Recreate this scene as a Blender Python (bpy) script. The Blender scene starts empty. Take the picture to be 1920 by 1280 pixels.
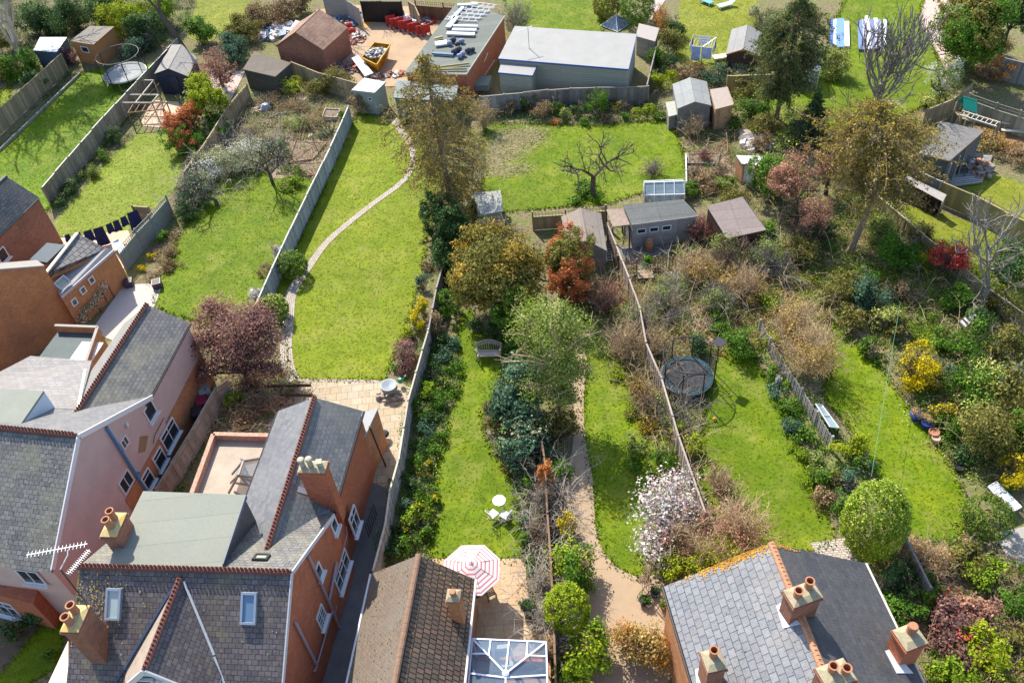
import bpy, math, random
import numpy as np
from mathutils import Vector, Matrix
from mathutils.geometry import tessellate_polygon
# ---------------------------------------------------------------- camera, sky, sun
S = bpy.context.scene
COL = S.collection
F_PX, PITCH, ROLL, CAM_H = 1650.0, math.radians(45.5), math.radians(6.0), 36.8
_F = np.array([0, math.cos(PITCH), -math.sin(PITCH)]); _R0 = np.array([1., 0, 0]); _U0 = np.cross(_R0, _F)
_R = _R0*math.cos(ROLL)-_U0*math.sin(ROLL); _U = _U0*math.cos(ROLL)+_R0*math.sin(ROLL)
cam = bpy.data.objects.new('camera', bpy.data.cameras.new('camera')); COL.objects.link(cam)
cam.data.sensor_width = 36; cam.data.lens = F_PX/1920*36; cam.data.clip_end = 2000; cam.data.clip_start = .5
cam.matrix_world = Matrix(((_R[0], _U[0], -_F[0], 0), (_R[1], _U[1], -_F[1], 0), (_R[2], _U[2], -_F[2], CAM_H), (0, 0, 0, 1)))
S.camera = cam
W = bpy.data.worlds.new('World'); S.world = W; W.use_nodes = True
SUN_EL, SUN_AZ = 46.0, -23.0
sky = W.node_tree.nodes.new('ShaderNodeTexSky'); sky.sky_type = 'NISHITA'; sky.sun_disc = False
sky.sun_elevation = math.radians(SUN_EL); sky.sun_rotation = math.radians(SUN_AZ)
W.node_tree.links.new(sky.outputs[0], W.node_tree.nodes['Background'].inputs[0])
W.node_tree.nodes['Background'].inputs[1].default_value = 0.15
sun = bpy.data.objects.new('sun', bpy.data.lights.new('sun', 'SUN')); COL.objects.link(sun)
sun.data.energy = 4.3; sun.data.angle = math.radians(.55); sun.data.color = (1, .93, .8)
_a, _e = math.radians(SUN_AZ), math.radians(SUN_EL)
sun.rotation_euler = Vector((math.sin(_a)*math.cos(_e), math.cos(_a)*math.cos(_e), math.sin(_e))).to_track_quat('Z', 'Y').to_euler()
S.view_settings.view_transform = 'Standard'; S.view_settings.look = 'None'; S.view_settings.gamma = 1
S.view_settings.exposure = 1.1
S.render.engine = 'CYCLES'
# ---------------------------------------------------------------- layout helpers
def G(px, py, z=0.0):
    """point at height z seen at pixel (px,py) of the 1920x1280 photograph"""
    d = _F*F_PX+_R*(px-960)+_U*(640-py)
    return np.array([0, 0, CAM_H])+d*((z-CAM_H)/d[2])
def SC(p):                                            # pixels per metre at a point
    return F_PX/float((np.array(p)-[0, 0, CAM_H])@_F)
def onp(px, py, pl):                                  # a plane given by three points
    a, b, c = map(np.array, pl); n = np.cross(b-a, c-a)
    d = _F*F_PX+_R*(px-960)+_U*(640-py); o = np.array([0, 0, CAM_H])
    return o+d*(n@(a-o))/(n@d)
def onw(px, py, a, b):                                # the vertical plane through a and b
    return onp(px, py, (a, b, np.array(a)+[0, 0, 1.]))
def V3(*a): return np.array(a, float)
def unit(v): return v/np.linalg.norm(v)
ORG = {}
def tag(o, label=None, cat=None, group=None, kind=None):
    if label: o['label'] = label
    if cat: o['category'] = cat
    if group: o['group'] = group
    if kind: o['kind'] = kind
    return o
def thing(name, label, cat, loc=(0, 0, 0), rot=0, group=None, local=False):
    o = bpy.data.objects.new(name, None); COL.objects.link(o); o.empty_display_size = .3
    o.location = [float(v) for v in loc]; o.rotation_euler = (0, 0, rot)
    tag(o, label, cat, group); ORG[o] = V3(0, 0, 0) if local else V3(*loc)
    return o
class MB:
    def __init__(s): s.v = []; s.f = []; s.n = 0
    def add(s, vs, fs):
        s.v.append(np.asarray(vs, float).reshape(-1, 3)); s.f += [tuple(i+s.n for i in f) for f in fs]; s.n += len(s.v[-1]); return s
    def box(s, c, size, rz=0, M=None):
        x, y, z = [q/2 for q in size]
        v = np.array([(-x, -y, -z), (x, -y, -z), (x, y, -z), (-x, y, -z), (-x, -y, z), (x, -y, z), (x, y, z), (-x, y, z)])
        if M is None: ca, sa = math.cos(rz), math.sin(rz); M = np.array([(ca, -sa, 0), (sa, ca, 0), (0, 0, 1)])
        return s.add(v@np.array(M).T+np.array(c), [(3, 2, 1, 0), (4, 5, 6, 7), (0, 1, 5, 4), (1, 2, 6, 5), (2, 3, 7, 6), (3, 0, 4, 7)])
    def bar(s, p, q, w, h=None, up=(0, 0, 1)):        # box beam from p to q
        p, q = np.array(p, float), np.array(q, float); d = q-p; L = np.linalg.norm(d)
        if L < 1e-6: return s
        d = d/L; u = np.array(up, float)
        if abs(u@d) > .98: u = V3(1, 0, 0)
        a = unit(np.cross(u, d)); b = np.cross(d, a)
        return s.box((p+q)/2, (L, w, h or w), M=np.stack([d, a, b], 1))
    def tube(s, pts, r, n=6, cap=True):
        pts = [np.array(p, float) for p in pts]; rs = r if hasattr(r, '__len__') else [r]*len(pts); vs = []
        for i, p in enumerate(pts):
            d = unit(pts[min(i+1, len(pts)-1)]-pts[max(i-1, 0)]); u = V3(0, 0, 1) if abs(d[2]) < .9 else V3(1, 0, 0)
            a = unit(np.cross(u, d)); b = np.cross(d, a)
            vs += [p+rs[i]*(a*math.cos(t)+b*math.sin(t)) for t in (2*math.pi*k/n for k in range(n))]
        fs = [(i*n+k, i*n+(k+1) % n, (i+1)*n+(k+1) % n, (i+1)*n+k) for i in range(len(pts)-1) for k in range(n)]
        if cap: fs += [tuple(range(n))[::-1], tuple((len(pts)-1)*n+k for k in range(n))]
        return s.add(vs, fs)
    def lathe(s, c, prof, n=16, sq=1.0, caps=True):
        vs = [(c[0]+r*math.cos(2*math.pi*k/n), c[1]+r*sq*math.sin(2*math.pi*k/n), c[2]+z) for r, z in prof for k in range(n)]
        fs = [(i*n+k, i*n+(k+1) % n, (i+1)*n+(k+1) % n, (i+1)*n+k) for i in range(len(prof)-1) for k in range(n)]
        if caps and prof[0][0] > 0: fs.append(tuple(range(n))[::-1])
        if caps and prof[-1][0] > 0: fs.append(tuple((len(prof)-1)*n+k for k in range(n)))
        return s.add(vs, fs)
    def slab(s, pts, t=.1, down=None):                # a flat polygon with thickness below it
        P = np.array(pts, float); m = len(P)
        nn = sum(np.cross(P[i]-P[0], P[(i+1) % m]-P[0]) for i in range(1, m))
        if nn[2] < 0: P = P[::-1]; nn = -nn
        nn = unit(nn); d = -nn*t if down is None else V3(*down)
        return s.add(np.vstack([P, P+d]), [tuple(range(m)), tuple(range(2*m-1, m-1, -1))]+[(i, i+m, (i+1) % m+m, (i+1) % m) for i in range(m)])
    def prism(s, foot, tops, z0=0):                   # a block with vertical walls, a top height per corner
        P = [V3(p[0], p[1], 0) for p in foot]; m = len(P)
        if not hasattr(tops, '__len__'): tops = [tops]*m
        ar = sum(P[i][0]*P[(i+1) % m][1]-P[(i+1) % m][0]*P[i][1] for i in range(m))
        if ar < 0: P = P[::-1]; tops = list(tops)[::-1]
        vs = [p+[0, 0, z0] for p in P]+[p+[0, 0, t] for p, t in zip(P, tops)]
        return s.add(vs, [tuple(range(m))[::-1], tuple(range(m, 2*m))]+[(i, (i+1) % m, (i+1) % m+m, i+m) for i in range(m)])
    def build(s, name, m, parent=None, loc=None, smooth=False, uv=True):
        org = V3(0, 0, 0)
        if parent is not None: org = ORG.get(parent, org)
        elif loc is not None: org = V3(*loc)
        me = bpy.data.meshes.new(name); co = np.vstack(s.v)-org
        me.from_pydata(co.tolist(), [], s.f); me.materials.append(m)
        if smooth: me.polygons.foreach_set('use_smooth', [True]*len(me.polygons))
        if uv: facuv(me)
        o = bpy.data.objects.new(name, me); COL.objects.link(o)
        if parent is not None: o.parent = parent; ORG[o] = org
        elif loc is not None: o.location = [float(q) for q in loc]
        if parent is None: ORG[o] = org
        return o
def facuv(me):                                        # UVs in metres, level direction x up-slope direction of each face
    n = len(me.polygons); N = np.zeros(n*3); me.polygons.foreach_get('normal', N); N = N.reshape(-1, 3)
    L = len(me.loops); li = np.zeros(L, int); me.loops.foreach_get('vertex_index', li)
    co = np.zeros(len(me.vertices)*3); me.vertices.foreach_get('co', co); co = co.reshape(-1, 3)[li]
    tot = np.zeros(n, int); me.polygons.foreach_get('loop_total', tot); Nl = np.repeat(N, tot, 0)
    u = np.cross([0, 0, 1.], Nl); q = np.linalg.norm(u, axis=1); flat = q < .12
    u[flat] = (1, 0, 0); q[flat] = 1; u /= q[:, None]; v = np.cross(Nl, u)
    l = me.uv_layers.new(name='UVMap'); l.data.foreach_set('uv', np.stack([(co*u).sum(1), (co*v).sum(1)], 1).ravel())
def quick(name, co, nq, k, m, parent=None, loc=None):  # big numpy mesh of k-gons, vertices in face order
    org = V3(0, 0, 0)
    if parent is not None: org = ORG.get(parent, org)
    elif loc is not None: org = V3(*loc)
    me = bpy.data.meshes.new(name); me.vertices.add(nq*k); me.vertices.foreach_set('co', (co-org).astype(np.float32).ravel())
    me.loops.add(nq*k); me.loops.foreach_set('vertex_index', np.arange(nq*k)); me.polygons.add(nq)
    me.polygons.foreach_set('loop_start', np.arange(0, nq*k, k)); me.update(calc_edges=True); me.materials.append(m)
    o = bpy.data.objects.new(name, me); COL.objects.link(o)
    if parent is not None: o.parent = parent
    elif loc is not None: o.location = [float(q) for q in loc]
    ORG[o] = org
    return o
# ---------------------------------------------------------------- materials
MC = {}
class NT:
    def __init__(s, name):
        s.m = bpy.data.materials.new(name); s.m.use_nodes = True; s.t = s.m.node_tree; s.b = s.t.nodes['Principled BSDF']
        s.tc = s.t.nodes.new('ShaderNodeTexCoord')
    def n(s, typ, **k):
        q = s.t.nodes.new(typ)
        for a, b in k.items():
            if a.startswith('i_'): q.inputs[a[2:].replace('_', ' ')].default_value = b
            else: setattr(q, a, b)
        return q
    def l(s, a, b): s.t.links.new(a, b)
    def noise(s, scale, detail=4, co='Object', rough=.6, vec=None):
        q = s.n('ShaderNodeTexNoise', i_Scale=scale, i_Detail=detail, i_Roughness=rough); s.l(vec or s.tc.outputs[co], q.inputs['Vector']); return q.outputs['Fac']
    def ramp(s, fac, stops):
        q = s.n('ShaderNodeValToRGB'); e = q.color_ramp.elements
        while len(e) < len(stops): e.new(.5)
        for x, (p, c) in zip(e, stops): x.position = p; x.color = (*c[:3], 1) if hasattr(c, '__len__') else (c, c, c, 1)
        s.l(fac, q.inputs[0]); return q.outputs[0]
    def mix(s, fac, a, b, mode='MIX'):
        q = s.n('ShaderNodeMix', data_type='RGBA', blend_type=mode)
        for v, i in ((fac, 0), (a, 6), (b, 7)):
            if isinstance(v, (int, float)): q.inputs[i].default_value = v
            elif isinstance(v, tuple): q.inputs[i].default_value = (*v, 1)
            else: s.l(v, q.inputs[i])
        return q.outputs[2]
    def bump(s, h, st, dist=.02):
        q = s.n('ShaderNodeBump', i_Strength=st, i_Distance=dist); s.l(h, q.inputs['Height']); s.l(q.outputs[0], s.b.inputs['Normal'])
    def done(s, col, rough=.7, spec=.4, metal=0):
        if isinstance(col, tuple): s.b.inputs['Base Color'].default_value = (*col, 1)
        else: s.l(col, s.b.inputs['Base Color'])
        s.b.inputs['Roughness'].default_value = rough; s.b.inputs['Specular IOR Level'].default_value = spec; s.b.inputs['Metallic'].default_value = metal
        return s.m
def plain(name, c, rough=.6, var=.25, scale=6, metal=0, bump=.15, spec=.4, isl=None):
    if name in MC: return MC[name]
    t = NT(name); f = t.noise(scale, 6); g = t.noise(scale*7, 3)
    k = tuple(x*(1-var) for x in c); h = tuple(min(1, x*(1+var*.7)) for x in c)
    col = t.mix(t.ramp(g, [(.3, 0.), (.7, 1.)]), t.mix(t.ramp(f, [(.3, 0.), (.7, 1.)]), k, h), c)
    isl = isl or (.24 if any(w in name for w in ('wood', 'board', 'fence', 'picket', 'slat', 'timber', 'deck_')) else 0)
    if isl:
        gi = t.n('ShaderNodeNewGeometry'); oi = t.n('ShaderNodeObjectInfo')
        col = t.mix(1., col, t.ramp(gi.outputs['Random Per Island'], [(0., 1-isl), (1., 1+isl)]), 'MULTIPLY'); col = t.mix(1., col, t.ramp(oi.outputs['Random'], [(0., .84), (1., 1.16)]), 'MULTIPLY')
    if bump: t.bump(g, bump)
    MC[name] = t.done(col, rough, spec, metal); return MC[name]
def bricky(name, ca, cb, mortar, bw, bh, ms, rough=.8, stain=None, samt=.5, bump=.5, sscale=.5, offset=.5, spec=.3, jit=.0, sharp=.45, gn=1.):
    if name in MC: return MC[name]
    t = NT(name); q = t.n('ShaderNodeTexBrick', offset=offset, i_Scale=1., i_Mortar_Size=ms, i_Mortar_Smooth=.2, i_Bias=0., i_Brick_Width=bw, i_Row_Height=bh)
    vec = t.tc.outputs['UV']
    if jit:
        nz = t.n('ShaderNodeTexNoise', i_Scale=1.2, i_Detail=3.); t.l(vec, nz.inputs['Vector'])
        a = t.n('ShaderNodeVectorMath', operation='SCALE'); a.inputs[3].default_value = jit; t.l(nz.outputs['Color'], a.inputs[0])
        b = t.n('ShaderNodeVectorMath', operation='ADD'); t.l(vec, b.inputs[0]); t.l(a.outputs[0], b.inputs[1]); vec = b.outputs[0]
    t.l(vec, q.inputs['Vector']); q.inputs['Color1'].default_value = (*ca, 1); q.inputs['Color2'].default_value = (*cb, 1); q.inputs['Mortar'].default_value = (*mortar, 1)
    col = q.outputs['Color']
    g = t.noise(9, 4); col = t.mix(.55*gn, col, t.mix(1., col, t.ramp(g, [(.25, .55), (.75, 1.35)]), 'MULTIPLY'))
    if stain:
        f = t.noise(sscale, 8, rough=.7); col = t.mix(t.ramp(f, [(sharp, 0.), (sharp+.2, samt)]), col, stain)
        f2 = t.noise(sscale*4+1, 6, rough=.75); col = t.mix(t.ramp(f2, [(.5, 0.), (.75, samt*.7)]), col, stain)
    fc = t.n('ShaderNodeMath', operation='SUBTRACT'); fc.inputs[0].default_value = 1; t.l(q.outputs['Fac'], fc.inputs[1])
    ad = t.n('ShaderNodeMath', operation='MULTIPLY_ADD'); t.l(g, ad.inputs[0]); ad.inputs[1].default_value = .5; t.l(fc.outputs[0], ad.inputs[2])
    t.bump(ad.outputs[0], bump, .015); MC[name] = t.done(col, rough, spec); return MC[name]
def leafm(name, c1, c2, c3, trans=.3, rough=.55):
    if name in MC: return MC[name]
    t = NT(name); g = t.n('ShaderNodeNewGeometry'); col = t.ramp(g.outputs['Random Per Island'], [(.0, c1), (.5, c2), (1., c3)])
    f = t.noise(.9, 3); col = t.mix(.5, col, t.mix(1., col, t.ramp(f, [(.3, .65), (.7, 1.35)]), 'MULTIPLY'))
    t.done(col, .7, .12)
    tr = t.n('ShaderNodeBsdfTranslucent'); t.l(col, tr.inputs[0]); mx = t.n('ShaderNodeMixShader'); mx.inputs[0].default_value = trans
    t.l(t.b.outputs[0], mx.inputs[1]); t.l(tr.outputs[0], mx.inputs[2]); t.l(mx.outputs[0], t.t.nodes['Material Output'].inputs[0])
    MC[name] = t.m; return t.m
def lawnm(name, a, b, c, sc=.35):
    if name in MC: return MC[name]
    t = NT(name); f = t.noise(sc, 5, rough=.65); g = t.noise(5, 5, rough=.7); h = t.noise(1.6, 4)
    col = t.ramp(f, [(.3, a), (.52, b), (.72, c)]); col = t.mix(1., col, t.ramp(g, [(.25, .72), (.5, 1.), (.8, 1.3)]), 'MULTIPLY')
    col = t.mix(1., col, t.ramp(h, [(.3, .8), (.7, 1.15)]), 'MULTIPLY')
    k = t.noise(1.3, 6, rough=.75); col = t.mix(t.ramp(k, [(.55, 0.), (.75, .55)]), col, (.22, .215, .075)); k = t.noise(.13, 3); col = t.mix(t.ramp(k, [(.4, 0.), (.65, .5)]), col, tuple(x*.72 for x in a)); k = t.noise(.45, 7, rough=.7); col = t.mix(t.ramp(k, [(.5, 0.), (.68, .45)]), col, (.24, .22, .06))
    t.bump(t.noise(9, 4), .45, .05); MC[name] = t.done(col, .8, .15); return MC[name]
def glassm(name, c=(.02, .03, .04), rough=.06, tr=0.):
    if name in MC: return MC[name]
    t = NT(name); t.done(c, rough, .6)
    if tr:
        a = t.n('ShaderNodeBsdfTransparent'); mx = t.n('ShaderNodeMixShader'); mx.inputs[0].default_value = tr
        t.l(t.b.outputs[0], mx.inputs[1]); t.l(a.outputs[0], mx.inputs[2]); t.l(mx.outputs[0], t.t.nodes['Material Output'].inputs[0])
    MC[name] = t.m; return t.m
SLATE = bricky('slate_grey', (.085, .095, .11), (.15, .155, .165), (.025, .027, .03), .27, .22, .011, .55, (.21, .2, .15), .45, .6, .45, spec=.5, jit=.03)
SLATE_W = bricky('slate_worn', (.1, .099, .102), (.165, .16, .158), (.035, .035, .035), .26, .2, .012, .6, (.24, .225, .15), .45, .6, .6, jit=.045)
SLATE_P = bricky('slate_purple', (.088, .074, .078), (.145, .122, .126), (.028, .025, .026), .27, .2, .012, .6, (.22, .18, .08), .5, .7, .3, jit=.03, sharp=.52)
SLATE_S = bricky('slate_shiny', (0.104, 0.109, 0.123), (0.162, 0.166, 0.18), (.05, .05, .055), .3, .24, .008, .38, (.2, .2, .2), .3, .5, .5, spec=.8, jit=.03)
SLATE_L = bricky('slate_sun_glare', (.19, .185, .185), (.25, .24, .24), (.12, .115, .115), .4, .26, .012, .75, (.2, .175, .15), .5, .4, .5, jit=.04)  # pale tone is sun glare put into the slate colour
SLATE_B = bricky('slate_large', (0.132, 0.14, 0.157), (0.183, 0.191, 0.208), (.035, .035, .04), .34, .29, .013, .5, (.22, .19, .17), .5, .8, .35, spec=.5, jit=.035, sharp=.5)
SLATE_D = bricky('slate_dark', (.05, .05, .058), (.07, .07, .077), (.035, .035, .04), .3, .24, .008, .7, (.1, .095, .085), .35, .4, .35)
TILE_R = bricky('brown_rib_tile', (.1, .075, .055), (.2, .125, .085), (.018, .015, .013), .2, .34, .026, .8, (.06, .06, .05), .5, 1., .7, offset=.5, jit=.02)
TILE_M = bricky('mossy_plain_tile', (0.142, 0.104, 0.0808), (0.18, 0.138, 0.104), (.1, .08, .06), .18, .12, .01, .85, (.15, .14, .12), .6, .5, .7)
TILE_T = bricky('terracotta_plain_tile', (.2, .12, .085), (.29, .17, .12), (.1, .07, .05), .3, .3, .012, .85, (.32, .22, .17), .5, .5, .8)
BRICK = bricky('red_brick', (0.36, 0.09, 0.042), (0.504, 0.144, 0.06), (.3, .16, .1), .225, .075, .01, .85, (.2, .06, .04), .4, .3, .5)
BRICK_O = bricky('orange_brick', (0.432, 0.156, 0.054), (0.552, 0.216, 0.084), (.3, .2, .12), .225, .075, .01, .85, (.2, .1, .06), .5, .3, .7)
BRICK_D = bricky('old_brick', (0.264, 0.084, 0.054), (0.384, 0.144, 0.084), (.2, .14, .1), .225, .075, .012, .9, (.1, .07, .05), .5, .4, .6)
PINK = plain('pink_render', (.5, .365, .33), .85, .18, 1.1)
RIDGE = plain('red_ridge_tile', (.15, .055, .04), .8, .4, 9)
RIDGE_O = plain('orange_ridge_tile', (.4, .2, .11), .8, .4, 7)
WHITE = plain('white_paint', (0.589, 0.589, 0.598), .45, .06, 4, bump=.03)
CREAM = plain('cream_paint', (0.51, 0.468, 0.383), .6, .12, 4)
LEAD = plain('lead', (.24, .28, .34), .45, .2, 5, spec=.5)
FELT = plain('green_grey_felt', (.2, .21, .18), .85, .16, 1.2, bump=.3)
FELT_G = plain('grey_felt', (0.17, 0.178, 0.183), .85, .15, 1.5, bump=.3)
FELT_L = plain('pale_felt', (0.281, 0.285, 0.289), .8, .1, .8, bump=.2)
FELT_B = plain('brown_felt', (.16, .135, .12), .9, .25, 2, bump=.3)
DARK = plain('black_gutter', (.02, .02, .022), .4, .2, 5)
BLUEP = plain('blue_grey_paint', (.05, .13, .22), .5, .2, 5)
TERRA = plain('terracotta', (.34, .15, .08), .75, .25, 7)
TERRA_P = plain('pale_terracotta', (.42, .3, .22), .75, .2, 7)
LICH = bricky('lichen_mortar', (.4, .34, .18), (.34, .3, .2), (.3, .27, .2), 9, 9, .001, .95, (.62, .38, .06), .8, .5, 2.5)
MORT = plain('old_mortar', (.3, .26, .17), .95, .45, 9)
GLASS = glassm('window_glass'); GLASSB = glassm('sky_glass', (.12, .2, .3), .05); GLASST = glassm('clear_glass', (.25, .32, .38), .04, tr=.55)
WOOD_G = plain('grey_fence_wood', (.25, .245, .235), .85, .25, 5)
WOOD_T = plain('tan_fence_wood', (.28, .22, .13), .85, .25, 5)
WOOD_N = plain('new_fence_wood', (.3, .25, .1), .8, .2, 5)
WOOD_B = plain('brown_wood', (.17, .1, .06), .85, .3, 5)
WOOD_W = plain('weathered_boards', (.2, .185, .17), .85, .25, 6)
WOOD_O = plain('orange_wood', (.36, .16, .06), .7, .2, 5)
WOOD_D = plain('dark_stained_wood', (.05, .025, .022), .6, .3, 5)
NAVYW = plain('dark_blue_wood', (.012, .022, .045), .6, .3, 5)
CONC = plain('concrete', (.3, .28, .25), .9, .2, 3)
CONC_D = plain('alley_concrete', (.13, .13, .13), .9, .35, 1.5)
BARK = plain('dark_bark', (.07, .05, .035), .9, .4, 9, bump=.5)
BARK_G = plain('pale_bark', (.24, .2, .165), .9, .35, 7, bump=.5)
METAL = plain('galvanised', (.45, .46, .47), .4, .2, 5, metal=.6)
ALU = plain('aluminium', (.7, .72, .75), .35, .1, 5, metal=.5)
# ---------------------------------------------------------------- building helpers
def obj1(mb, name, m, label, cat, loc, group=None, kind=None, smooth=False):
    return tag(mb.build(name, m, None, loc, smooth), label, cat, group, kind)
def felt(name, c, row=.9): return bricky(name, tuple(x*.9 for x in c), tuple(x*1.08 for x in c), tuple(x*.55 for x in c), 60, row, .018, .85, tuple(x*.75 for x in c), .45, .15, .9, offset=0)
def ridge_tiles(parent, p, q, m, crest=0., r=.11):
    mb = MB(); p, q = map(np.array, (p, q)); d = q-p; L = np.linalg.norm(d); u = d/L; n = max(1, int(L/.33)); s = unit(np.cross([0, 0, 1.], u)); up = np.cross(u, s)
    for i in range(n):
        a, b = p+u*(L*i/n), p+u*(L*(i+1)/n-.012); vs = []
        for e, rr in ((a, r), (b, r*.93)):
            vs += [e+s*rr*math.cos(t)*1.15+up*rr*math.sin(t) for t in np.linspace(-.35, math.pi+.35, 7)]
        mb.add(vs, [(k, k+1, k+8, k+7) for k in range(6)]+[tuple(range(6, -1, -1)), tuple(range(7, 14))])
        if crest:
            for t in (.25, .75):
                c = a+(b-a)*t+up*(r*.9); mb.add([c-u*.07, c+u*.07, c+u*.045+up*crest*.7, c+up*crest, c-u*.045+up*crest*.7], [(0, 1, 2, 3, 4), (4, 3, 2, 1, 0)])
                mb.bar(c, c+up*crest*.8, .035, .09)
    return mb.build('ridge_tiles', m, parent)
def chimney(parent, c, w, d, zb, zt, rz, pots, brick=BRICK_D, cap=MORT, flash=True, corb=.07, potm=TERRA):
    mb = MB(); ca, sa = math.cos(rz), math.sin(rz)
    mb.box((c[0], c[1], (zb+zt-.3)/2), (w, d, zt-.3-zb), rz)
    mb.box((c[0], c[1], zt-.255), (w+corb, d+corb, .09), rz); mb.box((c[0], c[1], zt-.16), (w+2*corb, d+2*corb, .1), rz); mb.box((c[0], c[1], zt-.07), (w+corb*1.2, d+corb*1.2, .08), rz)
    ch = mb.build('chimney', brick, parent)
    x, y = (w+corb*1.1)/2, (d+corb*1.1)/2; f = MB(); R = np.array([(ca, -sa, 0), (sa, ca, 0), (0, 0, 1)])
    vs = np.array([(-x, -y, 0), (x, -y, 0), (x, y, 0), (-x, y, 0), (-x*.6, -y*.45, .1), (x*.6, -y*.45, .1), (x*.6, y*.45, .1), (-x*.6, y*.45, .1)])@R.T+[c[0], c[1], zt-.03]
    f.add(vs, [(3, 2, 1, 0), (4, 5, 6, 7), (0, 1, 5, 4), (1, 2, 6, 5), (2, 3, 7, 6), (3, 0, 4, 7)]); f.build('flaunching', cap, ch)
    for px, py, h, r, kind in pots:
        o = np.array([c[0]+px*ca-py*sa, c[1]+px*sa+py*ca, zt]); p = MB()
        if kind == 'open': p.lathe(o, [(r, 0), (r*.92, h*.3), (r*.86, h*.82), (r*1.1, h*.86), (r*1.12, h), (r*.8, h), (r*.75, h*.3), (.001, h*.28)], 14)
        elif kind == 'dome': p.lathe(o, [(r*.8, 0), (r*.72, h*.7), (r*1.05, h*.74), (r*1.1, h*.82), (r*.9, h*.94), (r*.5, h*.99), (.001, h)], 14)
        elif kind == 'cap': p.lathe(o, [(r, 0), (r*.85, h*.6), (r*1.05, h*.65), (r*1.05, h*.9), (r*.9, h), (.001, h)], 14)
        else: p.box(o+[0, 0, h*.4], (r*1.5, r*1.5, h*.8), rz+.2); p.box(o+[0, 0, h*.85], (r*2, r*2, h*.1), rz+.2)
        m2 = potm if kind not in ('dome', 'cowl') else plain('stained_cream_pot', (.36, .33, .25), .85, .4, 8)
        p.build('chimney_pot', m2, ch, smooth=False)
    if flash:
        f = MB(); f.box((c[0], c[1], zb+.0), (w+.1, d+.1, .02), rz)
    return ch
def window(parent, px, py, a, b, w, h, bars=1, trans=0, sill=True, frame=WHITE, glass=GLASS, name='window', hb=0, out=None):
    """window centred where pixel (px,py) meets the wall through a,b"""
    c = onw(px, py, a, b); u = unit(V3(*(b[:2]-a[:2]), 0)); n = np.cross(u, [0, 0, 1.])
    if n@(V3(0, 0, CAM_H)-c) < 0: n = -n
    M = np.stack([u, n, V3(0, 0, 1)], 1); f = MB(); t = .07
    o = c+n*.02
    for sx in (-1, 1): f.box(o+u*sx*(w-t)/2, (t, .07, h), M=M)
    for sz in (-1, 1): f.box(o+V3(0, 0, sz*(h-t)/2), (w-2*t, .07, t), M=M)
    for k in range(bars): f.box(o+u*(w*((k+1)/(bars+1)-.5)), (.045, .06, h-2*t), M=M)
    if trans: f.box(o+V3(0, 0, h*trans), (w-2*t, .065, .045), M=M)
    for k in range(hb): f.box(o+V3(0, 0, h*((k+1)/(hb+1)-.5)), (w-2*t, .055, .025), M=M)
    fr = f.build(name, frame, parent)
    g = MB(); g.box(c+n*.008, (w-2*t, .03, h-2*t), M=M); g.build('pane', glass, fr)
    if sill: s = MB(); s.box(c+n*.08+V3(0, 0, -h/2-.04), (w+.16, .2, .07), M=M); s.build('sill', frame, fr)
    return fr
def wdoor(parent, px, py, a, b, w, h, m): 
    c = onw(px, py, a, b); u = unit(V3(*(b[:2]-a[:2]), 0)); n = np.cross(u, [0, 0, 1.])
    if n@(V3(0, 0, CAM_H)-c) < 0: n = -n
    M = np.stack([u, n, V3(0, 0, 1)], 1); f = MB(); f.box(c+n*.03, (w, .06, h), M=M); o = f.build('door', m, parent)
    k = MB(); k.box(c+n*.08+u*w*.38, (.04, .05, .14), M=M); k.build('handle', METAL, o); return o
def rooflight(parent, px, py, pl, w, h, u, frame=LEAD, glass=GLASSB, t=.12, name='skylight'):
    a, b, c = map(np.array, pl); n = unit(np.cross(b-a, c-a)); n = n if n[2] > 0 else -n
    o = onp(px, py, pl); u = unit(u-n*(u@n)); v = np.cross(n, u); M = np.stack([u, v, n], 1); f = MB(); e = .09
    for s in (-1, 1): f.box(o+u*s*(w-e)/2+n*t/2, (e, h, t), M=M); f.box(o+v*s*(h-e)/2+n*t/2, (w-2*e, e, t+.012), M=M)
    fr = f.build(name, frame, parent); g = MB(); g.box(o+n*t*.35, (w-2*e, h-2*e, t*.5), M=M); g.build('pane', glass, fr); return fr
def pipe(parent, pts, r, m, name='downpipe'): mb = MB(); mb.tube(pts, r, 8); return mb.build(name, m, parent)
def slabpart(parent, name, pts, m, t=.08, down=None): mb = MB(); mb.slab(pts, t, down); return mb.build(name, m, parent)
def barspart(parent, name, segs, w, h, m): 
    mb = MB()
    for p, q in segs: mb.bar(p, q, w, h)
    return mb.build(name, m, parent)
# ================================================================ the big houses
def gz(px, py, z=0): return G(px, py, z)
# ---- central red brick house with slate roofs
g0, g1 = G(680, 1017), G(630, 1192)
R = onw(543, 1073, g0, g1); ER = onw(622, 965, g0, g1); FR = onw(526, 1280, g0, g1); FR = R+(FR-R)*1.45
RL = gz(150, 1062, R[2]); dl = RL-R; EL, FL = ER+dl, FR+dl
H = thing('brick_house', 'large red brick house with grey slate roofs, flat felted dormer and crested red ridge tiles', 'house', G(600, 1240)); TOPZ = R[2]
mb = MB()
dn = V3(0, 0, -.14)
mb.prism([R, ER, EL, RL], [(R+dn)[2], (ER+dn)[2], (EL+dn)[2], (RL+dn)[2]]); mb.prism([FR, R, RL, FL], [(FR+dn)[2], (R+dn)[2], (RL+dn)[2], (FL+dn)[2]])
wall = mb.build('wall', BRICK, H)
u = unit(R-RL); uh = u*.06
slabpart(H, 'roof', [RL-uh, R+uh, ER+uh+(ER-R)*.04, EL-uh+(ER-R)*.04], SLATE_W, .1)
slabpart(H, 'roof', [FL-uh, FR+uh, R+uh, RL-uh], SLATE_P, .1)
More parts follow.
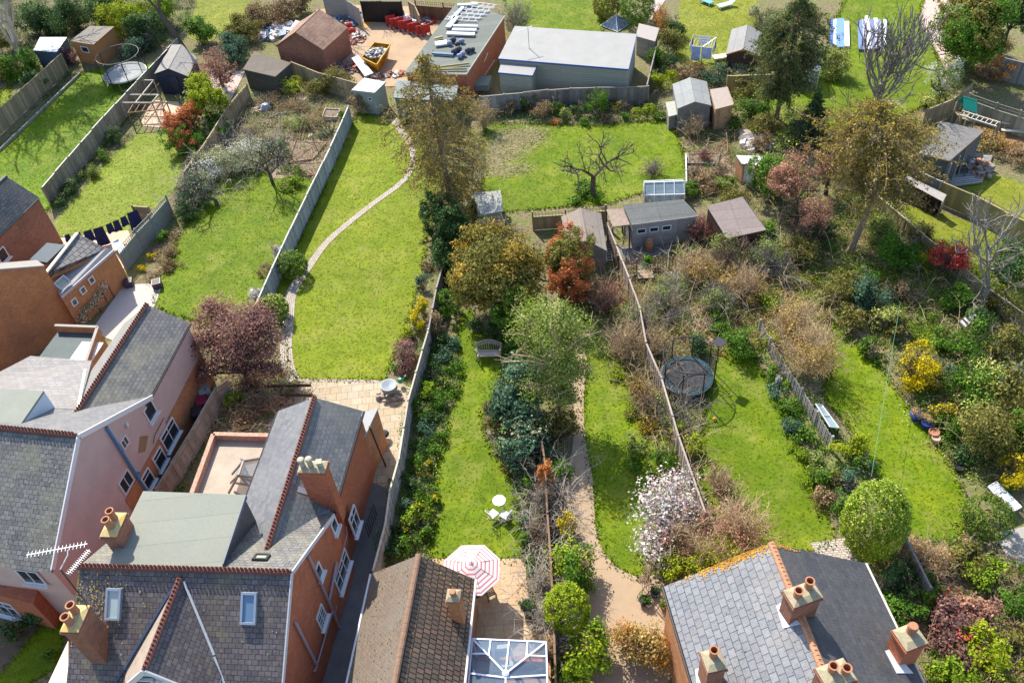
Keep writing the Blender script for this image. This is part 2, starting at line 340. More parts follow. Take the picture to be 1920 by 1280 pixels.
ridge_tiles(H, RL-uh+V3(0, 0, .03), R+uh+V3(0, 0, .03), RIDGE, .2)
barspart(H, 'bargeboard', [(R+u*.09-V3(0, 0, .04), ER+u*.09-V3(0, 0, .04)), (R+u*.09-V3(0, 0, .04), FR+u*.09-V3(0, 0, .04))], .05, .2, plain('dusty_white', (.5, .48, .5), .6, .15, 3))
PR, PF = (RL, R, ER), (RL, R, FR)
# rear wing
ze, zr = 4.45, 6.25
a1, a2, b1, b2 = gz(680, 770, ze), gz(624, 960, ze), gz(522, 770, ze), gz(460, 935, ze); w1, w2 = gz(590, 745, zr), gz(515, 985, zr)
ax = unit(w2-w1); a2, b2, w2 = a2+unit(a2-a1)*1.0, b2+unit(b2-b1)*1.6, w2+ax*1.2
wi = [p+V3(0, 0, -.1) for p in (w1, w2)]
ins = lambda p, c, k=.12: p+unit(c-p)*k
A1, A2, B1, B2 = a1+V3(-.12, -.1, -.1), a2+V3(-.12, 0, -.1), b1+V3(.12, -.1, -.1), b2+V3(.12, 0, -.1); W1 = wi[0]+ax*.1
mb = MB(); mb.prism([A1, A2, wi[1], W1], [A1[2], A2[2], wi[1][2], W1[2]]); mb.prism([B1, B2, wi[1], W1], [B1[2], B2[2], wi[1][2], W1[2]]); mb.build('wing_wall', BRICK, H)
slabpart(H, 'roof', [w1, w2, a2, a1], SLATE, .1); slabpart(H, 'roof', [w1, w2, b2, b1], SLATE_S, .1)
ridge_tiles(H, w1+V3(0, 0, .03), w2+V3(0, 0, .03), RIDGE, .1)
pipe(H, [a1+V3(.05, 0, -.08), a2+V3(.05, 0, -.08)], .06, DARK, 'gutter'); pipe(H, [b1+V3(-.05, 0, -.08), b2+V3(-.05, 0, -.08)], .06, DARK, 'gutter')
pipe(H, [onw(690, 800, g0, g1)+V3(.08, 0, 0), onw(723, 880, g0, g1)+V3(.08, 0, 0)], .05, DARK)
# lead valley
slabpart(H, 'flashing', [onp(512, 988, PR)+V3(0, 0, .03), onp(521, 982, PR)+V3(0, 0, .03), onp(619, 952, PR)+V3(0, 0, .03), onp(618, 960, PR)+V3(0, 0, .03)], LEAD, .03)
# flat felt dormer
z = TOPZ-.06
fp = [gz(271, 923, z), gz(457, 930, z), gz(414, 1060, z), gz(205, 1057, z)]
mb = MB(); mb.prism(fp, z-.1, 5.0); d = mb.build('dormer', SLATE_D, H)
slabpart(d, 'flat_roof', [p+unit(p-sum(fp)/4)*.1+V3(0, 0, .02) for p in fp], bricky('weathered_green_felt', (.19, .2, .17), (.215, .225, .19), (.15, .16, .13), 60, 1.1, .015, .85, (.24, .235, .18), .3, .25, .7, offset=0, gn=.4), .12)
0 and barspart(d, 'seam', [(fp[1]+(fp[0]-fp[1])*t+V3(0, 0, .03), fp[2]+(fp[3]-fp[2])*t+V3(0, 0, .03)) for t in (.25, .5, .75)], .035, .025, FELT)
barspart(d, 'fascia', [(fp[1]+V3(.1, 0, 0), fp[2]+V3(.1, 0, 0))], .05, .2, plain('navy_fascia', (.03, .05, .1), .5))
rooflight(H, 490, 1046, PR, .62, .45, u, DARK, glassm('old_glass', (.25, .28, .22), .4), .1)
rooflight(H, 215, 1131, PF, .62, 1.2, u, LEAD, glassm('blind_glass', (.35, .45, .45), .15), .16); rooflight(H, 468, 1139, PF, .62, 1.2, u, LEAD, GLASSB, .16)
# cross gable at the front
gr0 = onp(338, 1086, PF)+V3(0, 0, .05); gr1 = gz(271, 1256, gr0[2]); gd = unit(gr1-gr0)
vl, vr = onp(222, 1282, PF), onp(424, 1290, PF)
gl = gz(205, 1290, 4.9); grr = gz(372, 1290, 4.9)
sd = unit(np.cross(gd, [0, 0, 1.])); hl = 1.9
el0, er0 = gr1-sd*hl*(-1 if sd[0] > 0 else 1), gr1+sd*hl*(-1 if sd[0] > 0 else 1)
if el0[0] > er0[0]: el0, er0 = er0, el0
el, er = el0-V3(0, 0, 2.2), er0-V3(0, 0, 2.2)
mb = MB(); q = -gd*6; fr = gr1-gd*.15-V3(0, 0, .12); L_, R_ = el-gd*.15-V3(0, 0, .12), er-gd*.15-V3(0, 0, .12)
mb.add([L_, R_, fr, L_+q*.6, R_+q*.6, fr+q*.6, L_-V3(0, 0, 2), R_-V3(0, 0, 2)], [(0, 2, 1), (3, 4, 5), (0, 3, 5, 2), (1, 2, 5, 4), (6, 0, 1, 7)])
cg = mb.build('cross_gable', WHITE, H)
slabpart(cg, 'gable_roof', [gr1, el, el-gd*5, gr0-gd*.3], plain('cream_slate', (.33, .27, .22), .8, .35, 3, bump=.4), .08); slabpart(cg, 'gable_roof', [gr1, er, er-gd*5, gr0-gd*.3], SLATE_P, .08)
ridge_tiles(cg, gr0+V3(0, 0, .02), gr1+V3(0, 0, .02), RIDGE, .09)
barspart(cg, 'bargeboard', [(gr1+gd*.04, el+gd*.04), (gr1+gd*.04, er+gd*.04)], .06, .22, WHITE)
barspart(H, 'flashing', [(onp(345, 1090, PF)+V3(0, 0, .04), onp(402, 1228, PF)+V3(0, 0, .04)), (onp(402, 1231, PF)+V3(0, 0, .04), onp(424, 1290, PF)+V3(0, 0, .04))], .09, .04, plain('pale_lead', (.42, .43, .45), .5, .3, 8))
barspart(H, 'flashing', [(onp(333, 1088, PF)+V3(0, 0, .04), onp(212, 1290, PF)+V3(0, 0, .04))], .09, .04, plain('navy_fascia', (.03, .05, .1)))
for k in (-1, 1): 
    c = gr1+gd*-.02+V3(0, 0, -1.25)+unit(er-el)*k*.42; f = MB(); f.box(c-gd*.02, (.7, .12, .7), math.atan2((er-el)[1], (er-el)[0])); w_ = f.build('window', WHITE, cg); f = MB(); f.box(c+gd*.05, (.54, .03, .54), math.atan2((er-el)[1], (er-el)[0])); f.build('pane', GLASS, w_)
# chimneys
rz = math.atan2(u[1], u[0])
chimney(H, gz(212, 982, 8.0), .62, 1.05, 3., 8., rz, [(.0, .22, .62, .15, 'open'), (.0, -.18, .62, .15, 'open')], BRICK_D, LICH, False)
chimney(H, gz(140, 1158, 7.6), .65, 1.0, 3., 7.6, rz, [(-.02, .22, .6, .16, 'open'), (-.05, -.22, .55, .16, 'open')], BRICK_D, LICH, False)
cc = gz(586, 874, 7.35); cw = chimney(H, cc, 1.12, .55, 3.5, 7.35, rz, [(-.42, .02, .5, .15, 'dome'), (-.08, .03, .55, .15, 'dome'), (.33, .02, .38, .13, 'cowl')], BRICK, MORT, False)
slabpart(H, 'flashing', [onp(*p, (w1, w2, a2))+V3(0, 0, .03) for p in ((561, 912), (632, 935), (628, 944), (558, 922))], LEAD, .03)
# aerials on the left chimney
A = thing('television_aerial', 'pair of white comb-like aerials on a bent mast strapped to the left chimney', 'aerial', gz(158, 1135, 7.2))
barspart(A, 'mast', [(gz(166, 1143, 7.2), gz(158, 1125, 7.9)), (gz(158, 1125, 7.9), gz(113, 1067, 10.4))], .035, .035, DARK); barspart(A, 'mast_arm', [(gz(113, 1067, 10.4), gz(127, 1040, 10.9)), (gz(127, 1040, 10.9), gz(127, 1030, 11.))], .03, .03, WHITE)
def yagi(par, p, q, n, e, z):
    mb = MB(); mb.bar(p, q, .03); d = unit(q-p); s = np.cross(d, [0, 0, 1.])
    for i in range(n): c = p+(q-p)*(i+.3)/n; mb.bar(c-s*e, c+s*e, .016)
    return mb.build('antenna', WHITE, par)
yagi(A, gz(50, 1040, 11), gz(164, 1019, 11), 16, .13, 0); yagi(A, gz(127, 1076, 10.3), gz(168, 1030, 10.3), 14, .12, 0)
# windows and pipes on the alley wall
for px, py, w, h, b, t in ((626, 984, .55, .85, 0, 0), (664, 976, .9, 1.5, 1, .2), (597, 1070, .5, .85, 0, 0), (641, 1070, 1.7, 1.25, 2, .2), (602, 1156, .75, 1.05, 1, 0)):
    window(H, px, py, g0, g1, w, h, b, t, hb=3 if px == 602 else 0)
ow = lambda x, y, o=.1: onw(x, y, g0, g1)+V3(o, 0, 0)
SOIL = plain('mauve_pipe', (.3, .24, .28), .5, .1, 4)
for pts, r in (([(574, 1042), (613, 1128), (634, 1178)], .055), ([(627, 1054), (613, 1125)], .06), ([(549, 1166), (590, 1246), (585, 1258)], .06), ([(645, 988), (647, 1000), (626, 1085)], .02), ([(619, 1145), (591, 1243)], .04), ([(623, 1137), (627, 1135), (624, 1150)], .02)):
    pipe(H, [ow(*p) for p in pts], r, SOIL)
# low extension behind the wing
e1, e2 = gz(708, 767, 3.0), gz(683, 818, 3.0); mb = MB(); sh = (w1-a1)*.5; sh[2] = 0
mb.prism([e1, e2, e2+sh, e1+sh], 2.98); ex = mb.build('extension', BRICK_O, H); slabpart(ex, 'flat_roof', [e1+V3(.05, .05, .08), e2+V3(.05, -.05, .08), e2+sh+V3(0, 0, .08), e1+sh+V3(0, 0, .08)], FELT_L, .08)
# flat roofed extension with brick parapet and glass lantern
pz = 3.1; fp = [gz(401, 815, pz), gz(520, 818, pz), gz(480, 945, pz), gz(357, 935, pz)]
mb = MB(); mb.prism(fp, pz-.35); ex = mb.build('extension', BRICK_O, H)
mb = MB()
for i in (3, 0): mb.bar(fp[i]-V3(0, 0, .1), fp[(i+1) % 4]-V3(0, 0, .1), .22, .42)
mb.build('parapet', bricky('coping_brick', (.42, .22, .15), (.5, .3, .22), (.3, .22, .17), .11, .3, .012, .85), ex)
slabpart(ex, 'flat_roof', [p-V3(0, 0, .33) for p in fp], plain('sandy_roof', (.36, .3, .24), .9, .3, 1.3), .03)
ln = [gz(432, 905, 3.1), gz(452, 860, 3.1), gz(492, 858, 3.1), gz(480, 925, 3.1)]; hubs = [gz(447, 890, 3.75), gz(456, 864, 3.7)]
lan = barspart(ex, 'roof_lantern', [(ln[0]-V3(0, .6, 0), hubs[0]), (ln[0], hubs[0]), (ln[0]+V3(0, .5, 0), hubs[1]), (hubs[0], hubs[1]), (hubs[0], ln[3]), (hubs[0], ln[3]+V3(.3, .8, 0)), (hubs[1], ln[2]), (hubs[1], ln[1])], .09, .06, plain('lantern_frame', (.12, .09, .08), .5))
slabpart(lan, 'pane', [ln[0]-V3(0, .6, 0), ln[1], hubs[1]-V3(0, 0, .04), hubs[0]-V3(0, 0, .04)], GLASST, .02); slabpart(lan, 'pane', [hubs[0]-V3(0, 0, .04), hubs[1]-V3(0, 0, .04), ln[2], ln[3]], GLASST, .02)
# ---- left house with the pink rendered gable
a, b = gz(282, 743, 4.6), gz(94, 1066, 4.6); AP = onw(143, 817, a, b); RL = gz(0, 803, AP[2]); dl = unit(RL-AP)*9; RL = AP+dl
H = thing('rendered_house', 'tall house with pink rendered gable, grey slate roof and white bargeboards', 'house', G(338, 847)); dn = V3(0, 0, -.12)
b = AP+(b-AP)*1.0; e0 = gz(356, 605, 4.6)
mb = MB(); mb.prism([AP, a, a+dl, RL], [AP[2]-.12, a[2]-.12, a[2]-.12, AP[2]-.12]); mb.prism([AP, b, b+dl, RL], [AP[2]-.12, b[2]-.12, b[2]-.12, AP[2]-.12]); mb.build('wall', PINK, H)
slabpart(H, 'roof', [AP-dl*.005, a+(a-AP)*.02, a+dl, RL], bricky('smooth_slate', (.13, .13, .14), (.165, .165, .172), (.08, .08, .085), .35, .26, .008, .8, (.2, .19, .17), .5, .3, .6, jit=.04), .1); slabpart(H, 'roof', [AP-dl*.01, b-dl*.01+(b-AP)*.03, b+dl+(b-AP)*.03, RL], SLATE_W, .1)
ridge_tiles(H, RL+V3(0, 0, .03), AP+V3(0, 0, .03), RIDGE, .2)
off = -dl*.011; barspart(H, 'bargeboard', [(AP+off-V3(0, 0, .05), a+off-V3(0, 0, .05)), (AP+off-V3(0, 0, .05), b+off-V3(0, 0, .05))], .06, .26, WHITE)
pl = (RL, AP, a); dl_h = dl*.3; b_h = b.copy()
zr = 6.0; w1, w2 = gz(276, 571, zr), gz(148, 768, zr); wa = unit(w2-w1); w2 = w2+wa*.8; la = a+unit(a-e0)*.6
le1 = w1+(w1-e0); le1[2] = 4.6; le2 = w2+(w2-la); le2[2] = 4.6
wl1 = w1+wa*.12-V3(0, 0, .1)
mb = MB(); mb.prism([e0+V3(-.1, -.12, 0), la+V3(-.1, 0, 0), w2, wl1], [4.5, 4.5, zr-.1, zr-.1], 2.35); mb.prism([le1+V3(.1, -.1, 0), le2, w2, wl1], [4.5, 4.5, zr-.1, zr-.1], 0); mb.build('wing_wall', PINK, H)
dn1 = e0+V3(-.07, -.1, 0); dn2 = G(231, 933, 2.35); dn2 = onw(231, 933, a, b)+V3(.03, 0, 0)
mb = MB(); mb.prism([dn1, a+V3(.04, 0, 0), onw(231, 933, a, b)+V3(.05, 0, 0), onw(231, 933, a, b)-V3(.5, 0, 0), w2, wl1+V3(0, .03, 0)], 2.35); mb.build('ground_floor_wall', BRICK_O, H)
slabpart(H, 'roof', [w1, w2, la, e0], SLATE_W, .1); slabpart(H, 'roof', [w1, w2, le2, le1], plain('smooth_slate_pale', (.17, .16, .15), .8, .3, 3), .1)
ridge_tiles(H, w1+V3(0, 0, .03), w2+V3(0, 0, .03), RIDGE, .12)
pipe(H, [e0+V3(.04, 0, -.08), la+V3(.04, 0, -.08)], .05, DARK, 'gutter')
q1, q2 = onp(148, 768, pl), onp(-20, 758, pl)
slabpart(H, 'roof', [q1+V3(0, 0, .02), gz(172, 676, 4.45), gz(57, 667, 4.45), gz(-30, 712, 4.7), q2+V3(0, 0, .02)], SLATE_L, .12)
mb = MB(); mb.prism([q1-V3(.2, 0, 0), gz(172, 676, 4.2), gz(57, 667, 4.2), gz(-30, 712, 4.2)], 4.2); mb.build('rear_wall', BRICK_O, H)
barspart(H, 'flashing', [(q1+V3(0, 0, .08), gz(160, 692, 4.75))], .14, .05, WHITE)
z = 7.2; fp = [gz(-40, 727, z), gz(82, 733, z), gz(35, 801, z), gz(-60, 798, z)]
mb = MB(); mb.prism(fp, z-.1, 5.2); d = mb.build('dormer', plain('pale_blue_cladding', (.42, .52, .62), .5, .1, 3), H); slabpart(d, 'flat_roof', [p+V3(0, 0, .02) for p in fp], FELT, .12)
for px, py, w, h, bb in ((281, 771, .85, .95, 0), (233, 829, .55, .6, 1), (236, 903, .95, .95, 1)): window(H, px, py, a, b, w, h, bb, 0, sill=px == 281)
a3, b3 = a+V3(.07, 0, 0), b+V3(.07, 0, 0)
for px, py, w, h, bb in ((277, 898, .8, 1.05, 0), (299, 860, .9, 1.1, 0), (318, 815, 1.5, 1.2, 1)): window(H, px, py, a3, b3, w, h, bb, .22)
ow = lambda x, y, o=.1: onw(x, y, a, b)+V3(o, 0, 0)
pipe(H, [ow(196, 801), ow(258, 900), ow(270, 919)], .075, plain('blue_pipe', (.05, .2, .38), .4), 'downpipe'); pipe(H, [ow(258, 885), ow(254, 897)], .07, plain('blue_pipe', (.05, .2, .38), .4), 'waste_pipe')
pipe(H, [ow(304, 783), ow(286, 818), ow(284, 832)], .02, DARK, 'cable')
mb = MB(); c_ = ow(237, 796, .04); mb.box(c_, (.06, .24, .24), .2); mb.build('vent', WHITE, H)
slabpart(H, 'render_patch', [ow(*p, .015) for p in ((262, 818), (278, 816), (272, 846), (259, 849))], plain('brown_patch', (.3, .18, .09), .9, .3, 5), .012, (-.012, 0, 0))
# front wall windows at the left edge
fa, fb = b, b+dl
window(H, 58, 1080, fa-V3(0, .05, 0), fb-V3(0, .05, 0), 1.1, 1.1, 1, 0)
bay = MB(); c1 = gz(62, 1132, 2.4); bay.prism([c1, gz(-60, 1100, 2.4), gz(-60, 1060, 2.4), gz(75, 1090, 2.4)], 2.4); by = bay.build('bay', BRICK, H)
window(H, 8, 1140, c1, gz(-60, 1100, 2.4), 1.6, 1.5, 2, .2)
# ---- bungalow with the brown tiled roof
zr, ze = 4.95, 2.75
p0, p1 = gz(785, 1040, zr), gz(740, 1280, zr); L0, L1 = gz(697, 1075, ze), gz(652, 1280, ze); r0, r1 = gz(890, 1085, ze), gz(869, 1280, ze)
ext = lambda p, q, k=1.9: p+(q-p)*k
p1, L1, r1 = ext(p0, p1), ext(L0, L1), ext(r0, r1)
H = thing('bungalow', 'low building with brown tiled roof, white eaves and one small chimney beside the patio', 'house', G(890, 1200))
i_ = lambda p, dx: p+V3(dx, -.1, -.12)
mb = MB(); mb.prism([i_(p0, 0), p1+V3(0, 0, -.12), L1+V3(.12, 0, -.1), i_(L0, .12)], [zr-.12, zr-.12, ze-.1, ze-.1]); mb.prism([i_(p0, 0), p1+V3(0, 0, -.12), r1+V3(-.12, 0, -.1), i_(r0, -.12)], [zr-.12, zr-.12, ze-.1, ze-.1]); mb.build('wall', BRICK_O, H)
slabpart(H, 'roof', [p0, p1, L1, L0], TILE_M, .1); slabpart(H, 'roof', [p0, p1, r1, r0], TILE_R, .1)
ridge_tiles(H, p0+V3(0, 0, .02), p1+V3(0, 0, .02), plain('brown_ridge_tile', (.2, .12, .08), .85, .4, 8), 0, .12)
pipe(H, [L0+V3(-.06, 0, -.04), L1+V3(-.06, 0, -.04)], .055, WHITE, 'gutter'); pipe(H, [r0+V3(.06, 0, -.04), r1+V3(.06, 0, -.04)], .055, WHITE, 'gutter')
rzb = math.atan2((p1-p0)[1], (p1-p0)[0])+math.pi/2
chimney(H, gz(850, 1115, 5.0), .5, .5, 2.6, 5.0, rzb, [(0, 0, .3, .13, 'cap')], BRICK_O, MORT, False, .05)
slabpart(H, 'flashing', [onp(*p, (p0, p1, r0))+V3(0, 0, .03) for p in ((840, 1160), (876, 1172), (874, 1180), (842, 1168))], LEAD, .03)
UPL, UPR = (p0, p1, L0), (p0, p1, r0)
# conservatory
z = 2.35; cA, cB, cC, cD = gz(886, 1197, z), gz(1024, 1203, z), gz(1028, 1330, z), gz(874, 1330, z); hub = gz(948, 1262, 3.1); hub2 = hub+(cC-cB)*.6
CV = thing('conservatory', 'glass roofed conservatory with white frame at the end of the sandstone patio', 'conservatory', G(950, 1290))
UPVC = plain('white_plastic_frame', (.7, .74, .85), .4, .08, 3, bump=0)
mid = lambda p, q, t: p+(q-p)*t
segs = [(cA, cB), (cB, cC), (cA, hub), (cB, hub), (hub, hub2), (cA, cD)]
for t in (.25, .5, .75): segs.append((mid(cA, cB, t), hub if t == .5 else mid(cA if t < .5 else cB, hub, .5)))
for t in (.22, .5, .8): segs += [(mid(cB, cC, t), mid(cB, hub, min(1, t*2)) if t < .5 else mid(hub, hub2, max(0, t-.4))), (mid(cA, cD, t), mid(cA, hub, min(1, t*2)) if t < .5 else mid(hub, hub2, max(0, t-.4)))]
barspart(CV, 'roof_frame', segs, .055, .07, UPVC)
mb = MB(); mb.lathe(hub-V3(0, 0, .05), [(.14, 0), (.14, .12), (.06, .18), (.001, .2)], 10); mb.build('hub', UPVC, CV)
dz = V3(0, 0, -.03); GR = glassm('roof_glass', (.12, .18, .26), .05, tr=.62)
for t in ([cA, cB, hub], [cB, cC, hub2, hub], [cA, hub, hub2, cD]): slabpart(CV, 'glass_panel', [p+dz for p in t], GR, .015)
mb = MB(); 
for p, q in ((cA, cB), (cB, cC)): mb.bar(mid(p, q, 0)-V3(0, 0, 2.0), mid(p, q, 1)-V3(0, 0, 2.0), .2, .7)
mb.build('dwarf_wall', BRICK_O, CV)
barspart(CV, 'window_frame', [(mid(p, q, t), mid(p, q, t)-V3(0, 0, 1.7)) for p, q in ((cA, cB), (cB, cC)) for t in (0, .25, .5, .75, 1)]+[(p-V3(0, 0, .1), q-V3(0, 0, .1)) for p, q in ((cA, cB), (cB, cC))], .07, .07, UPVC)
slabpart(CV, 'tiled_floor', [V3(p[0], p[1], .12) for p in (cA, cB, cC, cD)], plain('interior_floor', (.3, .22, .17), .6, .3, 1.5), .05)
t = thing('sofa', 'pale cushioned sofa seen through the conservatory roof', 'sofa', gz(925, 1245, .12), .0, local=True)
SOF = plain('sofa_fabric', (.45, .42, .38), .9, .1)
mb = MB(); mb.box((0, 0, .22), (1.5, .7, .4)); mb.build('seat', SOF, t); mb = MB(); mb.box((0, .36, .45), (1.5, .18, .8)); mb.build('backrest', SOF, t); mb = MB(); mb.box((-.8, 0, .3), (.16, .8, .55)); mb.box((.8, 0, .3), (.16, .8, .55)); mb.build('arm', SOF, t)
# ---- right hand house
zr, ze = 7.5, 5.0
p0, p1 = gz(1446, 1018, zr), gz(1530, 1225, zr); L0, L1 = gz(1245, 1099, ze), gz(1285, 1280, ze); r0, r1 = gz(1622, 1055, ze), gz(1724, 1280, ze)
ru = unit(p1-p0); p1, L1, r1 = p0+ru*11, L0+ru*11, r0+ru*11
H = thing('slate_roofed_house', 'house with broad blue grey slate roof, mossy chimneys and orange lichen on its gable edge', 'house', G(1310, 1250))
mb = MB(); k = ru*.12
mb.prism([p0+k, p1, L1+V3(.15, 0, 0), L0+k+V3(.15, 0, 0)], [zr-.12, zr-.12, ze-.05, ze-.05]); mb.prism([p0+k, p1, r1-V3(.15, 0, 0), r0+k-V3(.15, 0, 0)], [zr-.12, zr-.12, ze-.05, ze-.05]); mb.build('wall', BRICK_O, H)
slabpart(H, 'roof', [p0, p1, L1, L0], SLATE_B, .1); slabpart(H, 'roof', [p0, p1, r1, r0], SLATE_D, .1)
ridge_tiles(H, p0+V3(0, 0, .02), p1+V3(0, 0, .02), RIDGE_O, .04, .12)
LIO = plain('orange_lichen', (.5, .3, .07), .95, .5, 9)
pipe(H, [L0+V3(-.05, 0, -.05), L1+V3(-.05, 0, -.05)], .055, DARK, 'gutter'); pipe(H, [r0+V3(.05, 0, -.05), r1+V3(.05, 0, -.05)], .055, CREAM, 'gutter')
rzh = math.atan2(ru[1], ru[0])+math.pi/2
chimney(H, gz(1506, 1112, 8.6), 1.05, .62, 6., 8.6, rzh+.18, [(-.25, -.02, .42, .15, 'open'), (.27, .14, .46, .15, 'open')], BRICK_D, MORT, False)
chimney(H, gz(1568, 1262, 8.6), .95, .7, 6., 8.6, rzh+.18, [(-.1, .12, .42, .15, 'open'), (.25, -.08, .42, .15, 'open')], BRICK_D, MORT, False)
chimney(H, gz(1707, 1192, 6.7), .8, .75, 3., 6.7, rzh+.18, [(.08, .12, .5, .17, 'cap')], BRICK, MORT, False)
chimney(H, gz(1338, 1236, 7.0), .62, .7, 3.5, 7.0, rzh+.05, [(.02, .12, .5, .15, 'open')], BRICK_D, MORT, False)
PLf, PRf = (p0, p1, L0), (p0, p1, r0)
WL = plain('white_lead', (.55, .58, .62), .5, .1)
slabpart(H, 'flashing', [onp(*p, PLf)+V3(0, 0, .04) for p in ((1455, 1136), (1468, 1128), (1500, 1170), (1468, 1178))], WL, .03)
slabpart(H, 'flashing', [onp(*p, PRf)+V3(0, 0, .04) for p in ((1660, 1220), (1672, 1216), (1712, 1262), (1682, 1262))], WL, .03)
slabpart(H, 'flashing', [onp(*p, PLf)+V3(0, 0, .04) for p in ((1303, 1255), (1315, 1250), (1322, 1280), (1306, 1282))], WL, .03)
# ---- houses at the left edge
H = thing('gabled_brick_house', 'dark red brick house with grey slate roof at the left edge beside the first lawn', 'house', G(119, 454))
A0, A1_ = gz(73, 370, 3.9), gz(-40, 480, 3.9); T0 = gz(12, 331, 5.7); T1 = T0+(A1_-A0)
mb = MB(); bk = A0+(T0-A0)*2; bk[2] = 3.9; bk2 = bk+(A1_-A0)
mb.prism([A0+V3(-.1, .05, 0), A1_+V3(0, .05, 0), T1, T0+V3(-.1, 0, 0)], [3.8, 3.8, 5.6, 5.6]); mb.prism([T0+V3(-.1, 0, 0), T1, bk2, bk], [5.6, 5.6, 3.8, 3.8]); mb.build('wall', BRICK_D, H)
slabpart(H, 'roof', [A0, A1_, T1, T0], SLATE_W, .1); slabpart(H, 'roof', [T0, T1, bk2, bk], SLATE, .1); ridge_tiles(H, T0+V3(0, 0, .02), T1+V3(0, 0, .02), plain('blue_ridge_tile', (.04, .05, .08), .6))
pipe(H, [A0+V3(0, -.06, -.05), A1_+V3(0, -.06, -.05)], .05, DARK, 'gutter')
window(H, 4, 478, A0+V3(0, -.02, 0), A1_+V3(0, -.02, 0), .8, .9, 0)
lt = [gz(55, 487, 2.3), gz(88, 455, 2.6), gz(122, 459, 2.6), gz(88, 492, 2.3)]; slabpart(H, 'lean_to_roof', lt, plain('blue_slate', (.05, .075, .1), .6, .2, 3), .15)
mb = MB(); mb.prism(lt, 2.1); mb.build('lean_to', BRICK_D, H)
H = thing('flank_walled_house', 'house at the left edge showing a broad windowless orange brick wall', 'house', G(146, 609))
gA, gB = G(146, 609), G(0, 712); C0, C1 = onw(82, 499, gA, gB), onw(-190, 520, gA, gB); bk = V3(-1.6, 3.2, -1.2)
mb = MB(); mb.prism([C0, C1, C1+bk, C0+V3(-1.2, .6, 0)], [C0[2]-.05, C1[2]-.05, C1[2]-1.25, C0[2]-.3]); mb.build('wall', BRICK_O, H)
slabpart(H, 'roof', [C0+V3(.1, -.05, .08), C1+V3(0, -.05, .08), C1+V3(-.2, .9, -.25), C0+V3(-.7, .8, -.1)], plain('pale_coping', (.25, .23, .21), .8, .15, 3), .1)
H = thing('lean_to_extension', 'brick extension with ribbed slate roof, pale membrane strip and three tiny windows', 'extension', G(234, 528))
zw = 2.75; wa_, wb_ = gz(213, 468, zw), gz(114, 556, zw); s1, s2 = gz(199, 466, 3.0), gz(95, 527, 3.0); t1, t2 = gz(145, 437, 3.9), gz(86, 512, 3.9)
mb = MB(); mb.prism([wa_, wb_, s2-V3(.1, 0, 0), t2, t1], [zw-.08, zw-.08, 2.9, 3.4, 3.4]); mb.build('wall', BRICK_O, H)
slabpart(H, 'roof', [wa_, wb_, s2, s1], plain('membrane', (.25, .24, .245), .7, .1, 2), .07)
slabpart(H, 'roof', [s1, s2, t2, t1], bricky('wide_tile', (.1, .1, .11), (.16, .155, .16), (.02, .02, .02), .42, .3, .03, .6, (.2, .2, .18), .3, 1., .5), .08)
barspart(H, 'ridge', [(t1, t2)], .2, .1, CREAM); barspart(H, 'fascia', [(wa_+V3(.03, -.03, -.05), wb_+V3(.03, -.03, -.05))], .05, .16, plain('grey_fascia', (.42, .4, .45), .5))
rooflight(H, 116, 531, (wa_, wb_, s1), .85, .6, unit(wa_-wb_), LEAD, glassm('old_glass'), .15)
for px, py in ((139, 566), (155, 544), (171, 525)): window(H, px, py, wa_+V3(.02, -.02, 0), wb_+V3(.02, -.02, 0), .42, .5, 0, 0, False)
for px, py in ((176, 562), (188, 543), (201, 535)): pipe(H, [onw(px, py, wa_, wb_)+V3(.12, -.12, 0), G(px+14, py+24, 0)], .03, DARK, 'trellis_post')
H = thing('flat_roofed_extension', 'single storey extension with sunken dark flat roof and brick parapet below the orange brick wall', 'extension', G(180, 660))
z = 2.9; fp = [gz(103, 610, z), gz(183, 613, z), gz(160, 680, z), gz(56, 672, z)]; mb = MB(); mb.prism(fp, z-.5); mb.build('wall', BRICK_O, H)
mb = MB(); mb.bar(fp[0]-V3(0, 0, .25), fp[1]-V3(0, 0, .25), .14, .5); mb.bar(fp[1]-V3(0, 0, .25), fp[2]-V3(0, 0, .25), .14, .5); mb.build('parapet', BRICK_O, H); mb = MB(); mb.bar(fp[0]+V3(0, 0, .02), fp[1]+V3(0, 0, .02), .17, .04); mb.bar(fp[1]+V3(0, 0, .02), fp[2]+V3(0, 0, .02), .17, .04); mb.build('coping', CONC, H)
slabpart(H, 'flat_roof', [p-V3(0, 0, .46) for p in fp], plain('dark_green_felt', (.06, .085, .09), .7, .3, 1.5), .04)
slabpart(H, 'white_panel', [gz(*p, 2.6) for p in ((154, 640), (194, 642), (171, 677), (130, 674))], plain('bright_white_sheet', (.62, .62, .62), .5, .03), .06)
slabpart(thing('porch_roof', 'pale cream flat porch roof at the bottom left of the brick house', 'porch', G(110, 1270)), 'roof', [gz(128, 1200, 3.2), gz(128, 1285, 3.2), gz(88, 1285, 3.2)], CREAM, .15)

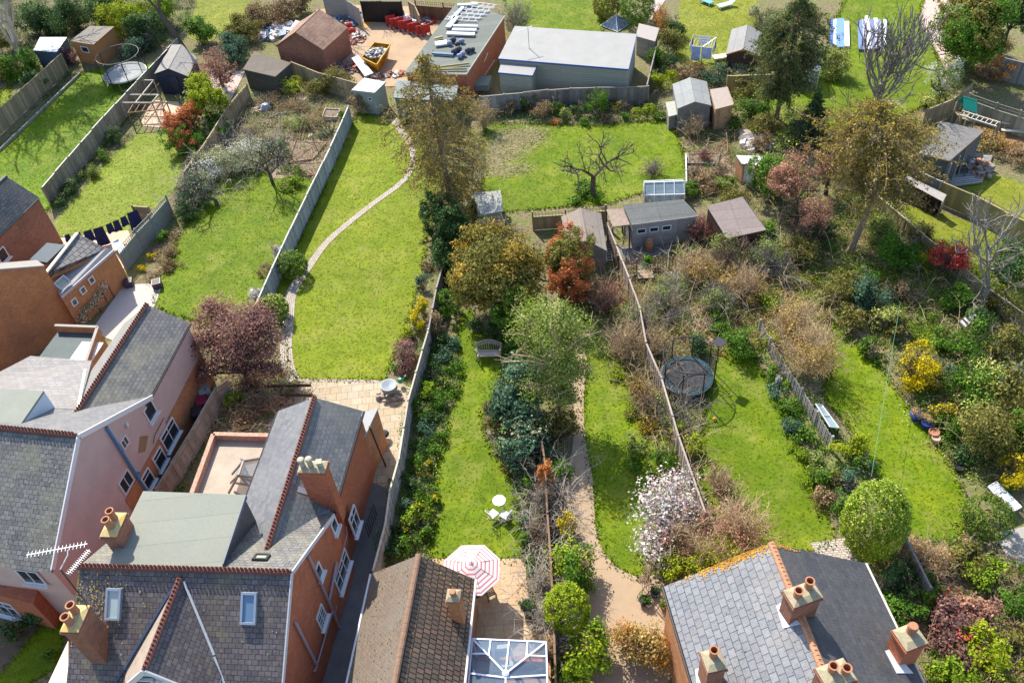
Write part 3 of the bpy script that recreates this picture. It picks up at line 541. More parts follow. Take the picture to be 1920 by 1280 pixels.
# ================================================================ ground, lawns, paths
def smooth_poly(pts, k=4):
    P = [np.array(p, float) for p in pts]; n = len(P); out = []
    for i in range(n):
        a, b, c, d = P[i-1], P[i], P[(i+1) % n], P[(i+2) % n]
        for j in range(k):
            t = j/k; out.append(.5*((2*b)+(-a+c)*t+(2*a-5*b+4*c-d)*t*t+(-a+3*b-3*c+d)*t**3))
    return out
def sheet(name, pts, m, z, kind='structure', sm=0, label=None, cat=None, world=False):
    P = smooth_poly(pts, sm) if sm else pts
    W_ = [np.array(p[:2]) if world else G(p[0], p[1], 0)[:2] for p in P]
    tri = tessellate_polygon([[Vector((p[0], p[1], 0)) for p in W_]])
    me = bpy.data.meshes.new(name); fs = []
    for t in tri:
        a, b, c = (W_[i] for i in t); ar = (b[0]-a[0])*(c[1]-a[1])-(b[1]-a[1])*(c[0]-a[0]); fs.append(t if ar > 0 else t[::-1])
    me.from_pydata([(p[0], p[1], z) for p in W_], [], fs); me.materials.append(m); facuv(me)
    o = bpy.data.objects.new(name, me); COL.objects.link(o); tag(o, label, cat, None, kind); o['_'] = 0; del o['_']
    return np.array(W_)
def inpoly(P, Q):
    x, y = Q[:, 0], Q[:, 1]; r = np.zeros(len(Q), bool); n = len(P)
    for i in range(n):
        x1, y1 = P[i]; x2, y2 = P[(i+1) % n]
        if y1 == y2: continue
        c = ((y1 > y) != (y2 > y)) & (x < (x2-x1)*(y-y1)/(y2-y1)+x1); r ^= c
    return r
def scatter(P, dens, rng):
    lo, hi = P.min(0), P.max(0); n = int((hi-lo).prod()*dens); Q = rng.uniform(lo, hi, (n, 2)); return Q[inpoly(P, Q)]
t = NT('soil'); f = t.noise(.5, 8, rough=.7); g = t.noise(5, 6, rough=.75)
col = t.ramp(f, [(.3, (.08, .09, .035)), (.45, (.17, .14, .085)), (.6, (.13, .15, .045)), (.75, (.28, .22, .15))]); col = t.mix(1., col, t.ramp(g, [(.3, .5), (.7, 1.6)]), 'MULTIPLY'); t.bump(g, 1., .08); SOIL_M = t.done(col, .95, .1)
sheet('ground', [(-170, -60), (170, -60), (170, 260), (-170, 260)], SOIL_M, 0, world=True)
LA = lawnm('lawn_bright', (0.0683, 0.136, 0.00173), (0.104, 0.177, 0.00173), (0.156, 0.206, 0.00244))
LB = lawnm('lawn_yellow', (0.111, 0.164, 0.00363), (0.146, 0.188, 0.00617), (0.192, 0.21, 0.0176), .5)
LC = lawnm('lawn_deep', (0.0723, 0.129, 0.00173), (0.11, 0.164, 0.00173), (0.166, 0.193, 0.00642), .6)
LD = lawnm('lawn_dry', (0.118, 0.154, 0.00836), (0.18, 0.201, 0.0147), (0.251, 0.241, 0.0388), .6)
LE = lawnm('lawn_mown', (0.131, 0.181, 0.0126), (0.153, 0.202, 0.0168), (0.18, 0.223, 0.0252), .3)
PAVR = bricky('random_sandstone', (0.32, 0.248, 0.16), (0.416, 0.336, 0.24), (0.192, 0.16, 0.112), .62, .5, .018, .85, (0.32, 0.288, 0.224), .4, .25, .8, offset=.37)
PAVS = bricky('sandstone_slabs', (0.4, 0.264, 0.16), (0.448, 0.336, 0.208), (0.24, 0.192, 0.144), .85, .62, .014, .8, (0.336, 0.192, 0.096), .35, .2, .6, offset=.41)
PATHB = bricky('path_bricks', (.36, .31, .28), (.47, .41, .37), (.19, .165, .13), .22, .12, .02, .9, (.3, .24, .17), .4, .4, .9, offset=.5)
PATHC = plain('buff_concrete', (0.32, 0.232, 0.152), .9, .13, 2.2, bump=.2); SHING = plain('pale_shingle', (0.464, 0.4, 0.352), .9, .2, 14, bump=.5)
TERP = bricky('pale_terrace', (0.496, 0.336, 0.224), (0.544, 0.4, 0.288), (0.4, 0.288, 0.208), .6, .6, .01, .8); YARD = plain('yard_hardcore', (0.336, 0.24, 0.152), .95, .3, .6, bump=.4); CHIP = plain('bark_chip', (0.24, 0.136, 0.072), .95, .35, 3, bump=.5)
lawns = [
 ('lawn', [(-60, 330), (0, 277), (60, 222), (150, 140), (190, 128), (290, 120), (262, 196), (97, 384), (40, 460), (-60, 520)], LA, 0),
 ('lawn', [(262, 248), (340, 256), (356, 284), (326, 360), (262, 412), (236, 436), (112, 444), (102, 418), (150, 362), (200, 300)], LE, 0),
 ('lawn', [(455, 322), (510, 325), (570, 330), (618, 318), (600, 370), (560, 450), (500, 570), (478, 600), (400, 610), (320, 590), (288, 570), (298, 530), (318, 480), (345, 430), (400, 350)], LC, 0),
 ('lawn', [(672, 214), (738, 222), (778, 262), (830, 330), (800, 440), (795, 500), (772, 580), (745, 655), (720, 712), (560, 712), (540, 690), (532, 600), (515, 560), (500, 575), (560, 450), (610, 345), (645, 260)], LB, 0),
 ('lawn', [(862, 600), (880, 580), (892, 600), (915, 640), (945, 660), (938, 700), (925, 745), (905, 790), (925, 850), (955, 890), (968, 950), (973, 1046), (815, 1044), (814, 995), (826, 950), (815, 900), (832, 825), (852, 755), (866, 705), (857, 640)], LC, 4),
 ('lawn', [(1100, 590), (1165, 600), (1185, 690), (1215, 760), (1270, 860), (1300, 950), (1310, 1060), (1240, 1086), (1195, 1083), (1145, 1055), (1118, 1000), (1113, 915), (1098, 840), (1092, 760), (1102, 690)], LC, 3),
 ('lawn', [(1345, 665), (1405, 650), (1428, 700), (1475, 775), (1510, 870), (1545, 960), (1565, 1010), (1510, 1035), (1400, 1040), (1340, 960), (1310, 880), (1320, 800)], LC, 3),
 ('lawn', [(1560, 600), (1600, 640), (1650, 690), (1700, 760), (1760, 835), (1795, 900), (1812, 950), (1795, 1015), (1720, 1010), (1680, 960), (1640, 880), (1590, 800), (1545, 740), (1560, 690)], LC, 3),
 ('lawn', [(1480, 520), (1560, 510), (1650, 500), (1700, 560), (1760, 610), (1790, 660), (1735, 650), (1690, 610), (1640, 560), (1560, 545)], LC, 3),
 ('lawn', [(908, 232), (1010, 232), (1130, 236), (1262, 222), (1284, 300), (1292, 345), (1190, 365), (1140, 382), (1060, 388), (940, 398), (905, 360)], LC, 0),
 ('lawn', [(940, -20), (1150, -20), (1130, 62), (965, 55)], LC, 0), ('lawn', [(1276, -20), (1420, -20), (1420, 60), (1365, 140), (1300, 140), (1268, 110)], LD, 0),
 ('lawn', [(1590, -20), (1735, -5), (1722, 40), (1752, 90), (1768, 150), (1738, 195), (1640, 250), (1400, 250), (1430, 180), (1540, 120)], LC, 0),
 ('lawn', [(375, -20), (480, -20), (455, 40), (385, 85), (350, 70)], LD, 0), ('lawn', [(1690, 385), (1760, 395), (1850, 430), (1925, 470), (1990, 600), (1920, 600), (1830, 520), (1730, 440)], LD, 0),
 ('lawn', [(1800, 345), (1840, 318), (1930, 350), (1980, 380), (1960, 430), (1880, 390)], LD, 0), ('lawn', [(0, 170), (20, 160), (18, 190), (0, 205)], LB, 0), ('lawn', [(70, 1180), (130, 1130), (110, 1250), (20, 1300), (-20, 1290)], LC, 0),
]
LP = []
for i, (n, p, m, s) in enumerate(lawns): LP.append((sheet(n, p, m, .012+.0006*i, sm=s), m))
ctr = [(737, 222), (748, 240), (768, 268), (775, 300), (757, 339), (700, 382), (646, 425), (609, 459), (580, 499), (558, 528), (545, 555), (542, 587), (540, 619), (537, 640), (537, 668), (542, 694), (552, 713)]
wd = [.28, .28, .24, .22, .22, .22, .23, .25, .28, .36, .36, .34, .34, .34, .38, .36, .36]
gc = [G(*p)[:2] for p in ctr]; Lf, Rt = [], []
for i in range(len(gc)):
    d = unit(gc[min(i+1, len(gc)-1)]-gc[max(i-1, 0)]); nn_ = np.array([-d[1], d[0]]); Lf.append(gc[i]+nn_*wd[i]); Rt.append(gc[i]-nn_*wd[i])
def strip(name, Lf, Rt, m, z, kind='structure', label=None, cat=None, sub=3):      # a path with UVs that follow it
    def dens(A): 
        o = []
        for i in range(len(A)-1):
            a, b, c, d = A[max(i-1, 0)], A[i], A[i+1], A[min(i+2, len(A)-1)]
            for j in range(sub): t = j/sub; o.append(.5*((2*b)+(-a+c)*t+(2*a-5*b+4*c-d)*t*t+(-a+3*b-3*c+d)*t**3))
        return o+[A[-1]]
    A, B = dens(Lf), dens(Rt); vs = [(*p, z) for p in A]+[(*p, z) for p in B]; n = len(A); me = bpy.data.meshes.new(name)
    me.from_pydata(vs, [], [(i, i+1, n+i+1, n+i) for i in range(n-1)]); 
    if me.polygons[0].normal.z < 0: me.flip_normals()
    me.materials.append(m); l = me.uv_layers.new(name='UVMap'); s = [0]
    for i in range(n-1): s.append(s[-1]+float(np.linalg.norm(A[i+1]-A[i])+np.linalg.norm(B[i+1]-B[i]))/2)
    for lo in me.loops:
        i = lo.vertex_index % n; w = float(np.linalg.norm(A[i]-B[i])); l.data[lo.index].uv = (s[i], 0 if lo.vertex_index < n else w)
    o = bpy.data.objects.new(name, me); COL.objects.link(o); tag(o, label, cat, None, kind); return o
strip('brick_path', Lf, Rt, PATHB, .034)
sheet('paved_patio', [(575, 713), (737, 715), (770, 725), (775, 800), (757, 870), (748, 925), (700, 905), (690, 780), (500, 800), (545, 740)], PAVR, .03)
el = [G(*p)[:2] for p in [(555, 713), (640, 714), (738, 716)]]; strip('patio_edging', [p+[0, .1] for p in el], [p-[0, .1] for p in el], PATHB, .04)
sheet('alley_path', [(748, 925), (700, 905), (660, 1000), (620, 1180), (590, 1300), (660, 1330), (700, 1180), (724, 1020)], CONC_D, .032)
sheet('sandstone_patio', [(812, 1047), (985, 1048), (988, 1090), (1000, 1200), (1010, 1260), (860, 1260), (800, 1100)], PAVS, .03)
PATH6 = sheet('curved_path', [(1080, 655), (1100, 670), (1094, 760), (1100, 840), (1113, 910), (1118, 1000), (1148, 1055), (1200, 1083), (1240, 1080), (1248, 1160), (1240, 1300), (1050, 1310), (1085, 1180), (1100, 1090), (1082, 1020), (1068, 960), (1050, 900), (1072, 850), (1075, 760)], PATHC, .036, sm=4)
sheet('gravel_terrace', [(232, 535), (306, 530), (290, 575), (240, 650), (170, 622)], SHING, .03); sheet('terrace', [(112, 447), (240, 432), (252, 460), (225, 520), (110, 500)], TERP, .03)
sheet('terrace', [(285, 188), (335, 192), (345, 228), (300, 240), (262, 236)], TERP, .03); sheet('terrace', [(395, 130), (460, 135), (432, 190), (395, 180)], plain('pink_paving', (.42, .33, .3), .9), .03)
sheet('yard', [(590, 20), (650, 10), (800, 14), (850, 40), (780, 160), (690, 165), (600, 140), (640, 60)], YARD, .03)
sheet('gravel_path', [(1735, -5), (1775, -5), (1772, 60), (1790, 120), (1776, 140), (1752, 90), (1722, 40)], plain('pink_gravel', (.42, .32, .27), .9, .2, 4), .03)
sheet('play_surface', [(1830, 245), (1850, 215), (1990, 230), (1990, 330), (1925, 300), (1880, 285)], CHIP, .03); sheet('paved_corner', [(1518, 1018), (1585, 1008), (1612, 1060), (1560, 1080)], PATHB, .03)
sheet('garden_path', [(1610, 590), (1640, 640), (1660, 665), (1650, 672), (1620, 640), (1590, 600)], plain('earth_path', (.36, .25, .18), .95), .028); sheet('garden_path', [(1285, 555), (1320, 560), (1345, 650), (1310, 640)], plain('earth_path', (.36, .25, .18), .95), .03)
sheet('vegetable_bed', [(1285, 288), (1360, 280), (1385, 330), (1360, 350), (1290, 345)], plain('dug_soil', (.24, .17, .12), .95, .4, 3), .028); sheet('vegetable_bed', [(530, 262), (625, 262), (605, 335), (505, 335)], plain('dug_soil_pink', (.3, .22, .17), .95, .45, 4), .022)
sheet('dirt_track', [(0, 1190), (40, 1150), (110, 1110), (130, 1130), (60, 1260), (0, 1300)], plain('track_earth', (.12, .085, .055), .95, .35, 2), .02); sheet('paved_corner', [(1235, 20), (1248, 0), (1222, 0), (1215, 45)], plain('pink_paving', (.42, .33, .3)), .03)
sheet('workshop_yard', [(1150, 465), (1300, 458), (1310, 480), (1215, 500), (1180, 525)], CONC_D, .03); sheet('driveway', [(1860, 1000), (1930, 985), (1980, 1100), (1900, 1060)], CONC, .03)
# ================================================================ plant generators
SEED = [10]
def frame_of(n):
    h = np.where(np.abs(n[:, 2:3]) < .9, [[0, 0, 1.]], [[1., 0, 0]]); a = np.cross(h, n); a /= np.linalg.norm(a, axis=1)[:, None]; return a, np.cross(n, a)
def leafmesh(C, nr, size, rng, asp=.6):
    n = len(C); nr = nr+rng.normal(0, .75, (n, 3)); nr /= np.linalg.norm(nr, axis=1)[:, None]+1e-9
    a, b = frame_of(nr); th = rng.uniform(0, 2*np.pi, (n, 1)); u = a*np.cos(th)+b*np.sin(th); v = -a*np.sin(th)+b*np.cos(th)
    s = (size*rng.uniform(.6, 1.35, (n, 1)))/2
    return np.stack([C-u*s, C-v*s*asp, C+u*s, C+v*s*asp], 1).reshape(-1, 3)
def crown(c, r, rng, leaf=.11, dens=330, K=None, spread=.3, lump=.42, floor=.03, up=.35):
    rng = np.random.default_rng([SEED[0], int(abs(c[0])*10)]); r = np.array(r, float); area = 4*np.pi*(((r[0]*r[1])**1.6+(r[0]*r[2])**1.6+(r[1]*r[2])**1.6)/3)**(1/1.6)
    n = int(min(area*dens, 30000)); K = K or (int(area*22)+60 if lump < .16 else int(max(14, area*3.2))); d = rng.normal(size=(K, 3)); d[:, 2] += up*.4; d /= np.linalg.norm(d, axis=1)[:, None]
    rad = 1-lump*rng.random(K)**1.3; D = d*rad[:, None]
    if lump >= .3:                                    # several overlapping lobes instead of one dome
        nl = int(rng.integers(5, 9)); lc = rng.normal(size=(nl, 3)); lc /= np.linalg.norm(lc, axis=1)[:, None]; lc *= rng.uniform(.4, .85, (nl, 1)); lr_ = rng.uniform(.36, .66, nl); li = rng.integers(0, nl, K); D = lc[li]+d*rad[:, None]*lr_[li][:, None]*1.1
    k = rng.integers(0, K, n); cs = spread*(14/K)**.25 if lump >= .16 else .06
    if lump >= .3: cs *= .62
    P = D[k]+np.clip(rng.normal(0, cs, (n, 3)), -2*cs, 2*cs)
    Cw = P*r+c; nr = P+[0, 0, up]; ok = Cw[:, 2] > floor; Cw, nr = Cw[ok], nr[ok]
    return leafmesh(Cw, nr*1.2, leaf*rng.choice([.7, 1., 1.35], (len(Cw), 1)), rng)
def tubes(Sg, n=3):
    Sg = np.array(Sg, float); p, q, r0, r1 = Sg[:, :3], Sg[:, 3:6], Sg[:, 6:7], Sg[:, 7:8]; d = q-p; d /= np.linalg.norm(d, axis=1)[:, None]+1e-9; a, b = frame_of(d); out = []
    A = [a*math.cos(2*math.pi*k/n)+b*math.sin(2*math.pi*k/n) for k in range(n)]
    for k in range(n): j = (k+1) % n; out.append(np.stack([p+A[k]*r0, p+A[j]*r0, q+A[j]*r1, q+A[k]*r1], 1))
    return np.concatenate(out, 0).reshape(-1, 3)
def twigs(base, r, h, rng, stems=26, side=5, sub=4, th=.014, lean=(0, 0), base_r=.15, droop=.0, low=.15):
    seg = []
    for i in range(stems):
        a = rng.uniform(0, 2*np.pi); e = np.sqrt(rng.random()); tip = base+np.array([np.cos(a)*r[0]*e+lean[0], np.sin(a)*r[1]*e+lean[1], h*(1-.45*e**2)*rng.uniform(.75, 1.05)])
        st = base+np.array([np.cos(a), np.sin(a), 0])*base_r*rng.random(); m = (st+tip)/2+rng.normal(0, .07*h, 3)-[np.cos(a)*r[0]*e*.18, np.sin(a)*r[1]*e*.18, 0]
        pt = [(1-t)**2*st+2*t*(1-t)*m+t*t*tip for t in np.linspace(0, 1, 5)]
        for j in range(4): seg.append((*pt[j], *pt[j+1], th*(1.8-.4*j), th*(1.4-.4*j)))
        for s in range(side):
            t = rng.uniform(low, 1); p = (1-t)**2*st+2*t*(1-t)*m+t*t*tip; d = unit(tip-st)*.8+rng.normal(0, .55, 3); d[2] += .25-droop; L = .3*h*rng.uniform(.5, 1.1); q = p+unit(d)*L
            mm = (p+q)/2+rng.normal(0, .06*L, 3); seg.append((*p, *mm, th*.8, th*.6)); seg.append((*mm, *q, th*.6, th*.4))
            for w in range(sub):
                t2 = rng.uniform(.2, 1); pp = p+(q-p)*t2; dd = unit(unit(d)+rng.normal(0, .6, 3)); seg.append((*pp, *(pp+dd*L*rng.uniform(.3, .6)), th*.5, th*.3))
    return seg
def grow(p, d, L, r, depth, rng, seg, ends, nb=3, ang=.55, up=.12, lr=.74, wander=.16, rr=.62, steps=3):
    q = p.copy(); dd = d.copy()
    for i in range(steps):
        dd = unit(dd+rng.normal(0, wander, 3)+[0, 0, up*.5]); n = q+dd*L/steps; a, b = r*(1-.35*i/steps), r*(1-.35*(i+1)/steps); seg.append((*q, *n, a, b)); q = n
        if depth > 0 and i < steps-1 and rng.random() < .55:
            e = unit(dd+rng.normal(0, ang*1.3, 3)); grow(q, e, L*lr*.8, b*rr*.8, depth-1, rng, seg, ends, nb, ang, up, lr, wander, rr, steps)
    if depth == 0: ends.append(q); return
    for k in range(nb):
        e = unit(dd+rng.normal(0, ang, 3)+[0, 0, up]); grow(q, e, L*lr*rng.uniform(.8, 1.15), r*.65*(1 if k == 0 else rr/.65), depth-1, rng, seg, ends, nb, ang, up, lr, wander, rr, steps)
PAL = dict(dark=((0.0235, 0.0605, 0.0235), (0.0553, 0.121, 0.0331), (0.13, 0.201, 0.0577)), blue=((0.0316, 0.0732, 0.0481), (0.0636, 0.138, 0.0753), (0.16, 0.252, 0.151)), green=((0.0364, 0.105, 0.00904), (0.0806, 0.186, 0.0168), (0.177, 0.283, 0.0344)), bright=((0.0831, 0.168, 0.00613), (0.167, 0.265, 0.0118), (0.287, 0.372, 0.0356)), airy=((0.0952, 0.145, 0.0236), (0.191, 0.252, 0.0477), (0.358, 0.407, 0.127)), olive=((0.0741, 0.0817, 0.0178), (0.163, 0.156, 0.0356), (0.297, 0.259, 0.0591)), golden=((.12, .105, .02), (.29, .21, .035), (.58, .4, .06)), yellow=((0.24, 0.191, 0.0046), (0.529, 0.402, 0.00445), (0.721, 0.593, 0.0217)), red=((.26, .08, .03), (.5, .15, .05), (.62, .26, .1)), plum=((.12, .06, .055), (.24, .125, .11), (.38, .22, .19)), bronze=((0.209, 0.102, 0.0739), (0.357, 0.183, 0.129), (0.535, 0.308, 0.21)), brown=((0.134, 0.0883, 0.0428), (0.253, 0.176, 0.0921), (0.401, 0.294, 0.16)), pale=((0.171, 0.183, 0.0858), (0.309, 0.32, 0.163), (0.514, 0.514, 0.318)), pinkw=((.5, .3, .33), (.68, .52, .53), (.8, .74, .72)), varieg=((0.103, 0.162, 0.0274), (0.298, 0.345, 0.0737), (0.597, 0.597, 0.187)), beige=((0.18, 0.119, 0.0335), (0.36, 0.238, 0.067), (0.575, 0.428, 0.156)), crimson=((0.242, 0.0167, 0.0142), (0.484, 0.0527, 0.0448), (0.628, 0.138, 0.1)), white=((.42, .42, .36), (.6, .6, .55), (.72, .72, .68)), lime=((0.156, 0.228, 0.00703), (0.263, 0.336, 0.0103), (0.407, 0.432, 0.034)), orange=((0.175, 0.0736, 0.0193), (0.376, 0.16, 0.0329), (0.563, 0.296, 0.078)), dry=((0.238, 0.147, 0.0606), (0.386, 0.25, 0.11), (0.564, 0.398, 0.196)))
TW = dict(brown=(0.23, 0.162, 0.108), grey=(.215, .19, .165), dark=(0.0945, 0.0675, 0.054), red=(0.27, 0.115, 0.0945), tan=(0.459, 0.338, 0.203), pale=(0.418, 0.374, 0.319))
def LM(p): return leafm('leaf_'+p, *PAL[p])
def TM(c): return plain('twig_'+c, TW[c], .9, .3, 6, bump=0)
def mkobj(name, co, k, m, parent=None, loc=None): return quick(name, co, len(co)//k, k, m, parent, loc)
def shrub(px, py, rpx, h, pal, label, cat='shrub', name='shrub', leaf=.11, dens=330, sy=1., lump=.45, spread=.32, K=None, tw=None, twn=20, fl=None, fln=.25, group=None, z0=0.0):
    SEED[0] += 1; rng = np.random.default_rng(SEED[0]); c = G(px, py, z0+h/2); r = rpx/SC(c); base = V3(c[0], c[1], z0)
    if tw is None and lump >= .3 and h > .85 and pal: tw, twn = rng.choice(['brown', 'tan', 'dark', 'grey']), 9
    if tw is None and fl is None:
        return tag(mkobj(name, crown(c, (r, r*sy, h/2), rng, leaf, dens, K, spread, lump), 4, LM(pal), None, base), label, cat, group)
    t = thing(name, label, cat, base, group=group)
    if tw: mkobj('branches', tubes(twigs(base, (r, r*sy), h, rng, twn)), 4, TM(tw), t)
    if pal: mkobj('foliage', crown(c, (r, r*sy, h/2), rng, leaf, dens, K, spread, lump), 4, LM(pal), t)
    if fl: mkobj('blossom', crown(c+V3(0, 0, .12), (r*1.02, r*sy*1.02, h/2), rng, leaf*.9, dens*fln, K, spread, lump), 4, LM(fl), t)
    return t
def bare(px, py, rpx, h, tw, label, cat='shrub', name='bare_shrub', stems=26, side=6, sub=4, th=.013, pal=None, dens=60, leaf=.08, sy=1., lean=(0, 0), group=None):
    SEED[0] += 1; rng = np.random.default_rng(SEED[0]); c = G(px, py, h/2); r = rpx/SC(c); base = V3(c[0], c[1], 0)
    t = thing(name, label, cat, base, group=group)
    mkobj('branches', tubes(twigs(base, (r, r*sy), h, rng, stems, side, sub, th, lean)), 4, TM(tw), t)
    if pal: mkobj('foliage', crown(c, (r, r*sy, h/2), rng, leaf, dens, None, .3, .4), 4, LM(pal), t)
    return t
def tree(px, py, zc, rpx, rz, pal, label, bark=None, name='tree', cat='tree', sy=1., leaf=.14, dens=220, trunk=.14, depth=3, spread=.2, lump=.38, fl=None, fln=.2, K=None, base=None, nb=3):
    SEED[0] += 1; rng = np.random.default_rng(SEED[0]); c = G(px, py, zc); r = rpx/SC(c); b = V3(c[0], c[1], 0) if base is None else G(*base)
    t = thing(name, label, cat, b); seg, ends = [], []; top = c-V3(0, 0, rz*.55); d = top-b; L = np.linalg.norm(d); seg.append((*b, *(b+d*.5+rng.normal(0, .04*L, 3)), trunk*1.25, trunk)); seg.append((*seg[0][3:6], *top, trunk, trunk*.8))
    for k in range(5): grow(top.copy(), unit(rng.normal(0, .6, 3)+[0, 0, .6]), max(r, rz)*.42, trunk*.5, depth-1, rng, seg, ends, nb)
    mkobj('trunk', tubes(seg, 5), 4, bark or BARK, t)
    mkobj('crown', crown(c, (r, r*sy, rz), rng, leaf, dens, K, spread, lump), 4, LM(pal), t)
    if fl: mkobj('blossom', crown(c+V3(0, 0, .12), (r*1.02, r*sy*1.02, rz), rng, leaf*.9, dens*fln, K, spread, lump), 4, LM(fl), t)
    return t
def cloudtree(base, H_, blobs, pal, label, pal2=None, fln=.4, name='conifer', tw='dark', trunk=.22, curve=(0, 0), leaf=.15, dens=150, lump=.5, spread=.34, cat='tree', flat=.5):
    SEED[0] += 1; rng = np.random.default_rng(SEED[0]); b = G(*base); t = thing(name, label, cat, b); seg = []; top = G(blobs[0][0], blobs[0][1], H_); ax = lambda u: b+(top-b)*u+V3(curve[0], curve[1], 0)*math.sin(u*math.pi)
    for k in range(10): seg.append((*ax(k/10), *ax((k+1)/10), trunk*(1-k/12), trunk*(1-(k+1)/12)))
    C1, C2 = [], []
    for px, py, zc, rpx, rz in blobs:
        c = G(px, py, zc); r = rpx/SC(c); u = min(.97, max(.25, (zc-rz*.5)/H_)); p = ax(u)
        for k in range(9):
            q = c+rng.normal(0, .45, 3)*[r, r, rz]; m = (p+q)/2+V3(0, 0, .2); seg.append((*p, *m, .05, .035)); seg.append((*m, *q, .035, .012))
            for w in range(5): e = q+rng.normal(0, .4, 3)*[r, r, rz*.6]; seg.append((*(m+(q-m)*rng.random()), *e, .016, .008))
        C1.append(crown(c, (r, r, rz), rng, leaf, dens, None, spread, lump))
        if pal2: C2.append(crown(c+V3(0, 0, .1), (r*1.03, r*1.03, rz), rng, leaf*.9, dens*fln, None, spread, lump))
    mkobj('trunk', tubes(seg, 5), 4, TM(tw), t); mkobj('crown', np.vstack(C1), 4, LM(pal), t)
    if pal2: mkobj('new_growth', np.vstack(C2), 4, LM(pal2), t)
    return t
def baretree(px, py, h, label, tw='grey', name='bare_tree', r=.16, depth=4, n=4, ang=.45, up=.15, lean=(0, 0, 0), L=.36, fork=.25, nb=3, bl=None, lr=.74, cat='tree', bsz=.1, seed=None):
    SEED[0] += 1; rng = np.random.default_rng(seed or SEED[0]); b = G(px, py); t = thing(name, label, cat, b); seg, ends = [], []
    f = b+V3(lean[0]*.4, lean[1]*.4, h*fork); seg.append((*b, *((b+f)/2+rng.normal(0, .05, 3)), r*1.2, r*1.05)); seg.append((*seg[0][3:6], *f, r*1.05, r))
    for k in range(n): grow(f.copy(), unit(V3(*lean)/h+rng.normal(0, ang*.9, 3)*[1, 1, .3]+[0, 0, .9]), h*L, r*.62, depth-1, rng, seg, ends, nb, ang, up, lr)
    mkobj('branches', tubes([(*s[:6], max(s[6], .013), max(s[7], .01)) for s in seg], 4), 4, TM(tw), t)
    if bl: 
        E_ = np.array(ends); n_ = len(E_)*3; C = E_[rng.integers(0, len(E_), n_)]+rng.normal(0, .16, (n_, 3)); mkobj('blossom', leafmesh(C, rng.normal(size=(n_, 3)), bsz, rng), 4, LM(bl), t)
    return t
def conifer(px, py, H, R, pal, label, name='conifer', tw='dark', nw=30, nb=8, droop=.35, leaf=.14, per=26, lean=(0, 0), prof=.75, lo=.18, pal2=None, trunk=.2, curve=None, spr=.12, top=None):
    SEED[0] += 1; rng = np.random.default_rng(SEED[0]); b = G(px, py); t = thing(name, label, 'tree', b); seg, C = [], []
    if top: q_ = G(*top, H)-b; lean = (q_[0], q_[1])
    ax = lambda u: b+V3(lean[0]*u+(curve[0]*math.sin(u*math.pi) if curve else 0), lean[1]*u+(curve[1]*math.sin(u*math.pi) if curve else 0), H*u)
    for k in range(12): seg.append((*ax(k/12), *ax((k+1)/12), trunk*(1-k/13), trunk*(1-(k+1)/13)))
    for w in range(nw):
        u = lo+(1-lo)*w/nw; rad = R*(min(1, (1-u)/(1-prof)) if u > prof else .55+.45*(u-lo)/(prof-lo) if prof > .4 else (1-u)/(1-lo)+.05)
        if prof <= .4: rad = R*((1-u)/(1-lo)*.95+.08)
        for k in range(nb):
            a = rng.uniform(0, 2*np.pi); L = rad*rng.uniform(.55, 1.15); p = ax(u); q = p+V3(math.cos(a)*L, math.sin(a)*L, -droop*L+rng.normal(0, .15)); m = (p+q)/2+V3(0, 0, .12*L)
            seg.append((*p, *m, .03, .022)); seg.append((*m, *q, .022, .01)); nt = 9
            for w2 in range(nt):
                s_ = .25+.8*(w2+rng.random())/nt; P0 = p+(m-p)*s_*2 if s_ < .5 else m+(q-m)*(s_*2-1); dd = unit(q-p)*.6+rng.normal(0, .55, 3); dd[2] -= droop*.7; tl = L*rng.uniform(.18, .42); P1 = P0+unit(dd)*tl
                seg.append((*P0, *P1, .014, .006)); n_ = int(per*L/R/nt)+3; tt = rng.random((n_, 1)); C.append(P0+(P1-P0)*tt+rng.normal(0, spr*.3, (n_, 3)))
    C = np.vstack(C); mkobj('trunk', tubes(seg, 5), 4, TM(tw), t)
    if pal2: k = rng.random(len(C)) < .4; mkobj('crown', leafmesh(C[~k], rng.normal(0, .4, (int((~k).sum()), 3))+[0, 0, .6], leaf, rng, .4), 4, LM(pal), t); mkobj('new_growth', leafmesh(C[k], rng.normal(0, .4, (int(k.sum()), 3))+[0, 0, .6], leaf, rng, .4), 4, LM(pal2), t)
    else: mkobj('crown', leafmesh(C, rng.normal(0, .4, (len(C), 3))+[0, 0, .6], leaf, rng, .45), 4, LM(pal), t)
    return t
# grass blades over the lawns, ground cover in the beds
rng0 = np.random.default_rng(5)
def stuff(name, co, k, m, label, cat): return tag(mkobj(name, co, k, m, None, None), label, cat, None, 'stuff')
GM = {LE: 'ge', LA: 'ga', LB: 'gb', LC: 'gc', LD: 'gd'}
GP = {'ge': ((0.132, 0.174, 0.0101), (0.166, 0.207, 0.0144), (0.207, 0.241, 0.0252)), 'ga': ((0.0819, 0.147, 0.00173), (0.113, 0.184, 0.00173), (0.158, 0.218, 0.00275)), 'gb': ((0.123, 0.175, 0.0038), (0.158, 0.206, 0.0049), (0.205, 0.239, 0.0134)), 'gc': ((0.0757, 0.138, 0.00173), (0.107, 0.172, 0.00173), (0.15, 0.206, 0.00636)), 'gd': ((0.118, 0.145, 0.0087), (0.158, 0.183, 0.0127), (0.216, 0.215, 0.0274))}
GLB = {'ge': 'smooth mown olive green grass of the second lawn from the left', 'ga': 'fresh bright green grass of the far left lawn', 'gb': 'short yellow green grass of the lawn with the brick path', 'gc': 'deep green slightly shaggy grass of the middle and right lawns', 'gd': 'dry olive grass of the lawns at the picture corners'}
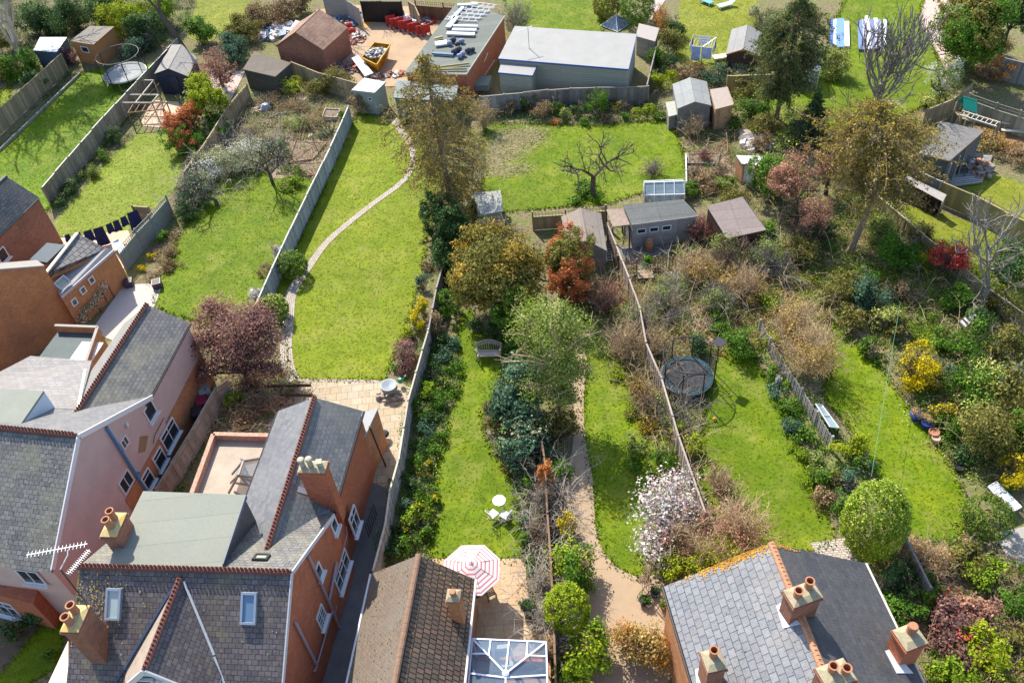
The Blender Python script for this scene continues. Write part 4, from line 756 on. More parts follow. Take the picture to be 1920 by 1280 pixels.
for M_ in (LA, LB, LC, LD, LE):
    Q = np.vstack([scatter(P, 40, rng0) for P, m in LP if m is M_]); n = len(Q); h = rng0.uniform(.008, .025, n); a = rng0.uniform(0, 2*np.pi, n); w = rng0.uniform(.03, .09, n)
    b = np.stack([Q[:, 0], Q[:, 1], np.full(n, .02)], 1); dx = np.stack([np.cos(a)*w, np.sin(a)*w, np.zeros(n)], 1); tip = np.stack([rng0.normal(0, .07, n), rng0.normal(0, .07, n), h], 1)
    stuff('grass', np.stack([b-dx, b+dx, b+tip], 1).reshape(-1, 3), 3, leafm('grass_'+GM[M_], *GP[GM[M_]], trans=.35), GLB[GM[M_]], 'grass')
Q = np.vstack([rng0.normal(0, 1, (k, 2))*s_+G(x, y)[:2] for x, y, s_, k in ((965, 262, (1.1, .9), 2600), (990, 256, (.6, .5), 900), (940, 288, (.9, .8), 1800), (925, 305, (.5, .7), 900), (950, 320, (.9, .4), 700))]); n = len(Q)
stuff('dry_grass_patch', leafmesh(np.stack([Q[:, 0], Q[:, 1], rng0.uniform(.025, .05, n)], 1), np.array([[0, 0, 2.5]])+np.zeros((n, 3)), .16, rng0), 4, leafm('dry_blades', (.24, .23, .09), (.33, .29, .14), (.4, .34, .2)), 'bleached worn patch at the left of the middle lawn', 'dry grass')
for M_ in (LA, LB, LC):
    E_ = []
    for P, m in LP:
        if m is not M_: continue
        for i in range(len(P)):
            a, b = P[i-1], P[i]; L = np.linalg.norm(b-a); k = int(L*34)
            if k and L < 60: E_.append(a+(b-a)*rng0.random((k, 1))+rng0.normal(0, .13, (k, 2)))
    Q = np.vstack(E_); n = len(Q); h = rng0.uniform(.05, .16, n); a = rng0.uniform(0, 2*np.pi, n); w = rng0.uniform(.03, .08, n); b = np.stack([Q[:, 0], Q[:, 1], np.full(n, .01)], 1); dx = np.stack([np.cos(a)*w, np.sin(a)*w, np.zeros(n)], 1); tip = np.stack([rng0.normal(0, .08, n), rng0.normal(0, .08, n), h], 1)
    stuff('edge_grass', np.stack([b-dx, b+dx, b+tip], 1).reshape(-1, 3), 3, MC['grass_'+GM[M_]], 'longer tufts fringing the edges of the '+GLB[GM[M_]].split(' grass')[0]+' lawns', 'grass')
def cover(pts, pal, dens, label, leaf=.11, h=.35, name='ground_cover', cat='ground cover', patch=.5):
    P = np.array([G(*p)[:2] for p in pts]); Q = scatter(P, patch*4, rng0)
    if len(Q) < 3: Q = scatter(P, 20, rng0)
    A = abs(sum(P[i-1][0]*P[i][1]-P[i][0]*P[i-1][1] for i in range(len(P))))/2; n = int(A*dens); k = rng0.integers(0, len(Q), n); hh = rng0.uniform(.25, 1., len(Q))*h
    C = np.stack([Q[k, 0]+rng0.normal(0, .22, n), Q[k, 1]+rng0.normal(0, .22, n), .03+hh[k]*rng0.random(n)], 1)
    stuff(name, leafmesh(C, np.array([[0, 0, 1.]])+rng0.normal(0, .2, (n, 3)), leaf, rng0), 4, LM(pal), label, cat)
def brambles(pts, n, tw, label, h=(.5, 1.6), L=(.8, 2.2), name='bramble', th=.012):
    P = np.array([G(*p)[:2] for p in pts]); A = abs(sum(P[i-1][0]*P[i][1]-P[i][0]*P[i-1][1] for i in range(len(P))))/2; Q = scatter(P, n/A*1.2, rng0)[:n]; seg = []
    for q in Q:
        a = rng0.uniform(0, 6.28); l_ = rng0.uniform(*L); hh = rng0.uniform(*h); b0 = V3(q[0], q[1], .02); e = b0+V3(math.cos(a)*l_, math.sin(a)*l_, hh*rng0.uniform(.3, 1.1)); m = (b0+e)/2+V3(0, 0, hh*.6); prev = b0
        pts2 = [(1-t)**2*b0+2*t*(1-t)*m+t*t*e for t in (.25, .5, .75, 1.)]
        for i, p_ in enumerate(pts2): seg.append((*prev, *p_, th*(1.5-.3*i), th*(1.2-.3*i))); prev = p_
        for k in range(6):
            t = rng0.uniform(.25, 1); s0 = (1-t)**2*b0+2*t*(1-t)*m+t*t*e; dd = unit(rng0.normal(0, 1, 3)+[math.cos(a)*.5, math.sin(a)*.5, .5])*l_*rng0.uniform(.15, .4); seg.append((*s0, *(s0+dd), th*.6, th*.3))
    stuff(name, tubes(seg), 4, TM(tw), label, 'brambles')
def flecks(parent, pl, n, pal, size, name='lichen', foc=None, k=1.):
    p0, pu, pv = map(np.array, pl); g = np.random.default_rng(n); uv = g.random((n, 2)) if foc is None else np.clip(g.normal(foc[:2], foc[2], (n, 2)), 0, 1)
    nn = unit(np.cross(pu-p0, pv-p0)); nn = nn if nn[2] > 0 else -nn; C = p0+(pu-p0)*uv[:, :1]+(pv-p0)*uv[:, 1:]+nn*.022
    a = unit(pu-p0); b = np.cross(nn, a); s = size*g.uniform(.3, 1.2, (n, 1)); t = g.uniform(0, 6.28, (n, 5)); co = np.stack([C+s*(a*math.cos(q)+b*math.sin(q))*(.7+.5*g.random((n, 1))) for q in np.linspace(0, 5.03, 5)], 1).reshape(-1, 3)
    quick(name, co, n, 5, leafm('fleck_'+pal, *FP[pal], trans=.01), parent)
FP = dict(lichen=((.3, .22, .05), (.36, .33, .2), (.5, .3, .04)), moss=((.07, .075, .02), (.1, .1, .035), (.15, .13, .05)), grey=((.2, .2, .18), (.28, .28, .25), (.33, .32, .27)), orange=((.42, .2, .04), (.55, .3, .04), (.3, .14, .05)))
BH, RH, UH, SH = (next(o for o in ORG if o.name == q) for q in ('brick_house', 'rendered_house', 'bungalow', 'slate_roofed_house'))
flecks(BH, (PF[0], PF[1], PF[0]+(PF[2]-PF[1])), 420, 'lichen', .04, foc=(.04, .2, .12)); flecks(BH, (PF[0], PF[1], PF[0]+(PF[2]-PF[1])), 160, 'moss', .03, 'moss'); flecks(BH, (PF[0], PF[1], PF[0]+(PF[2]-PF[1])), 110, 'grey', .035); flecks(BH, (PR[0], PR[1], PR[0]+(PR[2]-PR[1])), 110, 'grey', .035)
for q_ in (PLf, PRf): flecks(SH, (q_[0], q_[1]-(q_[1]-q_[0])*.35, q_[2]), 90, 'moss', .022, 'moss')
flecks(SH, (p0, L0, p0+ru*.5), 420, 'orange', .05, foc=(.3, .12, .22)); flecks(SH, (p0, r0, p0+ru*.35), 60, 'orange', .05, foc=(.1, .2, .1)); flecks(RH, (AP, AP+dl_h, b_h), 180, 'moss', .03, 'moss'); flecks(RH, (AP, AP+dl_h, b_h), 90, 'grey', .03)
flecks(UH, UPL, 260, 'moss', .035, 'moss'); flecks(UH, UPR, 180, 'orange', .045)
# ================================================================ fences
SN = [0]
def fence(pts, h, m, label, board=.15, pw=1.83, cap=True, gravel=None, trellis=0, post=None, kind='board', cat='fence', name='fence', gap=.0, jag=.0, z0=0., world=False):
    SN[0] += 1; rnd = random.Random(SN[0]); P = [V3(*p) for p in pts] if world else [gz(x, y, h+z0) for x, y in pts]; P = [V3(p[0], p[1], z0) for p in P]
    t = thing(name, label, cat, P[0]); post = post or m
    bays = []
    for a, b in zip(P, P[1:]):
        L = np.linalg.norm(b-a); k = max(1, round(L/pw)); bays += [(a+(b-a)*i/k, a+(b-a)*(i+1)/k) for i in range(k)]
    up = V3(0, 0, 1); th = h-trellis
    for i, (a, b) in enumerate(bays):
        th = h-trellis+rnd.uniform(-.04, .03); d = b-a; L = np.linalg.norm(d); u = d/L; nrm = V3(-u[1], u[0], 0); M = np.stack([u, nrm, up], 1); pb = MB(); dz_ = rnd.uniform(-.035, .035); pb.box(a+up*(h+.07)/2, (.1, .1, h+.07), M=M); pb.build('post', post, t)
        mb = MB(); q = .0
        z1 = gravel or .03
        if gravel: mb.box((a+b)/2+up*gravel/2, (L-.1, .05, gravel), M=M)
        if kind == 'board':
            n = max(2, int((L-.08)/board))
            for k in range(n):
                c = a+u*(.05+(L-.1)*(k+.5)/n); hh = th-.03-rnd.random()*jag
                mb.box(c+nrm*(.012 if k % 2 else -.006)+up*(z1+hh)/2, ((L-.1)/n*(1-gap), .02, hh-z1), M=M)
            mb.box((a+b)/2+nrm*.035+up*(th*.3), (L-.1, .035, .06), M=M); mb.box((a+b)/2+nrm*.035+up*(th*.8), (L-.1, .035, .06), M=M)
        elif kind == 'slab':
            n = 5
            for k in range(n): mb.box((a+b)/2+nrm*(.006*(k % 2))+up*(z1+(th-z1)*(k+.5)/n), (L-.1, .05, (th-z1)/n-.012), M=M)
        elif kind == 'lattice' or kind == 'lap':
            if kind == 'lap':
                n = int((th-z1)/.12)
                for k in range(n): mb.box((a+b)/2+nrm*(.012*(k % 2))+up*(z1+(th-z1)*(k+.5)/n), (L-.1, .015, .135), M=M)
            else:
                n = int(L/.16)
                for k in range(n+1): mb.box(a+u*(L*k/max(n, 1))+up*h/2, (.025, .02, h-.1), M=M)
                for k in range(int(h/.16)): mb.box((a+b)/2+up*(.1+.16*k)+nrm*.018, (L-.04, .015, .025), M=M)
        if trellis:
            n = int(L/.2)
            for k in range(n+1): mb.box(a+u*(L*k/n)+up*(th+trellis/2), (.025, .02, trellis), M=M)
            mb.box((a+b)/2+up*(th+trellis*.5)+nrm*.02, (L, .015, .025), M=M); mb.box((a+b)/2+up*(h-.01), (L, .04, .03), M=M)
        mb.build('panel', m, t)
        if cap and kind != 'lattice': c = MB(); c.box((a+b)/2+up*(th+.015 if not trellis else th), (L-.1, .09, .035), M=M); c.build('cap_rail', plain('pale_cap', (.36, .34, .3)) if cap == 2 else m, t)
    pb = MB(); pb.box(P[-1]+up*(h+.05)/2, (.1, .1, h+.05)); pb.build('post', post, t)
    return t
fence([(-80, 278), (0, 203), (114, 102)], 1.7, WOOD_T, 'tall tan board fence along the left side of the far left lawn')
fence([(332, 73), (215, 196), (150, 268), (78, 352)], 1.7, plain('fence_grey_tan', (.24, .21, .15), .85, .25, 4), 'long grey tan fence between the two left lawns, running behind the trampoline', cap=2)
fence([(462, 158), (432, 194), (388, 262), (345, 322)], 1.5, WOOD_T, 'weathered fence half hidden by shrubs beside the untidy allotment plot', jag=.1)
fence([(310, 367), (278, 404), (252, 430), (219, 470)], 1.75, plain('concrete_panel', (.22, .23, .2), .9, .3, 3), 'concrete panel fence topped with low trellis next to the washing line', kind='slab', trellis=.3, gravel=.25)
fence([(653, 200), (643, 223), (619, 276), (591, 334), (575, 366), (543, 432), (509, 505), (480, 570)], 1.5, plain('blue_grey_wood', (.3, .32, .33), .85, .2, 5), 'long silvery grey fence along the left side of the brick path lawn', cap=2, board=.3)
fence([(546, 117), (600, 138), (690, 163)], 1.6, WOOD_T, 'tan fence behind the overgrown plot, below the brick garage', gravel=.2)
fence([(803, 618), (792, 655), (780, 697), (765, 750), (757, 800), (747, 862), (731, 920), (722, 985), (700, 1068)], 1.5, plain('ivy_grey_boards', (.4, .36, .3), .9, .35, 3), 'wavy pale weathered fence between the paved alley and the flower border', jag=.06, gravel=.2)
fence([(835, 480), (818, 540), (803, 618)], 1.5, WOOD_W, 'grey fence behind the round green bush near the swing seat')
fence([(1139, 420), (1155, 459), (1179, 520), (1200, 579), (1211, 641), (1240, 708), (1261, 779), (1272, 817), (1298, 891), (1322, 960)], 1.6, plain('bleached_boards', (.29, .24, .2), .85, .3, 5), 'long bleached board fence running from the sheds down past the dark trampoline', gap=.15, jag=.12)
fence([(1426, 600), (1465, 669), (1505, 728), (1562, 818)], 1.1, plain('silver_picket', (.3, .28, .27), .85, .3, 5), 'leaning silvery picket fence with the glass cold frame against it', gap=.45, board=.14, cap=False, jag=.08)
fence([(1701, 311), (1766, 341)], 1.6, WOOD_G, 'short grey stretch of fence behind the log store')
fence([(1766, 341), (1823, 365), (1880, 395), (1960, 432)], 1.6, WOOD_N, 'new yellowish close board fence right of the log store')
fence([(1622, 346), (1698, 411), (1844, 533), (1930, 594)], 1.2, plain('slatted_tan', (.33, .27, .15), .85, .25, 5), 'thin slatted tan fence running down to the right edge under the bare tree', gap=.4)
fence([(900, 181), (945, 177), (982, 174)], 1.5, WOOD_G, 'left section of the back fence below the grey outbuilding')
fence([(982, 174), (1027, 169), (1070, 166), (1115, 165), (1160, 165), (1216, 162)], 1.5, plain('mauve_grey_boards', (.22, .19, .17), .9, .3, 4), 'old brown grey fence behind the shrubs and under the grey outbuilding', jag=.05)
fence([(1213, 160), (1230, 90)], 1.4, WOOD_W, 'short side fence at the right end of the grey outbuilding')
fence([(1365, 143), (1445, 140)], 1.4, WOOD_N, 'low tan fence below the dark red shed')
fence([(605, -8), (645, -2), (672, 16)], 1.9, CONC, 'concrete boundary wall left of the black gate', kind='slab', name='wall', cat='wall'); fence([(676, 3), (752, 3)], 2.0, plain('black_gate', (.012, .012, .012), .5), 'wide black double gate of the builders yard', name='gate', cat='gate')
fence([(766, 4), (778, 12), (786, 30)], 1.8, WOOD_T, 'curved tan fence panel right of the black gate'); fence([(778, 2), (830, 6), (885, 10)], 1.7, WOOD_B, 'dark trellis topped fence behind the builders yard', trellis=.4)
fence([(1825, 157), (1788, 186), (1738, 206)], 1.6, WOOD_T, 'curved tan fence behind the white flowering tree at upper right')
fence([(1819, 176), (1870, 194), (1960, 222)], 1.9, plain('grey_green_fence', (.26, .25, .19), .85, .2, 4), 'fence with green trellis top behind the climbing frame', trellis=.5)
fence([(1885, 110), (1960, 128)], 1.7, WOOD_G, 'grey fence beside the copper hedge at the right edge')
fence([(425, 716), (404, 728), (350, 822), (292, 915)], 1.5, plain('alley_fence', (.27, .23, .19), .85, .25, 3), 'tan grey fence between the pink house and the flat roofed extension', gravel=.25, board=.3)
fence([(1008, 770), (1022, 870), (1026, 960), (1032, 1040), (1038, 1160), (1042, 1290)], 1.3, WOOD_B, 'low brown fence smothered by bare climbers left of the curved path', jag=.1)
fence([(1135, 385), (1137, 340+45)], 1.7, WOOD_T, 'stub of tan fence at the corner of the workshop'); fence([(998, 398), (1060, 394), (1135, 388)], 1.5, WOOD_T, 'tan trellis topped fence behind the brown shed', trellis=.35)
fence([(1158, 480), (1194, 486)], 1.3, WOOD_B, 'square brown trellis left of the small wooden deck', kind='lattice', name='trellis', cat='trellis'); fence([(1228, 482), (1262, 480), (1300, 478)], 1.3, WOOD_B, 'brown trellis screen right of the small wooden deck', kind='lattice', name='trellis', cat='trellis')
fence([(247, 386), (278, 388)], 1.6, WOOD_T, 'slatted screen at the top end of the washing line', kind='lap', name='trellis', cat='screen')
fence([(144, 93), (182, 95)], 1.0, WOOD_T, 'small tan trellis below the orange cabin', kind='lattice', name='trellis', cat='trellis')
fence([(1286, 290), (1287, 340)], .25, WHITE, 'low white edging board beside the dug vegetable bed', kind='lap', name='edging_board', cat='edging')
fence([(1700, 1010), (1745, 1100)], 1.2, WOOD_W, 'rotting grey fence beside the tall dry grass', gap=.1, jag=.2)
tag(obj1(MB().bar(gz(0, 281, .12), gz(150, 138, .12), .15, .2), 'sleeper_edging', WOOD_W, 'long grey sleeper edging beside the far left lawn', 'edging', gz(0, 281)))
# ================================================================ sheds
def shed(label, nl, nr, fr, fl, ze, zr=None, wall=WOOD_W, roof=FELT_G, axis='gable', door=None, win=None, name='shed', cat='shed', inset=.1, z0=0, fascia=None, lap=True, wallz=None):
    """roof corners as pixels at eaves height; gable: ridge runs near to far; mono: near edge at ze, far edge at zr"""
    if axis == 'mono': c = [gz(*nl, ze), gz(*nr, ze), gz(*fr, zr or ze), gz(*fl, zr or ze)]
    elif axis == 'side': c = [gz(*nl, ze), gz(*nr, zr), gz(*fr, zr), gz(*fl, ze)]
    else: c = [gz(*p, ze) for p in (nl, nr, fr, fl)]
    # keep the roof a rectangle
    ctr = sum(c)/4; base = V3(ctr[0], ctr[1], z0); t = thing(name, label, cat, base)
    cn = [p+unit(V3(ctr[0]-p[0], ctr[1]-p[1], 0))*inset for p in c]; mb = MB()
    if axis == 'gable':
        a, b = (c[0]+c[1])/2, (c[2]+c[3])/2; a[2] = b[2] = zr; ia, ib = (cn[0]+cn[1])/2, (cn[2]+cn[3])/2
        mb.prism([cn[0], ia, ib, cn[3]], [ze-.04, zr-.08, zr-.08, ze-.04], z0); mb.prism([ia, cn[1], cn[2], ib], [zr-.08, ze-.04, ze-.04, zr-.08], z0); w = mb.build('wall', wall, t)
        slabpart(t, 'roof', [c[0], a, b, c[3]], roof, .05); slabpart(t, 'roof', [a, c[1], c[2], b], roof, .05)
        barspart(t, 'fascia', [(c[0]+V3(0, -.02, -.03), a+V3(0, -.02, -.03)), (a+V3(0, -.02, -.03), c[1]+V3(0, -.02, -.03))], .03, .1, fascia or wall); slabpart(t, 'ridge', [a+unit(c[0]-a)*.15+V3(0, 0, .03), a+V3(0, 0, .03), b+V3(0, 0, .03), b+unit(c[3]-b)*.15+V3(0, 0, .03)], roof, .02)
    else:
        mb.prism(cn, [p[2]-.04 for p in c], z0); w = mb.build('wall', wall, t); slabpart(t, 'roof', c, roof, .06)
        barspart(t, 'fascia', [(c[0]+V3(0, -.02, -.04), c[1]+V3(0, -.02, -.04)), (c[1]+V3(.02, 0, -.04), c[2]+V3(.02, 0, -.04))], .03, .12, fascia or wall)
    p, q = cn[0], cn[1]; u = unit(V3(*(q-p)[:2], 0)); L = np.linalg.norm((q-p)[:2]); n = V3(u[1], -u[0], 0)
    if lap:
        bb = MB()
        k_ = int((ze-z0-.1)/.16)
        for k in range(k_): z = z0+.1+.16*k; bb.bar(V3(p[0], p[1], z)+n*.008, V3(q[0], q[1], z)+n*.008, .02, .03)
        bb.build('cladding', wall, t)
    if door is not None:
        x, w_, m_ = door; c_ = V3(*(p+u*L*x)[:2], z0+.92); M = np.stack([u, n, V3(0, 0, 1)], 1); mb = MB(); mb.box(c_+n*.02, (w_, .05, 1.7), M=M)
        for s in (-.5, .5): mb.box(c_+n*.03+u*s*w_, (.06, .06, 1.75), M=M)
        d = mb.build('door', m_, t); k = MB(); k.box(c_+n*.06+u*w_*.35, (.03, .05, .12), M=M); k.build('handle', DARK, d)
    if win is not None:
        for x, w_, h_ in win: window(t, 0, 0, p, q, w_, h_, 1, 0, False, wall) if False else None; mk = [(x, w_, h_)]; 
        for x, w_, h_ in win:
            c_ = V3(*(p+u*L*x)[:2], z0+(ze-z0)*.68); M = np.stack([u, n, V3(0, 0, 1)], 1); f = MB()
            for s in (-1, 1): f.box(c_+n*.03+u*s*w_/2, (.06, .06, h_), M=M); f.box(c_+n*.03+V3(0, 0, s*h_/2), (w_, .06, .06), M=M)
            fr_ = f.build('window', WHITE if wall is not WOOD_W else wall, t); g = MB(); g.box(c_+n*.015, (w_-.06, .03, h_-.06), M=M); g.build('pane', GLASS, fr_)
    return t
SAGE = bricky('sage_cladding', (.3, .31, .25), (.33, .34, .28), (.16, .17, .14), 60, .15, .012, .7, gn=.2, bump=.3); ROOFG = plain('outbuilding_roof', (.25, .248, .24), .75, .18, .7, bump=.1); BLUEF = plain('bright_blue_fascia', (.03, .1, .35), .5)
shed('long grey outbuilding with pale flat roof, sage boarded walls and blue fascia', (934, 110), (1178, 130), (1194, 64), (965, 49), 2.7, 2.9, SAGE, ROOFG, 'mono', fascia=BLUEF, name='outbuilding', cat='outbuilding')
shed('small sage lobby with flat roof at the left end of the grey outbuilding', (934, 136), (998, 142), (1007, 122), (940, 117), 2.3, 2.35, SAGE, ROOFG, 'mono', fascia=BLUEF, name='lobby', cat='outbuilding')
A = thing('television_aerial', 'white aerial on a tall pole standing at the lobby of the grey outbuilding', 'aerial', gz(996, 150)); pp = gz(996, 150); barspart(A, 'mast', [(pp, pp+V3(0, 0, 4.6))], .05, .05, METAL); tp = pp+V3(0, 0, 4.5)
yagi(A, tp+V3(-.9, -.25, -.1), tp+V3(.35, .15, .05), 8, .12, 0)
shed('flat roofed brick store loaded with ladders and building materials', (760, 134), (874, 139), (946, 30), (858, 2), 2.8, 2.8, BRICK, felt('dark_green_grey_felt', (.13, .145, .13)), 'mono', fascia=CREAM, name='store', cat='outbuilding', lap=False)
shed('brick garage with brown tiled gable roof in the builders yard', (517, 86), (606, 94), (653, 52), (560, 42), 2.3, 3.7, BRICK_D, TILE_T, 'gable', name='garage', cat='garage', lap=False)
shed('orange timber cabin with grey roof at the top left', (131, 77), (175, 84), (214, 50), (168, 49), 2.1, 2.3, WOOD_O, felt('mottled_grey_roof', (.2, .18, .155)), 'mono', win=[(.5, .8, .5)], name='cabin', cat='cabin')
shed('small shed with blue walls and snowy white mottled roof at the top left', (62, 95), (106, 98), (126, 70), (75, 70), 1.8, 1.8, plain('slate_blue_boards', (.05, .09, .13), .7), plain('blotched_white_roof', (.55, .56, .62), .7, .55, 5), 'mono')
shed('dark navy summerhouse with pale grey gable roof beside the pergola', (289, 139), (353, 144), (369, 108), (322, 84), 1.9, 2.5, NAVYW, felt('driftwood_roof', (.24, .225, .21)), 'gable', door=(.5, .8, NAVYW), name='summerhouse', cat='summerhouse')
shed('rickety dark shed with patched brown roof behind the overgrown plot', (455, 130), (516, 144), (546, 118), (476, 97), 1.8, 1.9, plain('rotten_boards', (.08, .075, .06), .9, .4, 4), felt('patched_roof', (.12, .1, .08)), 'mono')
shed('small grey green shed with dirty white roof at the end of the brick path', (659, 169), (702, 174), (723, 154), (683, 146), 2.0, 2.05, plain('grey_green_boards', (.26, .28, .25), .8), plain('dirty_white_roof', (.5, .49, .49), .7, .25, 4), 'mono', win=[(.75, .3, .25)])
shed('long turquoise walled shed behind the tall drooping conifer', (738, 183), (853, 191), (858, 160), (744, 150), 2.0, 2.1, plain('teal_boards', (.06, .13, .135), .7), felt('pale_teal_roof', (.2, .235, .235)), 'mono')
shed('low grey lean-to shed right of the grey outbuilding', (1192, 68), (1228, 78), (1236, 53), (1198, 44), 1.7, 1.7, WOOD_W, plain('weathered_roof', (.3, .27, .25), .9), 'mono')
shed('shed with two tone grey felt gable roof near the middle of the top', (1270, 204), (1334, 198), (1325, 153), (1261, 158), 1.9, 2.35, WOOD_W, felt('two_tone_felt', (.24, .25, .25)), 'gable')
shed('narrow golden brown tool shed with flat sloping roof, right of the two tone shed', (1341, 205), (1375, 196), (1363, 163), (1331, 168), 1.9, 2.0, plain('golden_boards', (.36, .24, .13), .8), plain('brown_grey_roof', (.3, .25, .22), .85), 'mono', door=(.5, .6, plain('golden_boards', (.36, .24, .13))))
shed('knee high wooden locker against the left of the two tone shed', (1254, 219), (1273, 214), (1266, 189), (1248, 192), 1.2, 1.3, WOOD_W, plain('pale_lid', (.34, .34, .3), .85), 'mono', name='locker', cat='locker')
shed('dark red brown shed with silver grey gable roof on the top right lawn', (1361, 102), (1424, 105), (1429, 61), (1372, 55), 1.7, 2.2, WOOD_D, felt('silver_felt', (.23, .225, .22)), 'gable', fascia=WOOD_O)
shed('brown felted gable shed with a bright sunlit strip, right of the red photinia', (1064, 458), (1138, 470), (1127, 400), (1052, 406), 1.9, 2.45, WOOD_W, felt('tan_brown_felt', (.22, .185, .16)), 'gable', door=(.45, .75, WOOD_B))
shed('timber workshop with dark felt roof, window strip and plank door', (1184, 421), (1308, 405), (1279, 374), (1168, 384), 1.95, 2.3, plain('grey_timber', (.3, .28, .27), .8, .15, 5), felt('green_black_felt', (.13, .135, .13)), 'mono', door=(.84, .85, WOOD_W), win=[(.14, .55, .35), (.34, .55, .35), (.54, .55, .35)], name='workshop', cat='workshop')
t = thing('porch', 'leaf covered open porch roof at the left end of the timber workshop', 'porch', gz(1165, 450)); pc = [gz(1149, 425, 1.9), gz(1181, 421, 1.9), gz(1168, 390, 2.0), gz(1137, 393, 2.0)]; slabpart(t, 'roof', pc, plain('leaf_littered_roof', (.26, .2, .16), .95, .4, 5), .06)
for p in pc: mb = MB(); mb.bar(V3(p[0], p[1], 0), p-V3(0, 0, .06), .08); mb.build('post', WOOD_D, t)
shed('square shed with faded mauve brown flat roof right of the workshop', (1363, 447), (1437, 431), (1392, 369), (1325, 386), 2.1, 2.3, WOOD_D, felt('faded_mauve_roof', (.2, .165, .155)), 'mono')
shed('small pale roofed hut with orange frame above the vegetable bed', (1391, 307), (1441, 314), (1436, 293), (1380, 291), 1.7, 1.8, plain('orange_frame', (.42, .2, .1), .7), plain('mint_roof', (.45, .5, .48), .7), 'mono', door=(.3, .6, WHITE), name='hut', cat='hut')
shed('pale plastic storage box with sloping lid beside the dark ivy mass', (900, 403), (943, 395), (937, 357), (887, 362), 1.2, 1.4, plain('cream_plastic', (.42, .43, .36), .6), plain('pale_grey_lid', (.26, .27, .245), .7, .15, 2), 'mono', name='storage_box', cat='storage box', lap=False)
shed('black framed garden room with grey roof and decking at the right', (1722, 288), (1780, 302), (1846, 245), (1763, 227), 2.3, 2.4, plain('blue_grey_boards', (.09, .1, .11), .7), felt('streaked_grey_roof', (.16, .155, .15)), 'mono', fascia=WOOD_B, name='garden_room', cat='garden room')
deck = shed  # decking beside the garden room
t = thing('decking', 'grey timber decking with posts beside the garden room', 'decking', gz(1800, 320)); dp = [gz(1768, 350, .2), gz(1842, 340, .2), gz(1862, 290, .2), gz(1800, 290, .2)]; mb = MB()
for k in range(14): s_ = k/14; mb.bar(dp[0]+(dp[3]-dp[0])*s_, dp[1]+(dp[2]-dp[1])*s_, .14, .03)
mb.build('boards', WOOD_G, t); slabpart(t, 'frame', [p-V3(0, 0, .03) for p in dp], WOOD_W, .12)
for a_ in ((1784, 306), (1800, 292), (1812, 280)): 
    p = gz(*a_, 2.2); mb = MB(); mb.bar(V3(p[0], p[1], .2), p, .09); mb.build('post', WOOD_W, t)
t = thing('log_store', 'open fronted log store with corrugated roof against the close board fence', 'log store', gz(1737, 400)); lc = [gz(1697, 340, 1.3), gz(1768, 378, 1.3), gz(1775, 365, 1.5), gz(1701, 329, 1.5)]; slabpart(t, 'roof', lc, plain('corrugated_grey', (.3, .28, .26), .8, .3, 5), .05)
mb = MB(); g_ = [V3(p[0], p[1], 0) for p in lc]; mb.bar(g_[2]+V3(0, 0, .7), g_[3]+V3(0, 0, .7), .04, 1.3); mb.build('back_panel', WOOD_D, t); mb = MB(); mb.bar(g_[1]+V3(0, 0, .6), g_[2]+V3(0, 0, .7), .04, 1.2); mb.build('side_panel', WOOD_N, t)
for k in (0, 1, 3): mb = MB(); mb.bar(g_[k], lc[k], .08); mb.build('post', WOOD_W, t)
lg = MB(); rnd = random.Random(4)
for k in range(60):
    s_ = rnd.random(); c_ = g_[0]+(g_[1]-g_[0])*s_+(g_[3]-g_[0])*rnd.uniform(.2, .8)+V3(0, 0, rnd.uniform(.08, .75)); d_ = unit(g_[3]-g_[0])*.25; lg.tube([c_-d_, c_+d_], .07, 6)
tag(lg.build('log_pile', plain('split_logs', (.13, .08, .05), .9, .5, 6), None, g_[0]), 'heap of dark split logs inside the open log store', 'logs')
# greenhouses
def greenhouse(label, c4, ze, zr, stage=True):
    c = [gz(*p, ze) for p in c4]; a, b = (c[0]+c[3])/2, (c[1]+c[2])/2; a[2] = b[2] = zr; t = thing('greenhouse', label, 'greenhouse', V3(*(sum(c)/4)[:2], 0)); sg = []
    for p, q in ((c[0], c[1]), (c[3], c[2]), (a, b), (c[0], c[3]), (c[1], c[2]), (c[0], a), (c[3], a), (c[1], b), (c[2], b)): sg.append((p, q))
    for k in range(5):
        s_ = k/4; f0, f1, r_ = c[0]+(c[1]-c[0])*s_, c[3]+(c[2]-c[3])*s_, a+(b-a)*s_; sg += [(f0, r_), (f1, r_), (V3(f0[0], f0[1], 0), f0), (V3(f1[0], f1[1], 0), f1)]
    barspart(t, 'frame', sg, .05, .05, ALU)
    for p, q in ((c[0], c[1]), (c[3], c[2])): slabpart(t, 'glass_panel', [p-V3(0, 0, .02), q-V3(0, 0, .02), b-V3(0, 0, .02), a-V3(0, 0, .02)], GLASST, .01)
    for p, q in ((c[0], c[1]), (c[1], c[2]), (c[2], c[3]), (c[3], c[0])): slabpart(t, 'glass_panel', [p, q, V3(q[0], q[1], .05), V3(p[0], p[1], .05)], GLASST, .01, (.005, .005, 0))
    if stage: mb = MB(); m_ = [V3(p[0], p[1], .6) for p in c]; cc_ = sum(m_)/4; mb.slab([cc_+(p-cc_)*.8 for p in m_], .05); mb.build('staging', plain('blue_clutter', (.2, .28, .34), .6, .6, 3), t)
    return t
greenhouse('low aluminium greenhouse full of pots at the foot of the middle lawn', [(1208, 366), (1284, 364), (1280, 337), (1207, 340)], 1.3, 1.75); greenhouse('tall misty glass greenhouse half behind the dark conifer', [(1500, 135), (1537, 133), (1536, 104), (1502, 106)], 1.6, 2.3)
